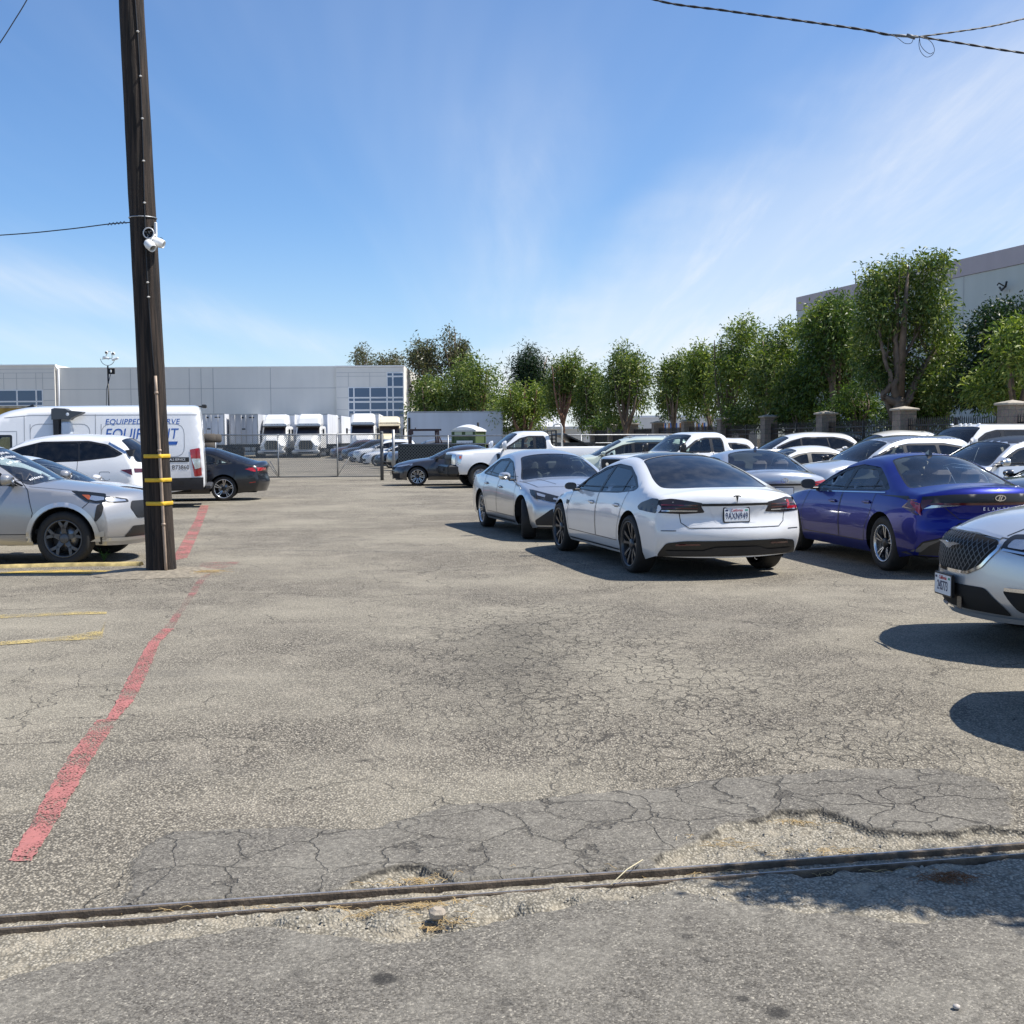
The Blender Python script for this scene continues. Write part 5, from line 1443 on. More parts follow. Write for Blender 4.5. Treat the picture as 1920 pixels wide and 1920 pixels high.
base = mixc(mr(mid, .45, .75, 0, .35, True), base, (.33, .30, .245))
base = mixc(mr(nz(5.5, 5, .6), .60, .80, 0, .45, True), base, (.11, .10, .09))
fines = mixc(mr(fcol.outputs[0], 0, 1), (.060, .056, .050), (.180, .170, .152))
fines = mixc(mr(fcol.outputs[1], .86, .96, 0, .7), fines, (.38, .355, .30))
fines = mixc(mr(fcol.outputs[2], .80, .95, 0, .8), fines, (.035, .032, .028))
fines = mixc(mr(nz(60, 3, .6), .50, .72, 0, .55, True), fines, (.06, .055, .048))
fines = mixc(mr(mid, .42, .72, 0, .5, True), fines, (.215, .205, .18))
fines = mixc(mr(nz(7, 4), .55, .8, 0, .35, True), fines, (.09, .085, .08))
palec = mixc(vcol.outputs[1], (.22, .20, .155), (.44, .40, .32))
palec = mixc(mr(vor.outputs['Distance'], .36, .62, 0, .6), palec, (.07, .06, .045))
palec = mixc(mr(nz(9, 5, .65), .50, .66, 0, .75, True), palec, (.34, .30, .23))
palec = mixc(mr(nz(26, 5, .65), .56, .72, 0, .75, True), palec, (.10, .085, .065))
colr = mixc(PATCH, base, mixc(.18, fines, base))
colr = mixc(1.0, colr, (1.16, 1.14, 1.105), 'MULTIPLY')
colr = mixc(.65, colr, mixc(mr(nz(44, 4, .65), .36, .64), (.62, .62, .62), (1.25, 1.25, 1.24)), 'MULTIPLY')
colr = mixc(PALE, colr, palec)
# cracks
dvec = nd('ShaderNodeVectorMath', operation='ADD'); nco = nd('ShaderNodeTexNoise'); nco.inputs['Scale'].default_value = 3.0; nco.inputs['Detail'].default_value = 6; lk(OBJ, nco.inputs['Vector'])
nsc = nd('ShaderNodeVectorMath', operation='SCALE'); lk(nco.outputs['Color'], nsc.inputs[0]); nsc.inputs['Scale'].default_value = .42
lk(OBJ, dvec.inputs[0]); lk(nsc.outputs[0], dvec.inputs[1])
cm = nd('ShaderNodeMapping'); cm.inputs['Scale'].default_value = (1.0, .75, 1); cm.inputs['Rotation'].default_value = (0, 0, rad(25)); lk(dvec.outputs[0], cm.inputs[0])
def crack(scale, w0, w1):
    v_ = nd('ShaderNodeTexVoronoi', feature='DISTANCE_TO_EDGE'); v_.inputs['Scale'].default_value = scale; lk(cm.outputs[0], v_.inputs['Vector'])
    return mr(v_.outputs['Distance'], w0, w1, 1, 0)
ckA = mth('MULTIPLY', crack(9.0, .012, .058), mth('SUBTRACT', 1.0, PATCH, True))
ckB = mth('MULTIPLY', crack(3.6, .008, .024), PATCH)
ck1 = mth('MULTIPLY', mth('MAXIMUM', ckA, ckB), mr(nz(2.1, 6, .65), .34, .56, .35, 1, True))
ck2 = mth('MULTIPLY', crack(1.05, .002, .007), mr(nz(.9, 3), .46, .58, 0, 1, True))
ck3 = mth('MULTIPLY', crack(.45, .0012, .004), mr(nz(.5, 3), .40, .55, 0, 1, True))
cks = mth('MAXIMUM', mth('MULTIPLY', ck1, CRK), mth('MULTIPLY', mth('MAXIMUM', mth('MULTIPLY', ck2, .75), mth('MULTIPLY', ck3, .7)), mth('SUBTRACT', 1.0, PATCH, True)))
cks = mth('MULTIPLY', cks, mth('SUBTRACT', 1.0, PALE), True)
colr = mixc(mth('MULTIPLY', cks, .74), colr, (.03, .027, .024))
colr = mixc(mth('MULTIPLY', STN_SHADE, mr(mid, .2, .6, .7, 1.0)), colr, (.022, .021, .020))
lk(colr, B.inputs['Base Color'])
B.inputs['Roughness'].default_value = .92
B.inputs['Specular IOR Level'].default_value = .25
hgt = mth('ADD', mth('MULTIPLY', mr(vor.outputs['Distance'], .1, .7, 1, 0), mth('ADD', mth('SUBTRACT', 1.0, PATCH), .15, True)), mth('MULTIPLY', fine.outputs['Distance'], -.35))
hgt = mth('SUBTRACT', hgt, mth('MULTIPLY', cks, 2.2))
bmp = nd('ShaderNodeBump'); bmp.inputs['Strength'].default_value = .75; bmp.inputs['Distance'].default_value = .0055; lk(hgt, bmp.inputs['Height']); lk(bmp.outputs[0], B.inputs['Normal'])
me.materials.append(m); M_ASPH = m

# ------------------------------------------------------------------ worn paint lines
def worn_paint(name, c_, wear):
    m, N_, L_, B_ = new_mat(name)
    B_.inputs['Roughness'].default_value = .8
    out = [n for n in N_ if n.type == 'OUTPUT_MATERIAL'][0]
    tc_ = N_.new('ShaderNodeTexCoord')
    v1 = N_.new('ShaderNodeTexVoronoi'); v1.inputs['Scale'].default_value = 85; L_.new(tc_.outputs['Object'], v1.inputs['Vector'])
    n1 = N_.new('ShaderNodeTexNoise'); n1.inputs['Scale'].default_value = 2.3; n1.inputs['Detail'].default_value = 9; n1.inputs['Roughness'].default_value = .7; L_.new(tc_.outputs['Object'], n1.inputs['Vector'])
    a1 = N_.new('ShaderNodeMath'); a1.operation = 'MULTIPLY_ADD'; L_.new(v1.outputs['Distance'], a1.inputs[0]); a1.inputs[1].default_value = .42; L_.new(n1.outputs['Fac'], a1.inputs[2])
    r1 = N_.new('ShaderNodeMapRange'); r1.inputs['From Min'].default_value = wear - .05; r1.inputs['From Max'].default_value = wear + .07; r1.inputs['To Min'].default_value = 0; r1.inputs['To Max'].default_value = .94
    L_.new(a1.outputs[0], r1.inputs['Value'])
    mx = N_.new('ShaderNodeMixShader'); tr = N_.new('ShaderNodeBsdfTransparent')
    L_.new(r1.outputs[0], mx.inputs[0]); L_.new(B_.outputs[0], mx.inputs[1]); L_.new(tr.outputs[0], mx.inputs[2]); L_.new(mx.outputs[0], out.inputs[0])
    r2 = N_.new('ShaderNodeMix'); r2.data_type = 'RGBA'; r2.inputs['A'].default_value = (*c_, 1); r2.inputs['B'].default_value = (c_[0] * .62, c_[1] * .6 + .02, c_[2] * .6 + .02, 1)
    n2 = N_.new('ShaderNodeTexNoise'); n2.inputs['Scale'].default_value = 30; n2.inputs['Detail'].default_value = 4; L_.new(tc_.outputs['Object'], n2.inputs['Vector']); L_.new(n2.outputs['Fac'], r2.inputs['Factor'])
    L_.new(r2.outputs['Result'], B_.inputs['Base Color'])
    return m
def paint_line(name, pairs, mat, label):
    """pairs: left and right edge photo positions"""
    A = []; Bq = []
    for (l, r) in pairs: A.append(gp(*l)); Bq.append(gp(*r))
    A = np.array(A); Bq = np.array(Bq)
    t = np.linspace(0, len(pairs) - 1, len(pairs) * 14)
    k_ = np.arange(len(pairs))
    Ai = np.stack([np.interp(t, k_, A[:, i]) for i in range(2)], -1); Bi = np.stack([np.interp(t, k_, Bq[:, i]) for i in range(2)], -1)
    n_ = 5; vs = []
    for a_, b_ in zip(Ai, Bi):
        j_ = (rng.random(2) - .5) * .012
        for q in range(n_):
            f_ = q / (n_ - 1); x_, y_ = a_ + (b_ - a_) * f_
            if q == 0: x_ += j_[0]
            if q == n_ - 1: x_ += j_[1]
            vs.append((x_, y_, ground_z(x_, y_) + .0055))
    fs = [(i * n_ + q, i * n_ + q + 1, (i + 1) * n_ + q + 1, (i + 1) * n_ + q) for i in range(len(t) - 1) for q in range(n_ - 1)]
    o = mesh_obj(name, vs, fs, mat, None, smooth=True)
    tag(o, label, None, None, 'structure'); return o
M_REDL = worn_paint('worn_red_paint', (.47, .165, .145), .72)
M_REDF = worn_paint('faded_red_paint', (.42, .17, .15), .62)
M_YEL = worn_paint('worn_yellow_paint', (.62, .42, .09), .74)
M_YELF = worn_paint('faded_yellow_paint', (.58, .44, .16), .68)
paint_line('red_line', [((18,1618),(60,1618)),((82,1500),(130,1502)),((129,1420),(175,1420)),((182,1350),(220,1350))], M_REDL, 'near stretch of the red painted line')
paint_line('red_line', [((200,1349),(221,1349)),((222,1310),(252,1312)),((240,1270),(272,1272)),((280,1205),(300,1206)),((306,1180),(326,1180))], M_REDL, 'middle stretch of the red painted line')
paint_line('red_line', [((308,1178),(326,1178)),((330,1150),(342,1150)),((368,1092),(382,1092)),((392,1068),(404,1068))], M_REDF, 'faded stretch of the red painted line beside the pole')
paint_line('red_line', [((322,1052),(352,1046)),((345,1010),(368,1010)),((366,975),(382,975)),((372,955),(390,955)),((376,948),(391,948))], M_REDL, 'far stretch of the red painted line beyond the pole')
paint_line('red_line', [((378,1056),(372,1066)),((412,1054),(402,1068)),((450,1054),(436,1062))], M_REDF, 'short red dab across the line near the pole')
paint_line('yellow_line', [((-60,1164),(-60,1158)),((0,1161),(0,1154)),((130,1154),(130,1148)),((200,1152),(200,1148))], M_YELF, 'faint yellow bay line at the left')
paint_line('yellow_line', [((-60,1214),(-60,1206)),((0,1210),(0,1204)),((100,1203),(100,1197)),((186,1200),(190,1184)),((192,1196),(198,1166))], M_YELF, 'yellow bay line with a bent end at the left')
# yellow painted asphalt kerb by the pole
def kerb(name, u0, u1, va, vb, z, w, mat, label):
    us = np.linspace(u0, u1, 40); vs = []; 
    for u_ in us:
        f_ = (u_ - u0) / (u1 - u0); v_ = va + (vb - va) * f_ - 2.2 * math.sin(f_ * math.pi)
        p_ = gp(u_, v_); jz = z * (.85 + .3 * vnoise(p_[0] * 3, 1.0)); j2 = (vnoise(p_[0] * 9, 4.0) - .5) * .025
        for dy, zz_ in ((0 + j2, 0), (.02 + j2, jz * .8), (.05, jz), (w - .04, jz * .95), (w, jz * .3), (w + .02, 0)): vs.append((p_[0], p_[1] + dy, zz_ + ground_z(p_[0], p_[1]) - .002))
    fs = [(i * 6 + q, (i + 1) * 6 + q, (i + 1) * 6 + q + 1, i * 6 + q + 1) for i in range(39) for q in range(5)]
    fs += [tuple(range(5, -1, -1)), tuple(range(39 * 6, 40 * 6))]
    o = mesh_obj(name, vs, fs, mat, None, smooth=True); tag(o, label, None, None, 'structure'); return o
M_YK = simple('yellow_kerb_paint', (.46, .36, .15), .85, noise=.45, nscale=9, bump=.5)
kerb('kerb', -140, 262, 1071, 1061.5, .05, .16, M_YK, 'low yellow painted kerb ending at the wooden pole')
paint_line('yellow_line', [((-60,1080),(-60,1073)),((0,1077),(0,1073)),((120,1075),(120,1069)),((200,1077),(205,1070)),((240,1081),(246,1073))], M_YEL, 'yellow stripe in front of the kerb by the pole')

# ------------------------------------------------------------------ the rail
M_RAIL = simple('rusty_rail_steel', (.15, .115, .082), .7, .25, noise=.5, nscale=20, bump=.4, bscale=90)
M_RTOP = simple('worn_rail_top', (.42, .39, .36), .42, .7, noise=.4, nscale=14)
def sweep_rail(name, offs, prof, mats, midx, label):
    xs = np.arange(-9, 9.01, .12); rs = []
    for x_ in xs:
        y_ = rail_y(x_); sl = 2 * cf[0] * x_ + cf[1]; nn_ = np.array([-sl, 1]) / math.hypot(1, sl)
        for (a_, z_) in prof: rs.append((x_ + nn_[0] * (a_ + offs), y_ + nn_[1] * (a_ + offs), z_))
    k_ = len(prof); fs = []; ms = []
    for i in range(len(xs) - 1):
        for q in range(k_): q2 = (q + 1) % k_; fs.append((i * k_ + q, (i + 1) * k_ + q, (i + 1) * k_ + q2, i * k_ + q2)); ms.append(midx[q])
    fs.append(tuple(range(k_ - 1, -1, -1))); ms.append(0); fs.append(tuple(range((len(xs) - 1) * k_, len(xs) * k_))); ms.append(0)
    return mesh_obj(name, rs, fs, mats, None, ms), label
o, lb = sweep_rail('rail', 0, [(0, -.06), (-.001, .001), (.003, .006), (.015, .006), (.020, .002), (.021, -.06)], [M_RAIL, M_RTOP], [0, 0, 1, 1, 0, 0], '')
tag(o, 'old steel running rail sunk in the asphalt across the foreground', 'rail')
o, lb = sweep_rail('guard_rail', 0, [(-.098, -.06), (-.098, -.004), (-.095, .001), (-.088, .001), (-.084, -.003), (-.080, -.06)], [M_RAIL, M_RTOP], [0, 0, 1, 0, 0, 0], '')
tag(o, 'thin steel guard bar beside the running rail, nearest the camera', 'rail')

# ------------------------------------------------------------------ straw, weeds, stones
M_STRAW = simple('dry_straw', (.50, .36, .17), .9, noise=.3)
def straw(cx_, cy_, n, rx, ry, ln, mat=M_STRAW, name='dry_straw', zof=.004, label='dry straw caught along the rail'):
    mb = MB()
    for i in range(n):
        x_ = cx_ + rng.normal() * rx; y_ = cy_ + rng.normal() * ry; a_ = rng.normal() * .5 + (math.pi / 2 if rng.random() < .25 else 0)
        l_ = ln * (.4 + rng.random()); z_ = max(ground_z(x_, y_), -.03) + zof + rng.random() * .01
        p = [(x_ + math.cos(a_) * l_ * (q - .5), y_ + math.sin(a_) * l_ * (q - .5), z_ + .012 * math.sin(q * math.pi) * rng.random()) for q in (0, .33, .66, 1)]
        mb.tube(p, .0011, 3, 0, cap=False)
    o = mb.build(name, [mat]); tag(o, label, None, None, 'stuff'); return o
for (u, v, n, rx, ry) in ((790,1700,70,.10,.012),(690,1716,40,.06,.012),(820,1728,40,.05,.012),(1490,1536,40,.06,.008),(780,1650,60,.08,.02),(1560,1590,40,.12,.02),(1350,1575,25,.10,.02),(1400,1632,30,.3,.006),(500,1700,30,.3,.005)):
    c_ = gp(u, v); straw(c_[0], c_[1], n, rx, ry, .05)
c_ = gp(1775, 1643); straw(c_[0], c_[1], 120, .05, .03, .05, simple('brown_dead_weed', (.20, .09, .035), .9), 'dead_weed', .004, 'clump of brown dead weed by the rail at the right')
p0 = gp(1145, 1659, .02); p1 = gp(1205, 1612, .03)
mb = MB(); mb.tube([p0, (p0 + p1) / 2 + np.array([0, 0, .01]), p1], .002, 5); o = mb.build('straw_stalk', [simple('pale_stalk', (.62, .55, .36), .8)]); tag(o, 'single pale stalk lying across the rail', 'twig')
mb = MB(); c_ = gp(820, 1722)
R = Euler((.25, .1, .3)).to_matrix()
mb.box((c_[0], c_[1], .018), (.055, .045, .04), 0, R=R, bev=.012)
o = mb.build('stone_chunk', [simple('tan_stone', (.40, .34, .27), .9, noise=.25, bump=.5)]); tag(o, 'squarish tan stone lying in straw just below the rail', 'stone')
mb = MB(); c_ = gp(1793, 1897); mb.lathe([(.001, -.004), (.011, 0), (.010, .007), (.001, .010)], 6, 0, c=(c_[0], c_[1], .012)); o = mb.build('pebble', [simple('pale_pebble', (.5, .45, .4), .9)]); tag(o, 'small pale pebble on the asphalt at the bottom right', 'stone')
# pebbles and loose grit in the broken places: uncountable
mb = MB()
for _ in range(900):
    reg_ = [(1500,1575,220,22),(760,1655,70,12),(600,1725,300,22),(1300,1680,300,20),(1650,1600,160,20)][int(rng.integers(5))]
    u = reg_[0] + rng.normal() * reg_[2] * .6; v = reg_[1] + rng.normal() * reg_[3] * .6; c_ = gp(u, v)
    r_ = .003 + .009 * rng.random()**2.5; zz_ = ground_z(c_[0], c_[1])
    if -.09 < (c_[1] - rail_y(c_[0])) < .06: continue
    a_ = rng.random() * 6; pts = []
    for (dx, dy, dz) in ((1, 0, 0), (-.8, .5, .1), (-.3, -1, 0), (.1, .1, 1), (0, .9, .3)): pts.append((c_[0] + r_ * (dx * math.cos(a_) - dy * math.sin(a_)), c_[1] + r_ * (dx * math.sin(a_) + dy * math.cos(a_)), zz_ + r_ * dz * .8))
    mb.add(pts, [(0, 4, 3), (4, 1, 3), (1, 2, 3), (2, 0, 3)], 0)
o = mb.build('loose_grit', [simple('grit', (.36, .33, .27), .95, noise=.4, nscale=30)]); tag(o, 'loose grit in the broken asphalt along the rail', None, None, 'stuff')
# green weed by the silver SUV wheel
M_WEED = simple('weed_green', (.10, .22, .05), .7)
def weed(c_, h, n, name, label, mat=M_WEED):
    mb = MB()
    for i in range(n):
        a_ = rng.random() * 6.28; s_ = .15 + .5 * rng.random(); hh = h * (.5 + .5 * rng.random())
        p = [(c_[0] + math.cos(a_) * s_ * hh * q**1.5, c_[1] + math.sin(a_) * s_ * hh * q**1.5, hh * q) for q in np.linspace(0, 1, 5)]
        mb.tube(p, .0022, 4, 0)
        for q in range(2, 5):
            for e in (-1, 1):
                b_ = a_ + e * 1.1; l_ = .035 + .03 * rng.random(); P = Vector(p[q]); d_ = Vector((math.cos(b_), math.sin(b_), .35)) * l_; s2 = Vector((-math.sin(b_), math.cos(b_), 0)) * .007
                mb.add([P, P + d_ * .5 + s2, P + d_, P + d_ * .5 - s2], [(0, 1, 2, 3)], 0)
    o = mb.build(name, [mat]); tag(o, label, 'plant'); return o
weed(gp(195, 1054), .17, 14, 'weed', 'small green weed growing through the asphalt beside the silver SUV wheel')
# ------------------------------------------------------------------ utility pole
def wood_mat():
    m, N_, L_, B_ = new_mat('creosote_wood')
    tc_ = N_.new('ShaderNodeTexCoord'); mp = N_.new('ShaderNodeMapping'); mp.inputs['Scale'].default_value = (14, 14, .55); L_.new(tc_.outputs['Object'], mp.inputs[0])
    n1 = N_.new('ShaderNodeTexNoise'); n1.inputs['Scale'].default_value = 1.6; n1.inputs['Detail'].default_value = 9; n1.inputs['Roughness'].default_value = .65; n1.inputs['Distortion'].default_value = .8; L_.new(mp.outputs[0], n1.inputs['Vector'])
    n2 = N_.new('ShaderNodeTexNoise'); n2.inputs['Scale'].default_value = 1.1; n2.inputs['Detail'].default_value = 5; L_.new(tc_.outputs['Object'], n2.inputs['Vector'])
    cr = N_.new('ShaderNodeValToRGB'); e = cr.color_ramp.elements
    e[0].position = .42; e[0].color = (.005, .0035, .003, 1); e[1].position = .72; e[1].color = (.075, .050, .034, 1)
    L_.new(n1.outputs['Fac'], cr.inputs[0])
    mx = N_.new('ShaderNodeMix'); mx.data_type = 'RGBA'; mx.blend_type = 'MULTIPLY'; mx.inputs['Factor'].default_value = .6
    L_.new(cr.outputs[0], mx.inputs['A']); L_.new(n2.outputs['Color'], mx.inputs['B']); 
    L_.new(cr.outputs[0], B_.inputs['Base Color'])
    B_.inputs['Roughness'].default_value = .85
    b = N_.new('ShaderNodeBump'); b.inputs['Strength'].default_value = 1.0; b.inputs['Distance'].default_value = .035; L_.new(n1.outputs['Fac'], b.inputs['Height']); L_.new(b.outputs[0], B_.inputs['Normal'])
    return m
M_POLE = wood_mat()
PD = 14.62
base_p = gp(296, 1077); PD = base_p[1] + .16
def pole_at(v):      # centre x,z for a photo row
    u = np.interp(v, [0, 480, 1070], [246, 274, 296]); p = dp(u, v, PD); return p
top = pole_at(-260); bot = np.array([base_p[0], PD, 0.0])
t0 = pole_at(0)
dirp = (t0 - bot) / (t0[2] - bot[2])
def pole_c(z): return bot + dirp * z
def pole_r(z): return np.interp(z, [0, 2.0, t0[2], 9.5], [.175, .163, .147, .14])
root = empty('utility_pole', tuple(bot), 0, 'tall dark creosoted wooden utility pole with a conduit and yellow bands', 'utility pole')
nv, nr = 160, 40; vs = []; fs = []
for i in range(nv):
    z = -.1 + (9.6) * i / (nv - 1); c_ = pole_c(z) - bot; r_ = float(pole_r(z))
    for k_ in range(nr):
        a_ = 2 * math.pi * k_ / nr
        w_ = 1 + .022 * (float(vnoise(np.array(math.cos(a_) * 2 + 5), np.array(math.sin(a_) * 2 + z * .45), 2.0)) - .5) * 2 + .012 * (float(vnoise(np.array(a_ * 3.5), np.array(z * 1.2), 2.5)) - .5) * 2
        if i % 13 == 5 and k_ % 11 == 3: w_ += .02
        fl = 1 + .05 * max(0, 1 - abs(z) / .25)
        vs.append((c_[0] + r_ * w_ * fl * math.cos(a_), c_[1] + r_ * w_ * fl * math.sin(a_), z))
for i in range(nv - 1):
    for k_ in range(nr): k2_ = (k_ + 1) % nr; fs.append((i * nr + k_, i * nr + k2_, (i + 1) * nr + k2_, (i + 1) * nr + k_))
fs.append(tuple(range((nv - 1) * nr, nv * nr)))
mesh_obj('shaft', vs, fs, M_POLE, root, smooth=True)
M_COND = simple('weathered_conduit', (.36, .27, .20), .5, .1, noise=.3)
M_STEEL = simple('galvanised_steel', (.42, .43, .44), .45, .8, noise=.25)
M_CABLE = simple('black_cable', (.015, .015, .017), .5)
def pole_surf(z, a, extra=0.0):
    """a: angle, 0 = +X, -90 = towards the camera"""
    c_ = pole_c(z) - bot; r_ = float(pole_r(z)) + extra
    return (c_[0] + r_ * math.cos(rad(a)), c_[1] + r_ * math.sin(rad(a)), z)
zc = dp(300, 706, PD)[2]
mb = MB(); mb.tube([pole_surf(z, -58, .022) for z in np.linspace(0, zc, 14)], .019, 10); 
for z in (.6, 1.5, 2.2): mb.tube([pole_surf(z, -58, .022), pole_surf(z + .03, -58, .022)], .025, 10)
mb.build('conduit', [M_COND], root)
mb = MB(); mb.tube([pole_surf(z, -60 + 8 * math.sin(z * 1.3), .008) for z in np.linspace(zc - .05, 9.3, 40)], .008, 6); mb.build('ground_wire', [M_CABLE], root)
for v in (66, 149, 228, 307, 385, 533, 560):
    z = dp(280, v, PD)[2]
    mb = MB(); mb.box(pole_surf(z, -60 + 8 * math.sin(z * 1.3), .016), (.035, .03, .022), 0, rz=rad(30), bev=.008); mb.build('cable_clip', [simple('clip_metal', (.6, .58, .54), .4, .5)], root)
M_YB = simple('yellow_band', (.72, .45, .03), .5, noise=.2)
for v in (855, 899.5, 943):
    z = dp(300, v, PD)[2]
    mb = MB(); pr = []
    for h_ in (-.024, -.020, .020, .024):
        pr.append([pole_surf(z + h_, a_, .006 + (.006 if abs(h_) < .022 else 0) + (.035 * math.exp(-((a_ + 58) / 9)**2))) for a_ in np.linspace(-125, 10, 28)])
    V_ = [p for r_ in pr for p in r_]; n_ = 28
    F_ = [(i * n_ + k_, i * n_ + k_ + 1, (i + 1) * n_ + k_ + 1, (i + 1) * n_ + k_) for i in range(3) for k_ in range(n_ - 1)]
    mb.add(V_, F_, 0, True); mb.build('yellow_band', [M_YB], root)
# band, junction ring and the two floodlights
zb_ = dp(280, 409, PD)[2]
mb = MB(); mb.tube([pole_surf(zb_ + .005 * math.sin(rad(a_)), a_, .006) for a_ in np.linspace(0, 360, 33)], .008, 6, cap=False); mb.build('strap', [M_STEEL], root)
zf = dp(280, 437, PD)[2]
fl = empty('floodlight', tuple(pole_c(zf)), 0, 'pair of white security floodlights with a round open box, fixed to the pole', 'floodlight')
off = pole_c(zf)
def loc_px(u, v, D): return dp(u, v, D) - off
mb = MB(); c_ = loc_px(278.5, 437, PD - .19)
ringp = [tuple(c_ + np.array([.062 * math.cos(a_), 0, .062 * math.sin(a_)])) for a_ in np.linspace(0, 2 * math.pi, 25)]
mb.tube(ringp, .008, 6, cap=False); mb.build('junction_ring', [simple('light_grey_metal', (.6, .6, .6), .4, .3)], fl)
mb = MB(); mb.lathe([(.001, .045), (.055, .045), (.060, .0)], 20, 0, 'y', c=tuple(c_))
for q in range(5): mb.tube([c_ + np.array([rng.normal() * .02, .03, rng.normal() * .03]), c_ + np.array([rng.normal() * .03, -.005, rng.normal() * .03])], .004, 5, 1)
mb.build('junction_box', [M_TRIM, M_STEEL], fl)
M_LWH = simple('white_lamp_plastic', (.80, .80, .78), .35, coat=.3)
for (u, v, D_, d_) in ((281, 460, PD - .24, (.5, -.35, -.5)), (297, 455, PD - .12, (.85, -.05, -.32))):
    c_ = Vector(loc_px(u, v, D_)); d_ = Vector(d_).normalized()
    q_ = d_.to_track_quat('Z', 'Y').to_matrix().to_4x4()
    mb = MB(); prof = [(.001, -.085), (.03, -.08), (.05, -.055), (.057, -.015), (.055, .03), (.048, .07), (.042, .072), (.040, .05)]
    mb.lathe(prof, 20); mb.v = [tuple(Matrix.Translation(c_) @ q_ @ Vector(p)) for p in mb.v]
    mb.build('lamp_head', [M_LWH], fl)
    mb = MB(); mb.tube([Vector(loc_px(290, 440, PD - .10)), (c_ + Vector(loc_px(290, 440, PD - .10))) / 2 + Vector((0, 0, .02)), c_ - d_ * .05], .012, 6); mb.build('lamp_arm', [M_LWH], fl)
mb = MB(); a_ = loc_px(292, 430, PD - .08); mb.box(tuple(a_), (.035, .03, .17), 0, bev=.008); mb.build('bracket', [M_LWH], fl)
mb = MB(); a_ = loc_px(302, 449, PD - .1); mb.tube([a_ + np.array([.022 * math.cos(q), 0, .022 * math.sin(q)]) for q in np.linspace(0, 5, 9)], .003, 4); mb.build('cable', [M_CABLE], fl)
# wires
def wire(name, pts, r, label, twist=0.0, sag=None):
    mb = MB(); P_ = [np.array(p, float) for p in pts]
    t = np.linspace(0, len(P_) - 1, max(60, int(np.linalg.norm(P_[-1] - P_[0]) * 14)))
    k_ = np.arange(len(P_)); Q = np.stack([catmull(k_, [p[i] for p in P_])(t) for i in range(3)], -1)
    if twist:
        ln = np.concatenate([[0], np.cumsum(np.linalg.norm(np.diff(Q, axis=0), axis=1))])
        for ph in (0, math.pi):
            w_ = Q + np.stack([np.zeros(len(Q)), np.cos(ln * 2 * math.pi / .42 + ph), np.sin(ln * 2 * math.pi / .42 + ph)], -1) * twist
            mb.tube([tuple(p) for p in w_], r, 5)
    else: mb.tube([tuple(p) for p in Q], r, 6)
    o = mb.build(name, [M_CABLE]); tag(o, label, 'cable'); return o
WD = 17.0
spl = dp(1722, 69, WD)
wire('overhead_wire', [dp(-200 + 1300, -60, WD + 1.0), dp(1222, -2, WD + .6), dp(1360, 20, WD + .35), dp(1500, 39, WD + .2), dp(1620, 56, WD + .1), dp(1665, 65, WD), dp(1722, 69, WD)], .012, 'thick twisted black wire crossing the top of the sky to the splice', twist=.008)
wire('overhead_wire', [dp(1722, 69, WD), dp(1800, 81, WD - .1), dp(1920, 99.5, WD - .2), dp(2150, 128, WD - .4)], .011, 'black wire going right and down from the splice', twist=.007)
wire('overhead_wire', [dp(1722, 69, WD), dp(1790, 60, WD + .2), dp(1860, 49, WD + .5), dp(1925, 34, WD + 1), dp(2100, -8, WD + 2)], .009, 'thin black wire rising right from the splice', twist=.005)
mb = MB(); 
mb.tube([dp(1665, 65, WD - .03), dp(1690, 67, WD - .03), dp(1722, 70, WD - .03)], [.012, .022, .012], 8)
mb.tube([dp(1700, 66, WD - .03), dp(1716, 71, WD - .03)], .028, 8)
o = mb.build('wire_splice', [simple('splice_grey', (.12, .13, .14), .5)]); tag(o, 'grey taped splice where the overhead wires meet', 'cable splice')
mb = MB()
for (pts) in ([(1724,70),(1723,85),(1727,98),(1737,107),(1748,103),(1752,93),(1747,80),(1736,72),(1724,70)], [(1724,70),(1726,84),(1734,95),(1744,101),(1750,98)], [(1670,64),(1684,72),(1696,81),(1708,81),(1713,72)]):
    k_ = np.arange(len(pts)); t = np.linspace(0, len(pts) - 1, 40)
    mb.tube([tuple(dp(float(catmull(k_, [p[0] for p in pts])(q)), float(catmull(k_, [p[1] for p in pts])(q)), WD - .05)) for q in t], .0042, 5)
o = mb.build('wire_loop', [M_CABLE]); tag(o, 'loose loops of thin wire hanging below the splice', 'cable')
wire('service_wire', [tuple(pole_c(zb_) + np.array([-.15, 0, -.05])), dp(205, 420, PD + .1), dp(120, 430.5, PD + .3), dp(0, 441, PD + .6), dp(-300, 458, PD + 1.5)], .007, 'thin wire running left from the strap on the pole')
mb = MB()
ck_ = [tuple(dp(238 - 36 * q / 30, 416.5 + 4 * q / 30 + 2.6 * math.sin(q * 1.1), PD + .05)) for q in range(31)]
mb.tube(ck_, .004, 5); o = mb.build('wire_tie', [M_CABLE]); tag(o, 'curly tie wire wound on the thin wire beside the pole', 'cable')
wire('guy_wire', [dp(-20, 102, 9.0), dp(0, 80, 9.0), dp(26, 40, 9.05), dp(52, -3, 9.1), dp(90, -75, 9.2)], .004, 'short thin wire in the top left corner')
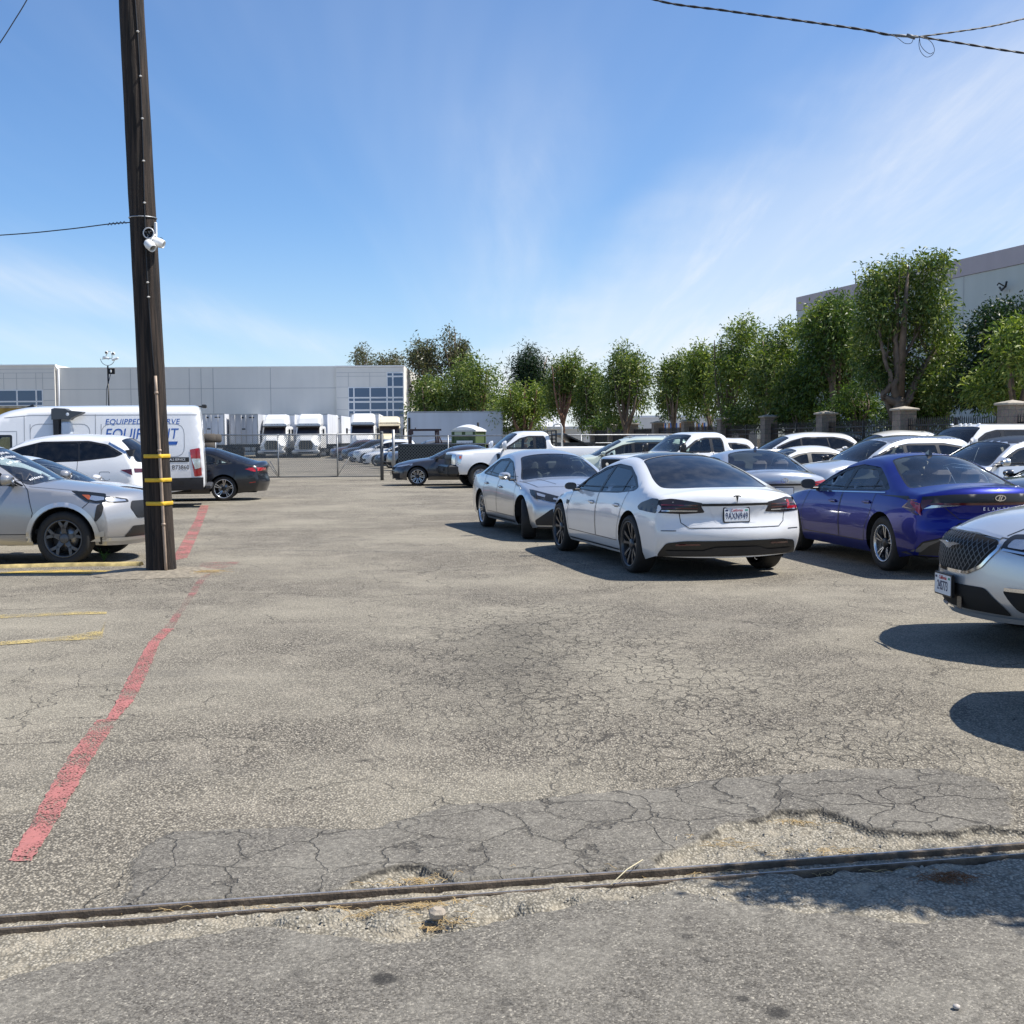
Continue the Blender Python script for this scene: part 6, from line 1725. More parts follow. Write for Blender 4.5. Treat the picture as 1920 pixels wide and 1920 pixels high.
# soil mound at the foot of the pole
mb = MB(); c_ = bot; ns = 40; vs = [(c_[0], c_[1], .05)]; fs = []
for r_i, (rr_, zz_) in enumerate(((.30, .045), (.48, .018), (.66, -.004))):
    for k_ in range(ns):
        a_ = 2 * math.pi * k_ / ns; j_ = 1 + .22 * (float(vnoise(np.array(a_ * 2.2), np.array(r_i * 3.1), 1.0)) - .5)
        vs.append((c_[0] + rr_ * j_ * math.cos(a_) * 1.25, c_[1] + rr_ * j_ * math.sin(a_), zz_ + .012 * float(vnoise(np.array(a_ * 5), np.array(r_i * 1.0), 2.0))))
for k_ in range(ns):
    k2_ = (k_ + 1) % ns; fs.append((0, 1 + k_, 1 + k2_))
    for r_i in (0, 1): fs.append((1 + r_i * ns + k_, 1 + (r_i + 1) * ns + k_, 1 + (r_i + 1) * ns + k2_, 1 + r_i * ns + k2_))
o = mesh_obj('soil', vs, fs, simple('dry_soil', (.26, .225, .17), .95, noise=.4, nscale=18, bump=1.0, bscale=70), None, smooth=True); tag(o, 'dry soil and debris round the foot of the wooden pole', None, None, 'structure')
straw(bot[0] + .55, bot[1] - .12, 160, .16, .06, .10, label='dry straw at the foot of the wooden pole', zof=.02)
straw(bot[0] + .1, bot[1] - .35, 60, .25, .05, .06, label='thin dry litter in front of the wooden pole', zof=.006)

# ------------------------------------------------------------------ camera mast behind the van
mr_ = dp(206, 830, 41.0); mx0 = mr_[0]; MD = 41.0
mz = lambda v: dp(206, v, MD)[2]
ms = empty('camera_mast', (mx0, MD, 0), 0, 'slim mast with surveillance cameras and a small black panel, rising behind the van', 'camera mast')
mb = MB(); mb.tube([(0, 0, 0), (0, 0, mz(686))], .028, 8); mb.build('mast', [M_TRIM], ms)
mb = MB(); mb.tube([(.05, 0, 1.0), (-.09, 0, mz(760)), (-.07, 0, mz(730)), (.02, 0, mz(715)), (.09, 0, mz(702))], .012, 5); mb.build('cable', [M_CABLE], ms)
s_m = 2200 / MD
mb = MB(); r_ = 13 / s_m; zc_ = mz(672)
mb.tube([(r_ * math.cos(a_), 0, zc_ + r_ * math.sin(a_)) for a_ in np.linspace(-math.pi * 1.02, .02, 16)], .012, 6); mb.tube([(-.8 * r_, 0, zc_ - .02), (.6 * r_, 0, zc_)], .014, 6)
mb.tube([(-.25 * r_, 0, zc_), (-.2 * r_, 0, zc_ + .1), (.05 * r_, 0, zc_ + .24), (.5 * r_, 0, zc_ + .24), (.65 * r_, 0, zc_ + .1), (.65 * r_, 0, zc_)], .012, 6); mb.build('bracket', [M_STEEL], ms)
for (u, v, dx, dz) in ((199, 671, -1, .15), (216, 673, 1, -.25)):
    p = dp(u, v, MD) - np.array([mx0, MD, 0]); mb = MB(); mb.box(tuple(p), (.24, .09, .075), 0, R=Matrix.Rotation(dz * 1.3 if dx > 0 else .25, 3, 'Y'), bev=.02); mb.build('camera', [M_LWH], ms)
for (u, v) in ((200, 661), (213, 663)):
    p = dp(u, v, MD) - np.array([mx0, MD, 0]); mb = MB(); mb.lathe([(.001, -.06), (.05, -.05), (.06, 0), (.03, .03)], 14, 0, 'y', c=tuple(p)); mb.lathe([(.035, -.058), (.001, -.07)], 12, 1, 'y', c=tuple(p)); mb.build('dome_camera', [M_LWH, M_BLK], ms)
p = dp(208.5, 696, MD) - np.array([mx0, MD, 0]); mb = MB(); mb.box(tuple(p), (.25, .06, .20), 0, bev=.01); mb.box((p[0], p[1] - .04, p[2]), (.05, .03, .09), 1, bev=.01); mb.build('control_box', [M_BLK, M_LWH], ms)

# ------------------------------------------------------------------ far white warehouse
def tilt_mat(name, c_, nz_=.12):
    m, N_, L_, B_ = new_mat(name); B_.inputs['Roughness'].default_value = .85
    tc_ = N_.new('ShaderNodeTexCoord'); n1 = N_.new('ShaderNodeTexNoise'); n1.inputs['Scale'].default_value = .35; n1.inputs['Detail'].default_value = 7; L_.new(tc_.outputs['Object'], n1.inputs['Vector'])
    mp = N_.new('ShaderNodeMapping'); mp.inputs['Scale'].default_value = (1.2, 1.2, .08); L_.new(tc_.outputs['Object'], mp.inputs[0]); n2 = N_.new('ShaderNodeTexNoise'); n2.inputs['Scale'].default_value = 1.0; n2.inputs['Detail'].default_value = 6; L_.new(mp.outputs[0], n2.inputs['Vector'])
    a_ = N_.new('ShaderNodeMath'); a_.operation = 'ADD'; L_.new(n1.outputs['Fac'], a_.inputs[0]); L_.new(n2.outputs['Fac'], a_.inputs[1])
    r_ = N_.new('ShaderNodeMapRange'); r_.inputs['From Min'].default_value = .7; r_.inputs['From Max'].default_value = 1.3; r_.inputs['To Min'].default_value = 1 - nz_; r_.inputs['To Max'].default_value = 1.0; L_.new(a_.outputs[0], r_.inputs['Value'])
    mx = N_.new('ShaderNodeMix'); mx.data_type = 'RGBA'; mx.blend_type = 'MULTIPLY'; mx.inputs['Factor'].default_value = 1; mx.inputs['A'].default_value = (*c_, 1); L_.new(r_.outputs[0], mx.inputs['B']); L_.new(mx.outputs['Result'], B_.inputs['Base Color'])
    return m
M_TILT = tilt_mat('pale_tilt_up_wall', (.78, .745, .68), .08); M_TILT2 = tilt_mat('grey_green_wall', (.62, .63, .58)); M_BAND = tilt_mat('mauve_band', (.55, .47, .48))
M_JOINT = simple('panel_joint', (.50, .49, .47), .9); M_BGLASS = simple('blue_curtain_glass', (.05, .10, .19), .10, .0, coat=.4); M_MULL = simple('white_mullion', (.85, .86, .87), .5)
BD = 135.0
def bx(u, v=760): return dp(u, v, BD)[0]
def bz(v, u=500): return dp(u, v, BD)[2]
wh = empty('warehouse', (bx(0), BD, 0), 0, 'long low white warehouse with blue windows behind the trucks at the left', 'warehouse')
ox = bx(0)
def bbox(mb, x0, x1, y0, y1, z0, z1, m=0): mb.box(((x0 + x1) / 2, (y0 + y1) / 2, (z0 + z1) / 2), (x1 - x0, y1 - y0, z1 - z0), m)
mb = MB(); bbox(mb, bx(107) - ox, bx(632) - ox, 0, 40, 0, bz(688)); mb.build('wall', [M_TILT], wh)
mb = MB(); bbox(mb, bx(-420) - ox, bx(107) - ox, -.5, 40, 0, bz(685, 60)); mb.build('wall', [M_TILT], wh)
mb = MB(); bbox(mb, bx(632) - ox, bx(758.5) - ox, -.5, 40, 0, bz(686.6, 700)); mb.build('wall', [M_TILT], wh)
mb = MB()
for u in (246, 303, 356, 378, 400.5, 508): bbox(mb, bx(u) - ox - .04, bx(u) - ox + .04, -.012, .03, 0, bz(690))
bbox(mb, bx(108) - ox, bx(631) - ox, -.012, .03, bz(728.6), bz(727.4))
for u in (12, 36, 72, 84.5): bbox(mb, bx(u) - ox - .03, bx(u) - ox + .03, -.513, -.47, bz(728), bz(697))
for v in (690, 697, 707): bbox(mb, bx(-300) - ox, bx(106.5) - ox, -.511, -.47, bz(v + .4), bz(v - .4))
bbox(mb, bx(86) - ox, bx(106) - ox, -.511, -.47, bz(728.6), bz(727.6)); bbox(mb, bx(86) - ox, bx(106) - ox, -.511, -.47, bz(749), bz(748))
for u in (655, 695): bbox(mb, bx(u) - ox - .03, bx(u) - ox + .03, -.513, -.47, bz(726), bz(700))
for v in (690.5, 700, 707): bbox(mb, bx(633) - ox, bx(725 if v > 691 else 757) - ox, -.511, -.47, bz(v + .4), bz(v - .4))
for v in (727, 747, 769): bbox(mb, bx(633) - ox, bx(654) - ox, -.511, -.47, bz(v + .4), bz(v - .4))
mb.build('panel_joints', [M_JOINT], wh)
mb = MB(); bbox(mb, bx(-420) - ox, bx(107) - ox + .15, -.62, 0, bz(686, 60), bz(684, 60) ); bbox(mb, bx(631) - ox, bx(759.5) - ox, -.62, 0, bz(687.6, 700), bz(685.8, 700)); bbox(mb, bx(107) - ox + .2, bx(631) - ox, -.05, .4, bz(688), bz(687)); mb.build('roof_coping', [M_MULL], wh)
mb = MB(); mb.tube([(bx(106) - ox + .35, -.12, 0), (bx(106) - ox + .35, -.12, bz(690)), (bx(106) - ox + .1, -.3, bz(686))], .14, 8); mb.build('downpipe', [M_MULL], wh)
def win(u0, u1, v0, v1):
    x0, x1, z0, z1 = bx(u0) - ox + .03, bx(u1) - ox - .03, bz(v1) + .03, bz(v0) - .03; w_ = .066
    mb = MB()
    bbox(mb, x0 - w_, x1 + w_, -.56, -.45, z0 - w_, z0); bbox(mb, x0 - w_, x1 + w_, -.56, -.45, z1, z1 + w_); bbox(mb, x0 - w_, x0, -.56, -.45, z0, z1); bbox(mb, x1, x1 + w_, -.56, -.45, z0, z1)
    f_ = mb.build('window', [M_MULL], wh)
    mb = MB(); bbox(mb, x0, x1, -.52, -.49, z0, z1); mb.build('pane', [M_BGLASS], f_)
for c0, c1 in ((-70,-37),(-36,-1),(1,35.3),(37,71.3),(73,83.3)):
    for r0, r1 in ((729.5,749.6),(751.2,757.6),(759,780)): win(c0, c1, r0, r1)
for c0, c1 in ((655.3,664.3),(665.8,694.8),(696.3,726)):
    for r0, r1 in ((728.5,746.3),(748,753.9),(756,769.4),(771.5,792)): win(c0, c1, r0, r1)
for c0, c1 in ((727.6,737.2),(738.8,757.3)):
    for r0, r1 in ((701.2,706.8),(708.5,726.3),(728.5,746.3),(748,753.9),(756,769.4),(771.5,792)): win(c0, c1, r0, r1)

# ------------------------------------------------------------------ building on the right
A_ = np.array([21.3, 88.0]); B_w = np.array([28.0, 64.3]); d_ = (B_w - A_) / np.linalg.norm(B_w - A_); B2 = A_ + d_ * 46
ang = math.atan2(d_[1], d_[0])
rb = empty('office_building', (A_[0], A_[1], 0), ang, 'big grey green windowless building with a mauve top band behind the trees at the right', 'building')
# local x along the wall towards the camera, local +y = away from the yard
HB = 12.0
mb = MB(); bbox(mb, 0, 46, 0, 30, 0, HB - 1.02); mb.build('wall', [M_TILT2], rb)
mb = MB(); bbox(mb, -.06, 46, -.06, 30, HB - 1.0, HB); mb.build('roof_band', [M_BAND], rb)
mb = MB()
for x_ in (6.2, 12.2, 18.2, 19.3, 24.5, 26.2, 28, 33, 39): bbox(mb, x_ - .03, x_ + .03, -.02, .05, 0, HB - 1.04)
for x_ in (6.2, 12.2, 18.2, 24.5): bbox(mb, x_ - .02, x_ + .02, -.075, -.04, HB - .98, HB - .02)
for z_ in (6.9, 3.4): bbox(mb, .1, 46, -.018, .05, z_ - .03, z_ + .03)
mb.build('panel_joints', [M_JOINT], rb)
pl_ = np.array([28.2, 66.8])
mb = MB(); lx = 23.0; mb.tube([(lx, -.05, 9.9), (lx, -.5, 10.1), (lx + .2, -.75, 9.95)], .035, 6); mb.tube([(lx - .3, -.2, 9.9), (lx + .05, -.35, 9.7), (lx + .5, -.45, 9.85), (lx + .65, -.5, 10.1)], .06, 8); mb.build('wall_lamp', [M_TRIM], rb)
mb = MB(); mb.tube([(3.0, 3, HB), (3.0, 3, HB + 1.6)], .03, 6); mb.build('antenna', [M_TRIM], rb)
mb = MB(); mb.box((-.2, .3, HB - 3.5), (.25, .3, 5), 0); mb.build('gutter_pipe', [M_MULL], rb)
# distant sheds behind the trees
for (u0, u1, v, D_, lab, nm) in ((1100, 1420, 779, 150, 'low pale building seen between the tree trunks', 'distant_building'), (938, 1096, 800, 108, 'low grey block wall behind the far trucks', 'block_wall')):
    x0, x1 = dp(u0, 800, D_)[0], dp(u1, 800, D_)[0]; z1 = dp((u0 + u1) / 2, v, D_)[2]
    r_ = empty(nm, ((x0 + x1) / 2, D_, 0), 0, lab, 'wall' if 'wall' in nm else 'building')
    mb = MB(); bbox(mb, -(x1 - x0) / 2, (x1 - x0) / 2, 0, .3 if 'wall' in nm else 18, 0, z1 - .25); mb.build('wall', [M_TILT], r_)
    mb = MB(); bbox(mb, -(x1 - x0) / 2 - .05, (x1 - x0) / 2 + .05, -.06, .36 if 'wall' in nm else 18, z1 - .25, z1); mb.build('coping', [M_MULL], r_)
D_ = 118; r_ = empty('white_tent', (dp(1030, 800, D_)[0], D_, 0), 0, 'white peaked tent showing between the tree trunks', 'tent')
mb = MB(); w_ = 2.6; mb.add([(-w_, -1, 0), (w_, -1, 0), (w_, 3, 0), (-w_, 3, 0), (-w_, -1, 2.3), (w_, -1, 2.3), (w_, 3, 2.3), (-w_, 3, 2.3), (.2, 1, 4.3)], [(0, 1, 5, 4), (1, 2, 6, 5), (3, 0, 4, 7), (4, 5, 8), (5, 6, 8), (6, 7, 8), (7, 4, 8)], 0); mb.build('canvas', [simple('white_canvas', (.75, .76, .78), .8)], r_)
# blue white banner fence far behind
mb = MB(); p0 = dp(1225, 806, 120); p1 = dp(1330, 800, 120)
r_ = empty('banner_fence', (p0[0], 120, 0), 0, 'colourful striped banner fence glimpsed behind the pickets', 'fence')
mb = MB()
for i in range(30):
    x_ = i * (p1[0] - p0[0]) / 30; bbox(mb, x_, x_ + .16, 0, .05, 0, p1[2] + .4, i % 3)
mb.build('banner', [simple('banner_blue', (.03, .12, .4), .6), simple('banner_white', (.7, .7, .7), .6), simple('banner_orange', (.5, .2, .05), .6)], r_)
# ------------------------------------------------------------------ brick pillars and picket panels at the right
def brick_mat():
    m, N_, L_, B_ = new_mat('split_face_block')
    tc_ = N_.new('ShaderNodeTexCoord'); sp = N_.new('ShaderNodeSeparateXYZ'); L_.new(tc_.outputs['Object'], sp.inputs[0])
    ad = N_.new('ShaderNodeMath'); L_.new(sp.outputs[0], ad.inputs[0]); L_.new(sp.outputs[1], ad.inputs[1])
    cb = N_.new('ShaderNodeCombineXYZ'); L_.new(ad.outputs[0], cb.inputs[0]); L_.new(sp.outputs[2], cb.inputs[1])
    br = N_.new('ShaderNodeTexBrick'); br.inputs['Scale'].default_value = 1; br.inputs['Brick Width'].default_value = .4; br.inputs['Row Height'].default_value = .2; br.inputs['Mortar Size'].default_value = .008
    br.inputs['Color1'].default_value = (.27, .20, .14, 1); br.inputs['Color2'].default_value = (.20, .15, .11, 1); br.inputs['Mortar'].default_value = (.13, .11, .09, 1)
    L_.new(cb.outputs[0], br.inputs['Vector'])
    n1 = N_.new('ShaderNodeTexNoise'); n1.inputs['Scale'].default_value = 22; n1.inputs['Detail'].default_value = 6; L_.new(tc_.outputs['Object'], n1.inputs['Vector'])
    mx = N_.new('ShaderNodeMix'); mx.data_type = 'RGBA'; mx.blend_type = 'OVERLAY'; mx.inputs['Factor'].default_value = .6; L_.new(br.outputs['Color'], mx.inputs['A']); L_.new(n1.outputs['Color'], mx.inputs['B'])
    hs = N_.new('ShaderNodeHueSaturation'); hs.inputs['Saturation'].default_value = .75; L_.new(mx.outputs['Result'], hs.inputs['Color']); L_.new(hs.outputs[0], B_.inputs['Base Color'])
    B_.inputs['Roughness'].default_value = .95
    b = N_.new('ShaderNodeBump'); b.inputs['Strength'].default_value = .9; b.inputs['Distance'].default_value = .02; L_.new(n1.outputs['Fac'], b.inputs['Height']); L_.new(b.outputs[0], B_.inputs['Normal'])
    return m
M_BRICK = brick_mat(); M_CAP = simple('concrete_cap', (.42, .37, .30), .9, noise=.25, bump=.3); M_IRON = simple('black_iron', (.012, .012, .014), .5)
def fence_pt(i):
    D_ = 28.5 + 6.4 * i
    xs_ = pchip([28.5, 34.9, 47.7, 60.5, 73.3, 92.5], [15.85, 14.85, 12.75, 10.95, 9.1, 6.5])
    return np.array([float(xs_(D_)), D_])
pts = [fence_pt(i) for i in range(0, 11)]
words = ['nearest, at the right edge', 'second from the right', 'behind the crew cab pickup', 'left of the big forked tree', 'behind the cream white SUV', 'in the middle of the row', 'above the white SUV roof', 'behind the white pickup cab', 'fourth from the far end', 'near the far end', 'last at the far end']
base_p_ = None
for i, p in enumerate(pts):
    a_ = pts[min(i + 1, len(pts) - 1)] - pts[max(i - 1, 0)]; az = math.atan2(a_[1], a_[0])
    r_ = empty('brick_pillar', (p[0], p[1], 0), az, 'tan block pillar of the picket fence, ' + words[i], 'pillar', 'block pillars of the picket fence')
    mb = MB(); mb.box((0, 0, 1.27), (.60, .60, 2.54), 0); mb.build('shaft', [M_BRICK], r_)
    mb = MB(); mb.box((0, 0, 2.575), (.76, .76, .07), 0, bev=.015); mb.add([(-.36, -.36, 2.61), (.36, -.36, 2.61), (.36, .36, 2.61), (-.36, .36, 2.61), (0, 0, 2.70)], [(0, 1, 4), (1, 2, 4), (2, 3, 4), (3, 0, 4)], 0); mb.build('cap', [M_CAP], r_)
    if i < len(pts) - 1:
        q = pts[i + 1]; L_ = np.linalg.norm(q - p) - .62; az2 = math.atan2(q[1] - p[1], q[0] - p[0]); c_ = (p + q) / 2
        r_ = empty('picket_fence', (c_[0], c_[1], 0), az2, 'black iron picket panel left of the pillar ' + words[i], 'fence', 'black picket panels between the block pillars')
        mb = MB()
        for z_ in (.25, 2.02, 1.80): mb.box((0, 0, z_), (L_, .04, .045), 0)
        for x_ in (-L_ * .02, ): mb.box((x_, 0, 1.12), (.07, .07, 2.24), 0)
        mb.build('rail', [M_IRON], r_)
        n_ = int(L_ / .125); mb = MB()
        for k_ in range(n_ + 1):
            x_ = -L_ / 2 + L_ * k_ / n_
            mb.add([(x_ - .013, -.013, .1), (x_ + .013, -.013, .1), (x_ + .013, .013, .1), (x_ - .013, .013, .1), (x_ - .013, -.013, 2.2), (x_ + .013, -.013, 2.2), (x_ + .013, .013, 2.2), (x_ - .013, .013, 2.2), (x_, 0, 2.30)],
                   [(0, 1, 5, 4), (1, 2, 6, 5), (2, 3, 7, 6), (3, 0, 4, 7), (4, 5, 8), (5, 6, 8), (6, 7, 8), (7, 4, 8)], 0)
        mb.build('pickets', [M_IRON], r_)
# young tree stake
p = dp(1690, 800, 43.0); mb = MB(); mb.tube([(p[0], 43, 0), (p[0], 43, 2.6)], .035, 6); o = mb.build('pale_post', [simple('pale_pole', (.6, .58, .52), .7)]); tag(o, 'thin pale post standing in front of the forked tree', 'post')

# ------------------------------------------------------------------ chain link gate and fence
M_GALV = simple('galvanised_pipe', (.34, .35, .36), .5, .6, noise=.2)
M_LINK = simple('chain_link_wire', (.30, .31, .31), .55, .5)
M_GPOST = simple('dark_gate_post', (.10, .105, .11), .6, .4)
def chain(parent, x0, x1, z0, z1, y=0, pitch=.082, r=.0052, mat=None, name='chain_link'):
    vs = []; fs = []
    H_ = z1 - z0; n_ = int((x1 - x0 + H_) / pitch)
    for sgn in (1, -1):
        for k_ in range(n_ + 1):
            xa = x0 - H_ + k_ * pitch if sgn > 0 else x0 + k_ * pitch
            xb = xa + H_ if sgn > 0 else xa - H_
            pa, pb = (xa, z0), (xb, z1)
            # clip in x
            def cl(pa, pb):
                (ax, az_), (bx_, bz_) = pa, pb; t0_, t1_ = 0., 1.; dx = bx_ - ax
                for lim, s_ in ((x0, 1), (x1, -1)):
                    if dx == 0: continue
                    t_ = (lim - ax) / dx
                    if dx * s_ > 0: t0_ = max(t0_, t_)
                    else: t1_ = min(t1_, t_)
                if t0_ >= t1_: return None
                return (ax + dx * t0_, az_ + (bz_ - az_) * t0_), (ax + dx * t1_, az_ + (bz_ - az_) * t1_)
            c_ = cl(pa, pb)
            if not c_: continue
            (ax, az_), (bx_, bz_) = c_; d_ = np.array([bx_ - ax, bz_ - az_]); l_ = np.linalg.norm(d_)
            if l_ < .02: continue
            n2 = np.array([-d_[1], d_[0]]) / l_ * r; b = len(vs); yy = y + sgn * .002
            vs += [(ax + n2[0], yy - r, az_ + n2[1]), (ax - n2[0], yy - r, az_ - n2[1]), (bx_ - n2[0], yy - r, bz_ - n2[1]), (bx_ + n2[0], yy - r, bz_ + n2[1]), (ax, yy + r, az_), (bx_, yy + r, bz_)]
            fs += [(b, b + 1, b + 2, b + 3), (b + 1, b + 4, b + 5, b + 2), (b + 4, b, b + 3, b + 5)]
    return mesh_obj(name, vs, fs, mat or M_LINK, parent)
def fence_run(name, a, b, h, posts, label, cat, midrail=None, zlow=.06, rails=(1,), brace=None, post_mat=None, posts_to=0.0, group=None, slats=None, mesh=True):
    a = np.array(a, float); b = np.array(b, float); L_ = np.linalg.norm(b - a); az = math.atan2(b[1] - a[1], b[0] - a[0])
    r_ = empty(name, (a[0], a[1], 0), az, label, cat, group)
    mb = MB(); mb.tube([(0, 0, h), (L_, 0, h)], .028, 8)
    mb.build('top_rail', [M_GALV], r_)
    if zlow is not None: mb = MB(); mb.tube([(0, 0, zlow), (L_, 0, zlow)], .025, 8); mb.build('bottom_rail', [M_GPOST], r_)
    if midrail: mb = MB(); mb.tube([(0, 0, midrail), (L_, 0, midrail)], .024, 8); mb.build('middle_rail', [M_GALV], r_)
    for x_ in posts: mb = MB(); mb.tube([(x_, 0, posts_to), (x_, 0, h + .02)], .032, 8); mb.build('fence_post', [post_mat or M_GALV], r_)
    if brace:
        for (x0, z0, x1, z1) in brace: mb = MB(); mb.tube([(x0, 0, z0), (x1, 0, z1)], .012, 5); mb.build('brace_rod', [M_GALV], r_)
    if mesh: chain(r_, 0, L_, (zlow or .03), h, .03)
    return r_
g0 = gp(404, 905)[:2] * 1.0; g0 = np.array([dp(404.6, 860, 47.0)[0], 47.0]); g1 = np.array([dp(716, 860, 47.6)[0], 47.6]); 
Lg = np.linalg.norm(g1 - g0)
gx_ = lambda u: (u - 404.6) / (716 - 404.6) * Lg
fence_run('sliding_gate', g0, g1, 1.86, [0, gx_(521), gx_(632)], 'wide chain link gate across the yard between the black sedan and the gate post', 'gate', zlow=.16, posts_to=.14,
          brace=[(gx_(505), .8, gx_(521), .2), (gx_(632), .2, gx_(655), .95), (gx_(500), .75, gx_(519), .2)])
p = dp(716, 860, 47.3); mb = MB(); mb.tube([(p[0], 47.3, 0), (p[0], 47.3, 1.92)], .07, 10); mb.lathe([(.085, 1.92), (.06, 1.96), (.001, 1.98)], 10, 0, c=(p[0], 47.3, 0)); 
for z_ in (.75, .6, 1.35): mb.box((p[0], 47.3, z_), (.34, .12, .05), 0)
o = mb.build('gate_post', [M_GPOST]); tag(o, 'dark gate post with roller brackets at the nose of the grey sedan', 'post')
p = dp(738, 860, 49.0); mb = MB(); mb.tube([(p[0], 49, 0), (p[0], 49, 2.05)], .06, 10); o = mb.build('gate_post', [M_GALV]); tag(o, 'tall pale steel post just right of the dark gate post', 'post')
s0 = np.array([dp(742, 860, 49.0)[0], 49.0]); s1 = np.array([dp(1345, 860, 50.5)[0], 50.5]); Ls = np.linalg.norm(s1 - s0)
gy_ = lambda u: (u - 742) / (1345 - 742) * Ls
r_ = fence_run('pipe_fence', s0, s1, 1.78, [gy_(838), gy_(960), gy_(1085), gy_(1210), Ls], 'pipe fence with black privacy slats running right behind the grey sedan and work truck', 'fence', midrail=1.44, zlow=None, mesh=False)
mb = MB(); L2 = gy_(905)
n_ = int(L2 / .16)
for k_ in range(n_): 
    x_ = .15 + k_ * .16
    mb.add([(x_, -.02, .1), (x_ + .10, -.02, .1), (x_ + .10 - .9 * 0, -.02, 1.40), (x_, -.02, 1.40)], [(0, 1, 2, 3)], 0)
chain(r_, .1, L2, .1, 1.42, .0, .13, .018, simple('grey_lattice', (.09, .10, .10), .7), 'lattice')
mb = MB(); mb.box((L2 / 2 + .05, .10, .76), (L2 - .1, .03, 1.32), 0); mb.build('privacy_screen', [simple('black_screen', (.010, .011, .012), .9)], r_)

# ------------------------------------------------------------------ trucks and trailers in the far yard
M_TW = simple('truck_white', (.80, .80, .78), .35, coat=.6, noise=.06, nscale=1.5); M_CREAM = simple('truck_cream', (.72, .64, .47), .4, coat=.5, noise=.08, nscale=1.5)
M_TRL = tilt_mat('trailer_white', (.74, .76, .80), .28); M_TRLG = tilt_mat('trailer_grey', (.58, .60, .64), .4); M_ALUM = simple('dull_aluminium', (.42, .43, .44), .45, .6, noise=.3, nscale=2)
M_TRLB = tilt_mat('box_blue_grey', (.64, .69, .76), .15)
def trailer(D_, u0, u1, vtop, zb, label, mat=M_TRL, length=14.0, mark=True):
    x0 = dp(u0, 800, D_)[0]; x1 = dp(u1, 800, D_)[0]; zt = dp((u0 + u1) / 2, vtop, D_)[2]; w_ = x1 - x0; cx_ = (x0 + x1) / 2
    r_ = empty('box_trailer', (cx_, D_, 0), 0, label, 'trailer', 'box trailers parked in the far yard')
    mb = MB(); bbox(mb, -w_ / 2 + .04, w_ / 2 - .04, .05, length, zb, zt - .04); mb.build('box', [mat], r_)
    mb = MB(); t_ = .09
    bbox(mb, -w_ / 2, -w_ / 2 + t_, -.03, .12, zb, zt); bbox(mb, w_ / 2 - t_, w_ / 2, -.03, .12, zb, zt); bbox(mb, -w_ / 2 + t_, w_ / 2 - t_, -.028, .12, zt - t_, zt); bbox(mb, -w_ / 2 + t_, w_ / 2 - t_, -.028, .12, zb, zb + .12)
    mb.build('door_frame', [M_ALUM], r_)
    mb = MB(); bbox(mb, -w_ / 2 + t_, -.01, -.005, .04, zb + .12, zt - t_); bbox(mb, .01, w_ / 2 - t_, -.005, .04, zb + .12, zt - t_)
    mb.build('rear_doors', [mat], r_)
    mb = MB()
    for x_ in (-w_ * .3, -w_ * .08, w_ * .08, w_ * .3): mb.tube([(x_, -.04, zb + .1), (x_, -.04, zt - .1)], .02, 5)
    mb.build('lock_rods', [M_ALUM], r_)
    if mark:
        mb = MB(); mb.box((-.1, -.03, zt - .35), (.22, .01, .12), 0); mb.box((w_ * .28, -.03, zt - .34), (.5, .01, .08), 0); mb.box((0, -.03, zt - 1.4), (.30, .01, .10), 0); mb.build('decals', [M_BLK], r_)
    mb = MB(); bbox(mb, -w_ / 2 + .2, w_ / 2 - .2, .3, length - .3, zb - .28, zb - .02); mb.box((0, .12, .65), (w_ - .4, .1, .1), 0)
    for x_ in (-.6, .6): mb.box((x_, .14, .9), (.08, .08, .5), 0)
    mb.build('chassis', [M_UNDER], r_)
    for yy in (1.6, 2.9):
        for x_ in (-w_ / 2 + .3, w_ / 2 - .3):
            mb = MB(); mb.lathe([(.25, -.25), (.48, -.25), (.5, -.2), (.5, .2), (.48, .25), (.25, .25)], 20, 0, 'x', c=(x_, yy, .5), closed=True); mb.build('wheel', [M_RUB], r_)
    return r_
TD = 112.0
trailer(108, 362, 421, 775.5, 1.25, 'white box trailer furthest left, just right of the van')
trailer(109, 430, 484, 776, 1.30, 'stained grey white box trailer second from the left', M_TRLG)
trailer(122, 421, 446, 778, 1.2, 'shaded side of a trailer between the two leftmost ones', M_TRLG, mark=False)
trailer(124, 528, 556, 777, 1.2, 'box trailer glimpsed between the first and second semi truck', M_TRLG, mark=False)
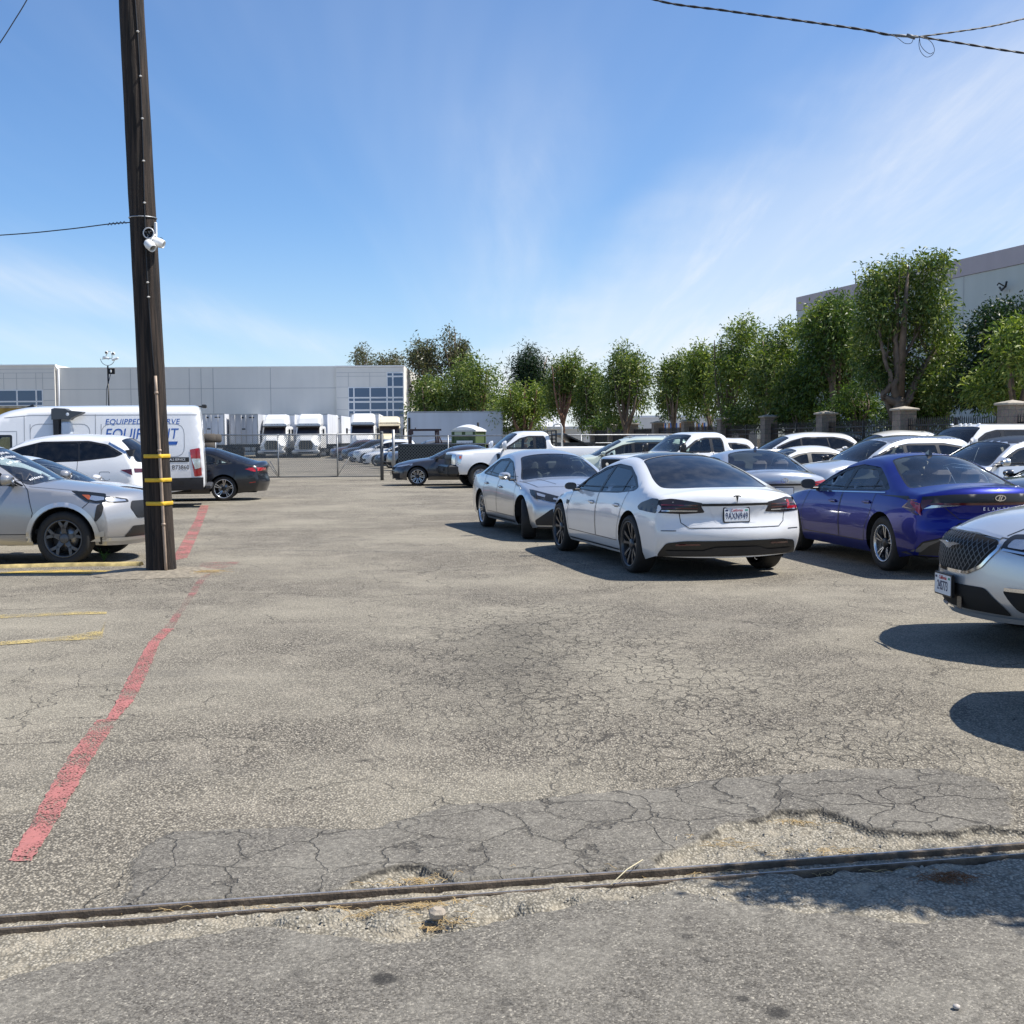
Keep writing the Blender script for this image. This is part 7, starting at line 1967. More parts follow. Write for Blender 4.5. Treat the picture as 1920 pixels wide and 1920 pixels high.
def semi(D_, uc, vtop, w, label, mat=M_TW, heading=0.0, parts=True):
    cx_ = dp(uc, 800, D_)[0]; zt = dp(uc, vtop, D_)[2]
    r_ = empty('semi_truck', (cx_, D_, 0), rad(heading), label, 'semi truck', 'semi trucks parked facing the gate')
    # local -y = forward
    hw = w / 2
    def loft(secs, m, name, mats):
        """secs: list of (y, [(x,z)...]) half outlines mirrored"""
        mb = MB(); rings = []
        for (y_, pr) in secs:
            full = [(x_, z_) for x_, z_ in pr] + [(-x_, z_) for x_, z_ in pr[::-1]]
            rings.append([(x_, y_, z_) for x_, z_ in full])
        n_ = len(rings[0]); V_ = [p for r in rings for p in r]
        F_ = [(i * n_ + k_, i * n_ + (k_ + 1) % n_, (i + 1) * n_ + (k_ + 1) % n_, (i + 1) * n_ + k_) for i in range(len(rings) - 1) for k_ in range(n_)]
        F_ += [tuple(range(n_ - 1, -1, -1)), tuple(range((len(rings) - 1) * n_, len(rings) * n_))]
        mb.add(V_, F_, 0, False); return mb.build(name, mats, r_)
    # fairing, cab, hood
    loft([(1.7, [(hw * .80, 2.95), (hw * .84, 3.2), (hw * .80, zt - .12), (hw * .6, zt)]), (1.2, [(hw * .80, 2.95), (hw * .84, 3.2), (hw * .78, zt - .15), (hw * .6, zt - .02)]), (.45, [(hw * .80, 2.95), (hw * .84, 3.15), (hw * .80, zt - .55), (hw * .62, zt - .42)]), (.15, [(hw * .80, 2.93), (hw * .82, 3.0), (hw * .80, 3.12), (hw * .66, 3.2)])], 0, 'roof_fairing', [mat])
    loft([(3.0, [(hw * .86, .9), (hw * .88, 1.4), (hw * .86, 2.8), (hw * .8, 2.95)]), (.35, [(hw * .86, .9), (hw * .88, 1.4), (hw * .84, 2.8), (hw * .78, 2.95)]), (-.05, [(hw * .84, .9), (hw * .86, 1.4), (hw * .84, 2.1), (hw * .80, 2.2)])], 0, 'cab', [mat])
    mb = MB(); mb.add([(-hw * .76, -.10, 2.22), (hw * .76, -.10, 2.22), (hw * .72, .26, 2.86), (-hw * .72, .26, 2.86), (-hw * .76, .1, 2.22), (hw * .76, .1, 2.22)], [(0, 1, 2, 3)], 0); mb.box((0, .06, 2.55), (.04, .05, .65), 1, R=Matrix.Rotation(rad(-28), 3, 'X')); mb.build('windscreen', [M_SMOKE, M_TRIM], r_)
    mb = MB(); mb.box((0, .02, 2.93), (hw * 1.6, .32, .07), 0, R=Matrix.Rotation(rad(12), 3, 'X')); mb.build('sun_visor', [mat if mat is M_CREAM else M_TRIM], r_)
    loft([(-.05, [(hw * .80, .95), (hw * .84, 1.4), (hw * .74, 2.0), (hw * .5, 2.18)]), (-.9, [(hw * .80, .8), (hw * .84, 1.2), (hw * .64, 1.72), (hw * .42, 1.98)]), (-1.35, [(hw * .78, .7), (hw * .80, 1.1), (hw * .58, 1.5), (hw * .38, 1.80)]), (-1.5, [(hw * .70, .7), (hw * .74, 1.0), (hw * .52, 1.35), (hw * .34, 1.62)])], 0, 'bonnet', [mat])
    mb = MB(); mb.prism([(-hw * .42, .78), (hw * .42, .78), (hw * .48, 1.2), (hw * .36, 1.62), (-hw * .36, 1.62), (-hw * .48, 1.2)], 0, .05, 0, Matrix.Translation((0, -1.53, 0)) @ Matrix(((1, 0, 0, 0), (0, 0, -1, 0), (0, 1, 0, 0), (0, 0, 0, 1))))
    for x_ in np.linspace(-.36, .36, 5): mb.box((x_ * hw, -1.60, 1.18), (.025, .02, .78), 1)
    mb.build('grille', [M_TRIM, M_CHROME], r_)
    for sg in (1, -1):
        mb = MB(); mb.box((sg * hw * .68, -1.42, 1.05), (.30, .26, .22), 0, rz=sg * rad(25), bev=.05); mb.build('headlight', [M_CLEARL], r_)
        mb = MB(); mb.box((sg * (hw + .08), -.25, 2.35), (.16, .12, .62), 0, bev=.03); mb.tube([(sg * hw * .84, 0, 2.5), (sg * (hw + .08), -.2, 2.5)], .02, 5); mb.build('wing_mirror', [M_TRIM], r_)
        mb = MB(); mb.lathe([(.28, -.15), (.5, -.15), (.52, -.1), (.52, .1), (.5, .15), (.28, .15)], 20, 0, 'x', c=(sg * hw * .80, -.75, .52), closed=True); mb.build('wheel', [M_RUB], r_)
    mb = MB(); mb.box((0, -1.5, .55), (w * .94, .35, .34), 0, bev=.1); mb.box((0, -1.69, .5), (w * .5, .04, .16), 1); mb.build('bumper', [M_ALUM if mat is M_TW else mat, M_TRIM], r_)
    mb = MB()
    for x_ in (-.22, 0, .22, -.75, .75): mb.box((x_ * hw / 1.2, .18, 3.12), (.07, .06, .05), 0)
    mb.build('marker_light', [M_AMBER], r_)
    mb = MB(); bbox(mb, -hw * .7, hw * .7, .2, 6, .5, .9); mb.build('chassis', [M_UNDER], r_)
    # trailer behind
    mb = MB(); bbox(mb, -1.27, 1.27, 3.4, 17, 1.25, zt + .02); mb.build('trailer_box', [M_TRL], r_)
    mb = MB(); bbox(mb, -1.29, 1.29, 3.36, 3.5, zt - .06, zt + .05); mb.build('trailer_top_rail', [M_ALUM], r_)
    return r_
semi(110, 514.5, 776.5, 2.75, 'white semi truck second from the left end of the truck row')
semi(110, 578, 775.5, 2.75, 'white semi truck in the middle of the truck row, right of its near twin')
semi(103, 680, 774.5, 2.55, 'white semi truck in front of the blue warehouse windows', heading=4)
semi(106, 730, 780, 2.4, 'cream semi truck beside the box body', M_CREAM, heading=6)
r_ = trailer(120, 606, 640, 779, 1.3, 'refrigerated trailer front with a cooling unit between the semi trucks')
mb = MB(); mb.box((0, -.3, 3.2), (1.3, .55, 1.9), 0, bev=.1); mb.box((0, -.6, 3.65), (.35, .04, .3), 1); mb.build('cooling_unit', [M_TW, M_BLK], r_)
# side-on box body
D_ = 104; x0, x1 = dp(763, 800, D_)[0], dp(943, 800, D_)[0]; zt = dp(850, 771, D_)[2]
r_ = empty('box_truck', ((x0 + x1) / 2, D_, 0), 0, 'long blue grey box body seen from its side behind the portable toilet', 'box truck')
mb = MB(); mb.box((0, 1.3, (zt + 1.2) / 2), (x1 - x0, 2.5, zt - 1.2), 0, bev=.12); mb.build('box', [M_TRLB], r_)
mb = MB(); mb.box((0, .06, zt - .03), (x1 - x0 - .3, .12, .07), 0); mb.box(((x1 - x0) / 2 - .06, .03, (zt + 1.2) / 2), (.09, .09, zt - 1.5), 0); mb.box((-(x1 - x0) / 2 + .2, .02, (zt + 1.2) / 2 - .2), (.2, .07, zt - 1.9), 1); mb.build('edge_rail', [M_ALUM, M_TRIM], r_)
mb = MB(); mb.box((0, 1.3, .95), (x1 - x0 - .6, 1.6, .4), 0)
for x_ in (-2.6, 2.4): mb.lathe([(.2, -.14), (.46, -.14), (.48, 0), (.46, .14), (.2, .14)], 20, 0, 'y', c=(x_, .25, .48), closed=True)
mb.build('chassis', [M_UNDER], r_)
# yellow container at the far left
D_ = 62; p0, p1 = dp(-160, 800, D_)[0], dp(66, 800, D_)[0]; zt = dp(30, 761, D_)[2]
r_ = empty('shipping_container', (p1, D_, 0), 0, 'yellow corrugated container behind the windscreen of the van', 'container')
mb = MB(); n_ = 60; vs = []; L_ = p1 - p0
for k_ in range(n_ + 1):
    x_ = -L_ * k_ / n_; y_ = 0 if k_ % 4 in (0, 1) else .05
    vs += [(x_, y_, .2), (x_, y_, zt - .12)]
mb.add(vs, [(2 * k_, 2 * k_ + 1, 2 * k_ + 3, 2 * k_ + 2) for k_ in range(n_)], 0); bbox(mb, -L_, -.0, .06, 2.4, .2, zt - .12); mb.build('side_wall', [simple('container_yellow', (.42, .27, .05), .6, noise=.3, nscale=2)], r_)
mb = MB(); bbox(mb, -L_, .02, -.04, .1, zt - .12, zt); bbox(mb, -.1, .06, -.03, .12, 0, zt); mb.build('frame', [simple('container_rail', (.45, .38, .28), .7, noise=.5, nscale=4)], r_)

# ------------------------------------------------------------------ portable toilet
D_ = 54.0; pc = dp(879, 820, D_); s_ = 2200 / D_
pt = empty('portable_toilet', (pc[0], D_, 0), rad(-22), 'green portable toilet with a white domed roof and a name sign', 'portable toilet')
M_PG = simple('toilet_green', (.075, .115, .045), .6, noise=.12); M_PGL = simple('pale_vent', (.45, .52, .38), .6)
W_ = 1.12; 
mb = MB(); mb.box((0, 0, 1.08), (W_, W_, 1.92), 0)
for sx in (-1, 1):
    for sy in (-1, 1): mb.box((sx * W_ / 2, sy * W_ / 2, 1.08), (.09, .09, 1.94), 0, bev=.02)
for x_ in (-.25, .25): mb.box((x_, -W_ / 2 - .01, 1.0), (.04, .03, 1.7), 0)
mb.build('cabin', [M_PG], pt)
mb = MB()
for x_ in (-.27, .27): mb.box((x_, -W_ / 2 - .012, 1.90), (.36, .03, .13), 0)
mb.box((-W_ / 2 - .012, 0, 1.90), (.03, .5, .13), 0)
mb.build('vent', [M_PGL], pt)
mb = MB(); n_ = 9; vs = []
for j in range(n_ + 1):
    for i in range(n_ + 1):
        a_, b_ = i / n_ * 2 - 1, j / n_ * 2 - 1
        vs.append((a_ * (W_ / 2 + .06), b_ * (W_ / 2 + .06), 2.04 + .27 * (1 - a_**2)**.8 * (1 - .45 * b_ * b_)))
mb.add(vs, [(j * (n_ + 1) + i, j * (n_ + 1) + i + 1, (j + 1) * (n_ + 1) + i + 1, (j + 1) * (n_ + 1) + i) for j in range(n_) for i in range(n_)], 0, True); mb.box((0, 0, 2.01), (W_ + .12, W_ + .12, .06), 0)
for j in (0, n_): mb.add([vs[j * (n_ + 1) + i] for i in range(n_ + 1)] + [(W_ / 2 + .06, vs[j * (n_ + 1)][1], 2.0), (-W_ / 2 - .06, vs[j * (n_ + 1)][1], 2.0)], [tuple(range(n_ + 3))], 0)
mb.build('roof', [M_TW], pt)
mb = MB(); mb.tube([(.38, .2, 2.1), (.38, .2, 2.40)], .05, 8); mb.build('vent_pipe', [M_BLK], pt)
mb = MB(); mb.box((.06, -W_ / 2 - .035, 1.42), (.80, .02, .30), 0); sg_ = mb.build('sign', [M_STICK], pt)
text_mesh('ANDY GUMP', .15, M_BLK, 'lettering', sg_, Matrix.Translation((.06, -W_ / 2 - .05, 1.42)) @ Matrix.Rotation(math.pi / 2, 4, 'X'), shear=.15, xs=.92, extrude=.004)
mb = MB(); mb.box((-W_ / 2 - .02, .1, 1.45), (.02, .26, .34), 0); mb.box((-W_ / 2 - .033, .1, 1.5), (.01, .08, .14), 1); mb.build('side_sign', [M_STICK, M_BLK], pt)
# dark ladder rack beside it
D_ = 58; pc = dp(798, 820, D_); r_ = empty('pickup_rack', (pc[0], D_, 0), rad(8), 'dark steel ladder rack of a truck standing left of the portable toilet', 'truck rack')
zt = dp(798, 806, D_)[2]; M_RK = simple('dark_purple_steel', (.035, .022, .028), .6)
mb = MB(); mb.box((0, 0, zt), (1.55, .16, .09), 0); mb.box((0, 1.5, zt), (1.55, .12, .09), 0)
for x_ in (-.74, .62):
    mb.box((x_, .75, zt), (.09, 1.5, .08), 0)
    for y_ in (0, 1.5): mb.tube([(x_, y_, zt), (x_ + .02, y_, 1.0)], .06, 6)
mb.tube([(.55, 0, zt), (.95, 0, 1.1)], .035, 6); mb.box((-.72, 0, zt - .12), (.22, .2, .22), 0); mb.tube([(-.5, 0, zt), (-.5, 0, zt + .12)], .03, 6)
mb.build('frame', [M_RK], r_)
mb = MB(); mb.box((.1, .75, .75), (2.0, 1.6, .9), 0, bev=.1); mb.box((-.1, .2, 1.27), (.9, .8, .16), 0, bev=.06); mb.build('truck_bed', [M_MAROON], r_)
for x_ in (-.7, .8): mb = MB(); mb.lathe([(.18, -.12), (.36, -.12), (.38, 0), (.36, .12), (.18, .12)], 18, 0, 'y', c=(x_, -.08, .38), closed=True); mb.build('wheel', [M_RUB], r_)
# tyres stacked and the old small truck beyond the black sedan
for j, (u, v) in enumerate(((382, 821), (380, 835), (393, 822))):
    D_ = 36.5 + .3 * (j == 2); p = dp(u, v, D_)
    mb = MB(); mb.lathe([(.19, -.12), (.33, -.13), (.37, -.08), (.37, .08), (.33, .13), (.19, .12)], 26, 0, 'z', closed=True)
    o = mb.build('tyre', [simple('dusty_tyre', (.075, .065, .055), .9, noise=.3)]); o.location = (p[0], D_, p[2]); o['label'] = ['topmost tyre of the pile beside the lettered van', 'lower tyre of the pile beside the lettered van', 'tyre leaning right behind the pile beside the van'][j]; o['category'] = 'tyre'; o['group'] = 'tyres piled beside the van'
p = dp(382, 843, 36.5); mb = MB(); mb.box((0, 0, 0), (.9, .9, p[2] * 2 - .02 if False else 1.0), 0, bev=.03); o = mb.build('tyre_rack', [M_PLAS]); o.location = (p[0], 36.5, dp(382, 843, 36.5)[2] - .5); tag(o, 'dark bin under the pile of tyres beyond the black sedan', 'bin')
ot = far_car('pickup_truck', remap(PICKUP, wb=2.9, hz=.86, wscale=.84, r=.34), M_WHITE2, (dp(452, 850, 44)[0], 44.0), 72, 'small old white pickup truck beyond the roof of the black sedan', 'truck', wheels='steel', interior=False, side_glass=M_GT)
# fence behind: pipe rail far right continues by the pillars

# dark grey reader head on a pale post, between the van and the long white SUV
D_ = 28.0; p = dp(124, 800, D_); s_ = 2200 / D_
r_ = empty('card_reader', (p[0], D_, 0), 0, 'dark grey winged reader head on a pale post, standing in front of the van', 'card reader')
zz = lambda v: dp(124, v, D_)[2]
mb = MB(); mb.box((.02, 0, zz(808) / 2 + .5), (.22, .2, zz(782) - .9), 0, bev=.03); mb.build('post', [simple('pale_blue_metal', (.55, .62, .70), .4)], r_)
mb = MB(); mb.box((-.21, .0, (zz(780) + .9) / 2), (.14, .2, zz(780) - .9), 0, bev=.02); mb.build('arm', [M_PLAS], r_)
mb = MB(); mb.prism([(-.30, zz(767)), (-.22, zz(765)), (.02, zz(766)), (.10, zz(770)), (.43, zz(772.5)), (.42, zz(775)), (.16, zz(784)), (.12, zz(787.5)), (-.06, zz(786)), (-.30, zz(787))], -.12, .12, 0, Matrix(((1, 0, 0, 0), (0, 0, -1, 0), (0, 1, 0, 0), (0, 0, 0, 1)))); mb.build('head', [simple('grey_housing', (.09, .095, .10), .5)], r_)
mb = MB(); mb.lathe([(.04, -.13), (.001, -.14)], 12, 0, 'y', c=(.09, 0, zz(777))); mb.build('reader_light', [M_STICK], r_)
# ------------------------------------------------------------------ trees
def leaf_mat(name, c1, c2, c3):
    m, N_, L_, B_ = new_mat(name)
    g = N_.new('ShaderNodeNewGeometry')
    cr = N_.new('ShaderNodeValToRGB'); e = cr.color_ramp.elements
    e[0].position = 0; e[0].color = (*c1, 1); e[1].position = 1; e[1].color = (*c3, 1); x = cr.color_ramp.elements.new(.55); x.color = (*c2, 1)
    L_.new(g.outputs['Random Per Island'], cr.inputs[0])
    L_.new(cr.outputs[0], B_.inputs['Base Color']); B_.inputs['Roughness'].default_value = .42; B_.inputs['Specular IOR Level'].default_value = .32
    tl = N_.new('ShaderNodeBsdfTranslucent'); mx2 = N_.new('ShaderNodeMix'); mx2.data_type = 'RGBA'; mx2.blend_type = 'MULTIPLY'; mx2.inputs['Factor'].default_value = 1; L_.new(cr.outputs[0], mx2.inputs['A']); mx2.inputs['B'].default_value = (1.5, 1.7, .5, 1)
    L_.new(mx2.outputs['Result'], tl.inputs[0])
    out = [n for n in N_ if n.type == 'OUTPUT_MATERIAL'][0]; mx = N_.new('ShaderNodeMixShader'); mx.inputs[0].default_value = .24
    L_.new(B_.outputs[0], mx.inputs[1]); L_.new(tl.outputs[0], mx.inputs[2]); L_.new(mx.outputs[0], out.inputs[0])
    return m
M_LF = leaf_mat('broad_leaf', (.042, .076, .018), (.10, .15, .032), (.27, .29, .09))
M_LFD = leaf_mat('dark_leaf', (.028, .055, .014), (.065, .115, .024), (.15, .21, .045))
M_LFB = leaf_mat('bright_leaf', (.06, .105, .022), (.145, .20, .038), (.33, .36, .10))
M_LFE = leaf_mat('eucalyptus_leaf', (.045, .055, .030), (.075, .085, .045), (.14, .11, .065))
M_LFP = leaf_mat('pine_leaf', (.012, .028, .014), (.020, .042, .018), (.035, .062, .025))
M_BARK = simple('smooth_bark', (.17, .125, .09), .85, noise=.4, nscale=3, bump=.6, bscale=14)
M_BARKR = simple('reddish_bark', (.24, .13, .08), .85, noise=.4, nscale=3, bump=.5, bscale=12)
def make_tree(name, label, base, lobes, nleaf, leaf, lmat, limbs, seed, bark=M_BARK, group=None, sparse=0.0, droop=.25, cl=7, wd=.30):
    """lobes: (cx,cy,cz,rx,ry,rz) relative to the base; limbs: list of point lists with radius pairs"""
    rg_ = np.random.default_rng(seed)
    r_ = empty(name, (base[0], base[1], 0), 0, label, 'tree', group)
    L = np.array(lobes, float)
    vol = (L[:, 3] * L[:, 4] * L[:, 5])**(2 / 3); pr = vol / vol.sum()
    ncl = max(8, nleaf // cl)
    k_ = rg_.choice(len(L), ncl, p=pr)
    d_ = rg_.normal(size=(ncl, 3)); d_ /= np.linalg.norm(d_, axis=1, keepdims=True)
    rr_ = rg_.random(ncl)**.33 * .55 + .45 * (rg_.random(ncl) < .8) * (1 - rg_.random(ncl)**2 * .3)
    rr_ = np.clip(rr_, .15, 1.0)
    # lumpy outline
    lump_ = .82 + .36 * np.array([float(v_) for v_ in vnoise(d_[:, 0] * 2.2 + k_ * 3.7 + seed, d_[:, 2] * 2.2 + d_[:, 1] * 1.7, 1.3)])
    cc = L[k_, :3] + d_ * L[k_, 3:6] * (rr_ * lump_)[:, None]
    # carve gaps with 3d-ish noise
    g_ = vnoise(cc[:, 0] * 1.3 + cc[:, 1] * .9 + seed, cc[:, 2] * 1.3 - cc[:, 1] * .7, 1.0 / max(.5, leaf * 4.5))
    keep = g_ > (.26 + sparse * .35)
    cc = cc[keep]; d_ = d_[keep]; k_ = k_[keep]
    n_ = len(cc)
    # leaves in sprays
    c_ = np.repeat(cc, cl, axis=0) + rg_.normal(size=(n_ * cl, 3)) * leaf * .85
    out = np.repeat(d_, cl, axis=0) * .7 + rg_.normal(size=(n_ * cl, 3)) * .75; out[:, 2] -= droop
    out /= np.linalg.norm(out, axis=1, keepdims=True)
    sd_ = np.cross(out, rg_.normal(size=out.shape)); sd_ /= np.maximum(np.linalg.norm(sd_, axis=1, keepdims=True), 1e-6)
    nn_ = np.cross(out, sd_)
    ls = leaf * (.65 + .7 * rg_.random(len(c_)))[:, None]
    a = c_; b = c_ + out * ls * .5 + sd_ * ls * wd * .5 + nn_ * ls * .06; c2 = c_ + out * ls - np.array([0, 0, 1]) * ls * .12; e = c_ + out * ls * .5 - sd_ * ls * wd * .5 + nn_ * ls * .06
    V_ = np.stack([a, b, c2, e], 1).reshape(-1, 3); M_ = len(c_)
    F_ = np.arange(M_ * 4).reshape(-1, 4)
    me_ = bpy.data.meshes.new('crown'); me_.vertices.add(len(V_)); me_.vertices.foreach_set('co', V_.ravel().astype(np.float32))
    me_.loops.add(F_.size); me_.loops.foreach_set('vertex_index', F_.ravel().astype(np.int32)); me_.polygons.add(M_); me_.polygons.foreach_set('loop_start', np.arange(0, F_.size, 4, dtype=np.int32)); me_.polygons.foreach_set('loop_total', np.full(M_, 4, dtype=np.int32)); me_.update(calc_edges=True)
    me_.materials.append(lmat); o = bpy.data.objects.new('crown', me_); C.objects.link(o); o.parent = r_
    mb = MB()
    for pts_, r0, r1 in limbs:
        P_ = [np.array(p, float) for p in pts_]; k2 = np.arange(len(P_)); t = np.linspace(0, len(P_) - 1, 4 * len(P_))
        Q = np.stack([catmull(k2, [p[i] for p in P_])(t) for i in range(3)], -1); Q[1:-1] += rg_.normal(size=Q[1:-1].shape) * r0 * .15
        mb.tube([tuple(p) for p in Q], list(np.linspace(r0, r1, len(Q))), 8)
        # twigs towards the crown
        for j in range(5):
            st_ = Q[int(len(Q) * (.45 + .5 * rg_.random())) - 1]; l_ = L[rg_.integers(len(L))]; tg = l_[:3] + rg_.normal(size=3) * l_[3:6] * .45
            md = (st_ + tg) / 2 + np.array([0, 0, .12]) * np.linalg.norm(tg - st_)
            mb.tube([tuple(st_), tuple(md), tuple(tg)], [r1 * .8, r1 * .5, r1 * .15], 5)
    mb.build('trunk', [bark], r_)
    return r_
def tree_px(name, label, D_, u0, u1, vtop, vbot, nleaf, leaf, lmat, seed, ub=None, bark=M_BARK, forks=3, sparse=0.0, nl=7, depth=None, group='trees beyond the fence', zbase=0.0, wd=.30, topw=.6, droop=.25):
    """crown outline given by photo columns and rows at a distance"""
    rg_ = np.random.default_rng(seed + 500)
    x0, x1 = dp(u0, 750, D_)[0], dp(u1, 750, D_)[0]; zt = dp((u0 + u1) / 2, vtop, D_)[2]; zl = max(.4, dp((u0 + u1) / 2, vbot, D_)[2])
    ub = ub or (u0 + u1) / 2; xb = dp(ub, 800, D_)[0]; w_ = (x1 - x0); h_ = zt - zl; dp_ = depth or min(w_, 4.5)
    lob = []
    rx = w_ * .27; rz = h_ * .24
    for i in range(nl):
        f_ = (i + .5) / nl; z_ = zl + rz * .9 + (h_ - 1.9 * rz) * f_
        span = (w_ / 2 - rx * .9) * (1 - (1 - topw) * f_)
        x_ = (x0 + x1) / 2 - xb + (1 if i % 2 else -1) * span * (.35 + .65 * rg_.random())
        lob.append((x_, (rg_.random() - .5) * dp_ * .6 + (dp_ * .38 if f_ < .45 else 0), z_, rx * (.6 + .75 * rg_.random()) * (1 - .25 * f_ * (1 - topw)), dp_ * .34, rz * (.6 + .7 * rg_.random())))
    lob.append(((x0 + x1) / 2 - xb + (rg_.random() - .5) * w_ * .2, 0, zt - rz * .8, rx * .7, dp_ * .3, rz * .8))
    lob.append(((x0 + x1) / 2 - xb, dp_ * .25, (zl + zt) / 2 + h_ * .08, rx * 1.25, dp_ * .32, h_ * .33))
    lim = []; zf = zl + h_ * .08
    r0 = max(.10, w_ * .035)
    lim.append(([(0, 0, 0), (.05, 0, zf * .5), (0, 0, zf)], r0 * 1.25, r0))
    for k_ in range(forks):
        a_ = -1 + 2 * (k_ + .5) / forks + rg_.normal() * .1
        lim.append(([(0, 0, zf * .75), (a_ * w_ * .16, (rg_.random() - .5), zf + h_ * .16), (a_ * w_ * .22, (rg_.random() - .5) * 1.2, zf + h_ * .40), (a_ * w_ * .27, 0, zf + h_ * .72)], r0 * .75, r0 * .22))
    return make_tree(name, label, (xb, D_, 0), lob, nleaf, leaf, lmat, lim, seed, bark, group, sparse, droop, wd=wd)
T = tree_px
# background eucalyptus and pines at the left of the tree row
T('eucalyptus_tree', 'thin brownish eucalyptus crown peeking over the left warehouse roof', 150, 655, 706, 650, 700, 2600, .42, M_LFE, 1, sparse=.9, nl=6)
T('eucalyptus_tree', 'low brownish crown over the warehouse roof just left of its corner', 150, 702, 762, 662, 705, 3000, .42, M_LFE, 2, sparse=.5, nl=6)
T('eucalyptus_tree', 'broad dull grey green eucalyptus right of the warehouse corner', 140, 752, 838, 632, 760, 9500, .44, M_LFE, 3, sparse=.2, nl=9, depth=7)
T('eucalyptus_tree', 'tallest thin eucalyptus of the background, with a feathery top', 140, 824, 886, 598, 730, 6500, .42, M_LFE, 4, sparse=.55, nl=9)
T('leafy_tree', 'bright bushy tree standing above the left end of the grey box body', 112, 752, 872, 704, 815, 11000, .34, M_LF, 5, nl=9, depth=6)
T('leafy_tree', 'tall bright bushy tree above the middle of the grey box body', 110, 822, 956, 664, 812, 14500, .34, M_LF, 6, nl=10, depth=6, bark=M_BARKR)
T('leafy_tree', 'low bright tree above the right end of the grey box body', 104, 915, 1050, 708, 822, 12000, .30, M_LFB, 7, nl=8, depth=5, bark=M_BARKR)
T('pine_tree', 'dark pine behind the bright trees left of centre', 125, 948, 1058, 648, 800, 19000, .42, M_LFP, 8, nl=9, depth=6, sparse=-.2, wd=.2, topw=.9)
T('leafy_tree', 'tall tree with several reddish trunks left of the far end of the pickets', 98, 1012, 1112, 662, 785, 11500, .29, M_LF, 9, ub=1055, bark=M_BARKR, forks=4, nl=8)
T('leafy_tree', 'slim tree behind the last block pillars', 95, 1070, 1150, 682, 812, 8500, .27, M_LF, 10, nl=7)
# row along the fence
T('leafy_tree', 'round topped tree standing alone left of the gap in the row', 78, 1122, 1236, 641, 800, 12500, .25, M_LF, 11, ub=1172, forks=4, nl=9, depth=5)
T('leafy_tree', 'small tree just right of the gap in the row', 72, 1224, 1312, 656, 792, 9500, .23, M_LF, 12, ub=1262, nl=8)
T('leafy_tree', 'pale leaning tree with a bare white stem', 66, 1274, 1362, 644, 792, 10000, .22, M_LFB, 13, ub=1331, nl=8, bark=M_BARK)
T('leafy_tree', 'tree with a spiky top and a widely forked trunk', 62, 1318, 1442, 600, 790, 16000, .21, M_LFB, 14, ub=1362, forks=4, nl=10, sparse=.1)
T('leafy_tree', 'dark leafy tree left of the corner of the grey green building', 57, 1396, 1522, 600, 795, 16500, .21, M_LF, 15, ub=1452, nl=10, depth=4)
T('leafy_tree', 'low bushy tree under the building corner', 54, 1440, 1530, 690, 790, 7500, .20, M_LF, 16, ub=1480, nl=7)
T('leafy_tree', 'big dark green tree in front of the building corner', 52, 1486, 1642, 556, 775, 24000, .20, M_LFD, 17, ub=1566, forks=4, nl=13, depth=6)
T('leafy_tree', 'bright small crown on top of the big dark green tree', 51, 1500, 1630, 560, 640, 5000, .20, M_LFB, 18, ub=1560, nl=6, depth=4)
# the big forked tree
D_ = 44.5; bx_ = dp(1692, 800, D_)[0]
def P_(u, v, dy=0): q = dp(u, v, D_ + dy); return (q[0] - bx_, dy, q[2])
lob = []
for (u, v, ru, rv) in ((1668, 525, 42, 38), (1738, 512, 38, 34), (1640, 590, 22, 48), (1700, 580, 60, 50), (1752, 590, 32, 55), (1660, 650, 42, 45), (1725, 655, 55, 50), (1772, 680, 34, 42), (1752, 730, 34, 34), (1650, 700, 30, 30), (1700, 700, 45, 28), (1720, 745, 16, 14), (1690, 500, 20, 16), (1745, 492, 16, 14)):
    q = P_(u, v); lob.append((q[0], (rng.random() - .5) * 1.4 + (1.5 if v > 620 and u < 1745 else .2), q[2], ru * D_ / 2200, 1.25, rv * D_ / 2200))
lim = [([(0, 0, 0), (0, 0, 1.2), P_(1688, 768), P_(1686, 752)], .30, .24),
       ([P_(1684, 758), P_(1662, 745), P_(1656, 742), P_(1670, 718), P_(1662, 680), P_(1652, 640), P_(1650, 600)], .15, .04),
       ([P_(1686, 755), P_(1676, 730), P_(1686, 690), P_(1680, 640), P_(1684, 600), P_(1676, 540)], .17, .04),
       ([P_(1692, 762), P_(1706, 748), P_(1722, 712), P_(1738, 680), P_(1752, 650)], .12, .03), ([P_(1684, 700), P_(1700, 660), P_(1722, 620), P_(1735, 560)], .08, .03)]
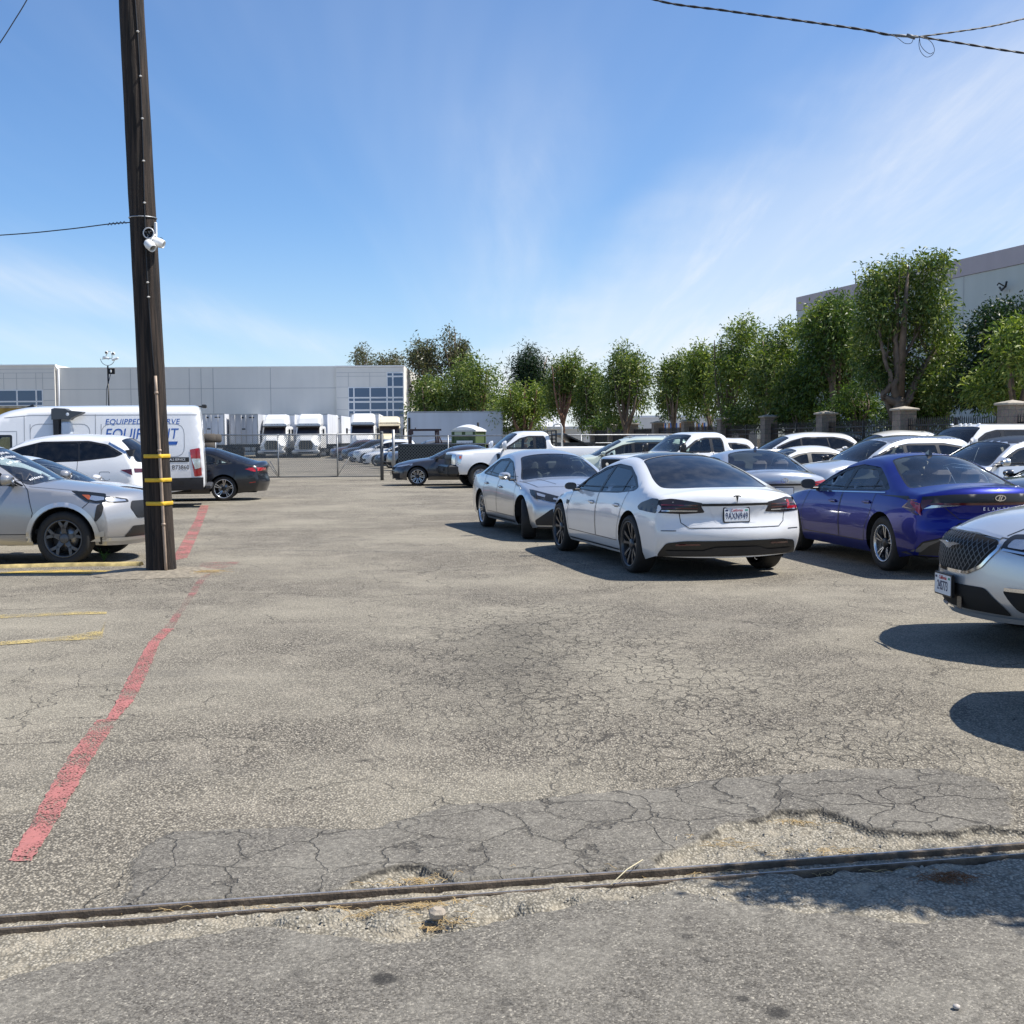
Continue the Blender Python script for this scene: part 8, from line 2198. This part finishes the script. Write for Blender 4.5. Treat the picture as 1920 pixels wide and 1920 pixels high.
make_tree('leafy_tree', 'big grey trunked tree forking into three bare limbs, tallest in the row', (bx_, D_, 0), lob, 24000, .20, M_LF, lim, 19, M_BARK, 'trees beyond the fence', .12, .30)
T('leafy_tree', 'bright green crown behind the right side of the big forked tree', 49, 1735, 1810, 618, 770, 8500, .20, M_LFB, 20, nl=8)
T('dark_evergreen', 'dense dark evergreen against the grey green building at the right', 42, 1806, 1990, 552, 790, 26000, .15, M_LFP, 21, ub=1880, nl=13, depth=5, wd=.45)
T('leafy_tree', 'bright young tree at the right edge in front of the dark evergreen', 38.5, 1832, 1990, 592, 775, 15000, .20, M_LFB, 22, ub=1905, nl=10, depth=3.5, sparse=.15)
# dark hedge behind the pickets
mbh = []
for i, (u0, u1, D_) in enumerate(((1540, 1680, 48), (1660, 1800, 45), (1440, 1560, 53), (1340, 1450, 60), (1100, 1200, 92))):
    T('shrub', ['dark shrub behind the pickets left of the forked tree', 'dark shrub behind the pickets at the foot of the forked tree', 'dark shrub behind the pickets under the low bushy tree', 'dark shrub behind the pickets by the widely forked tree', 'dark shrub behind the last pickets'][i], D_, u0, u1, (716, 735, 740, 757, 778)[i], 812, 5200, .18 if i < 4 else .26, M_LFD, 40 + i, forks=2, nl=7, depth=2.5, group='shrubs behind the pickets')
# off-frame tree whose branch shades the rail at the bottom right
make_tree('leafy_tree', 'small leafy tree beside the rail, just outside the right edge', (4.6, 4.3, 0), [(-1.5, .05, 2.7, .45, .10, .35), (-.9, .05, 3.0, .6, .14, .45), (-.2, 0, 3.3, .7, .25, .5), (-.6, -.30, 2.5, .6, .12, .3)], 16000, .10, M_LF, [([(0, 0, 0), (.05, 0, 1.2), (0, 0, 2.4), (-.2, .1, 3.2)], .08, .04)], 60, M_BARK, None, -.4, .2)
# the car off the right edge whose nose shadow shows
z9 = build_car('parked_suv', ESCAPE, M_GREY, (6.62, 6.55), -91.0, 'grey SUV parked nearest the camera, just outside the right edge', 'car', step=.1, interior=False, side_glass=M_GD, wheels='silver')
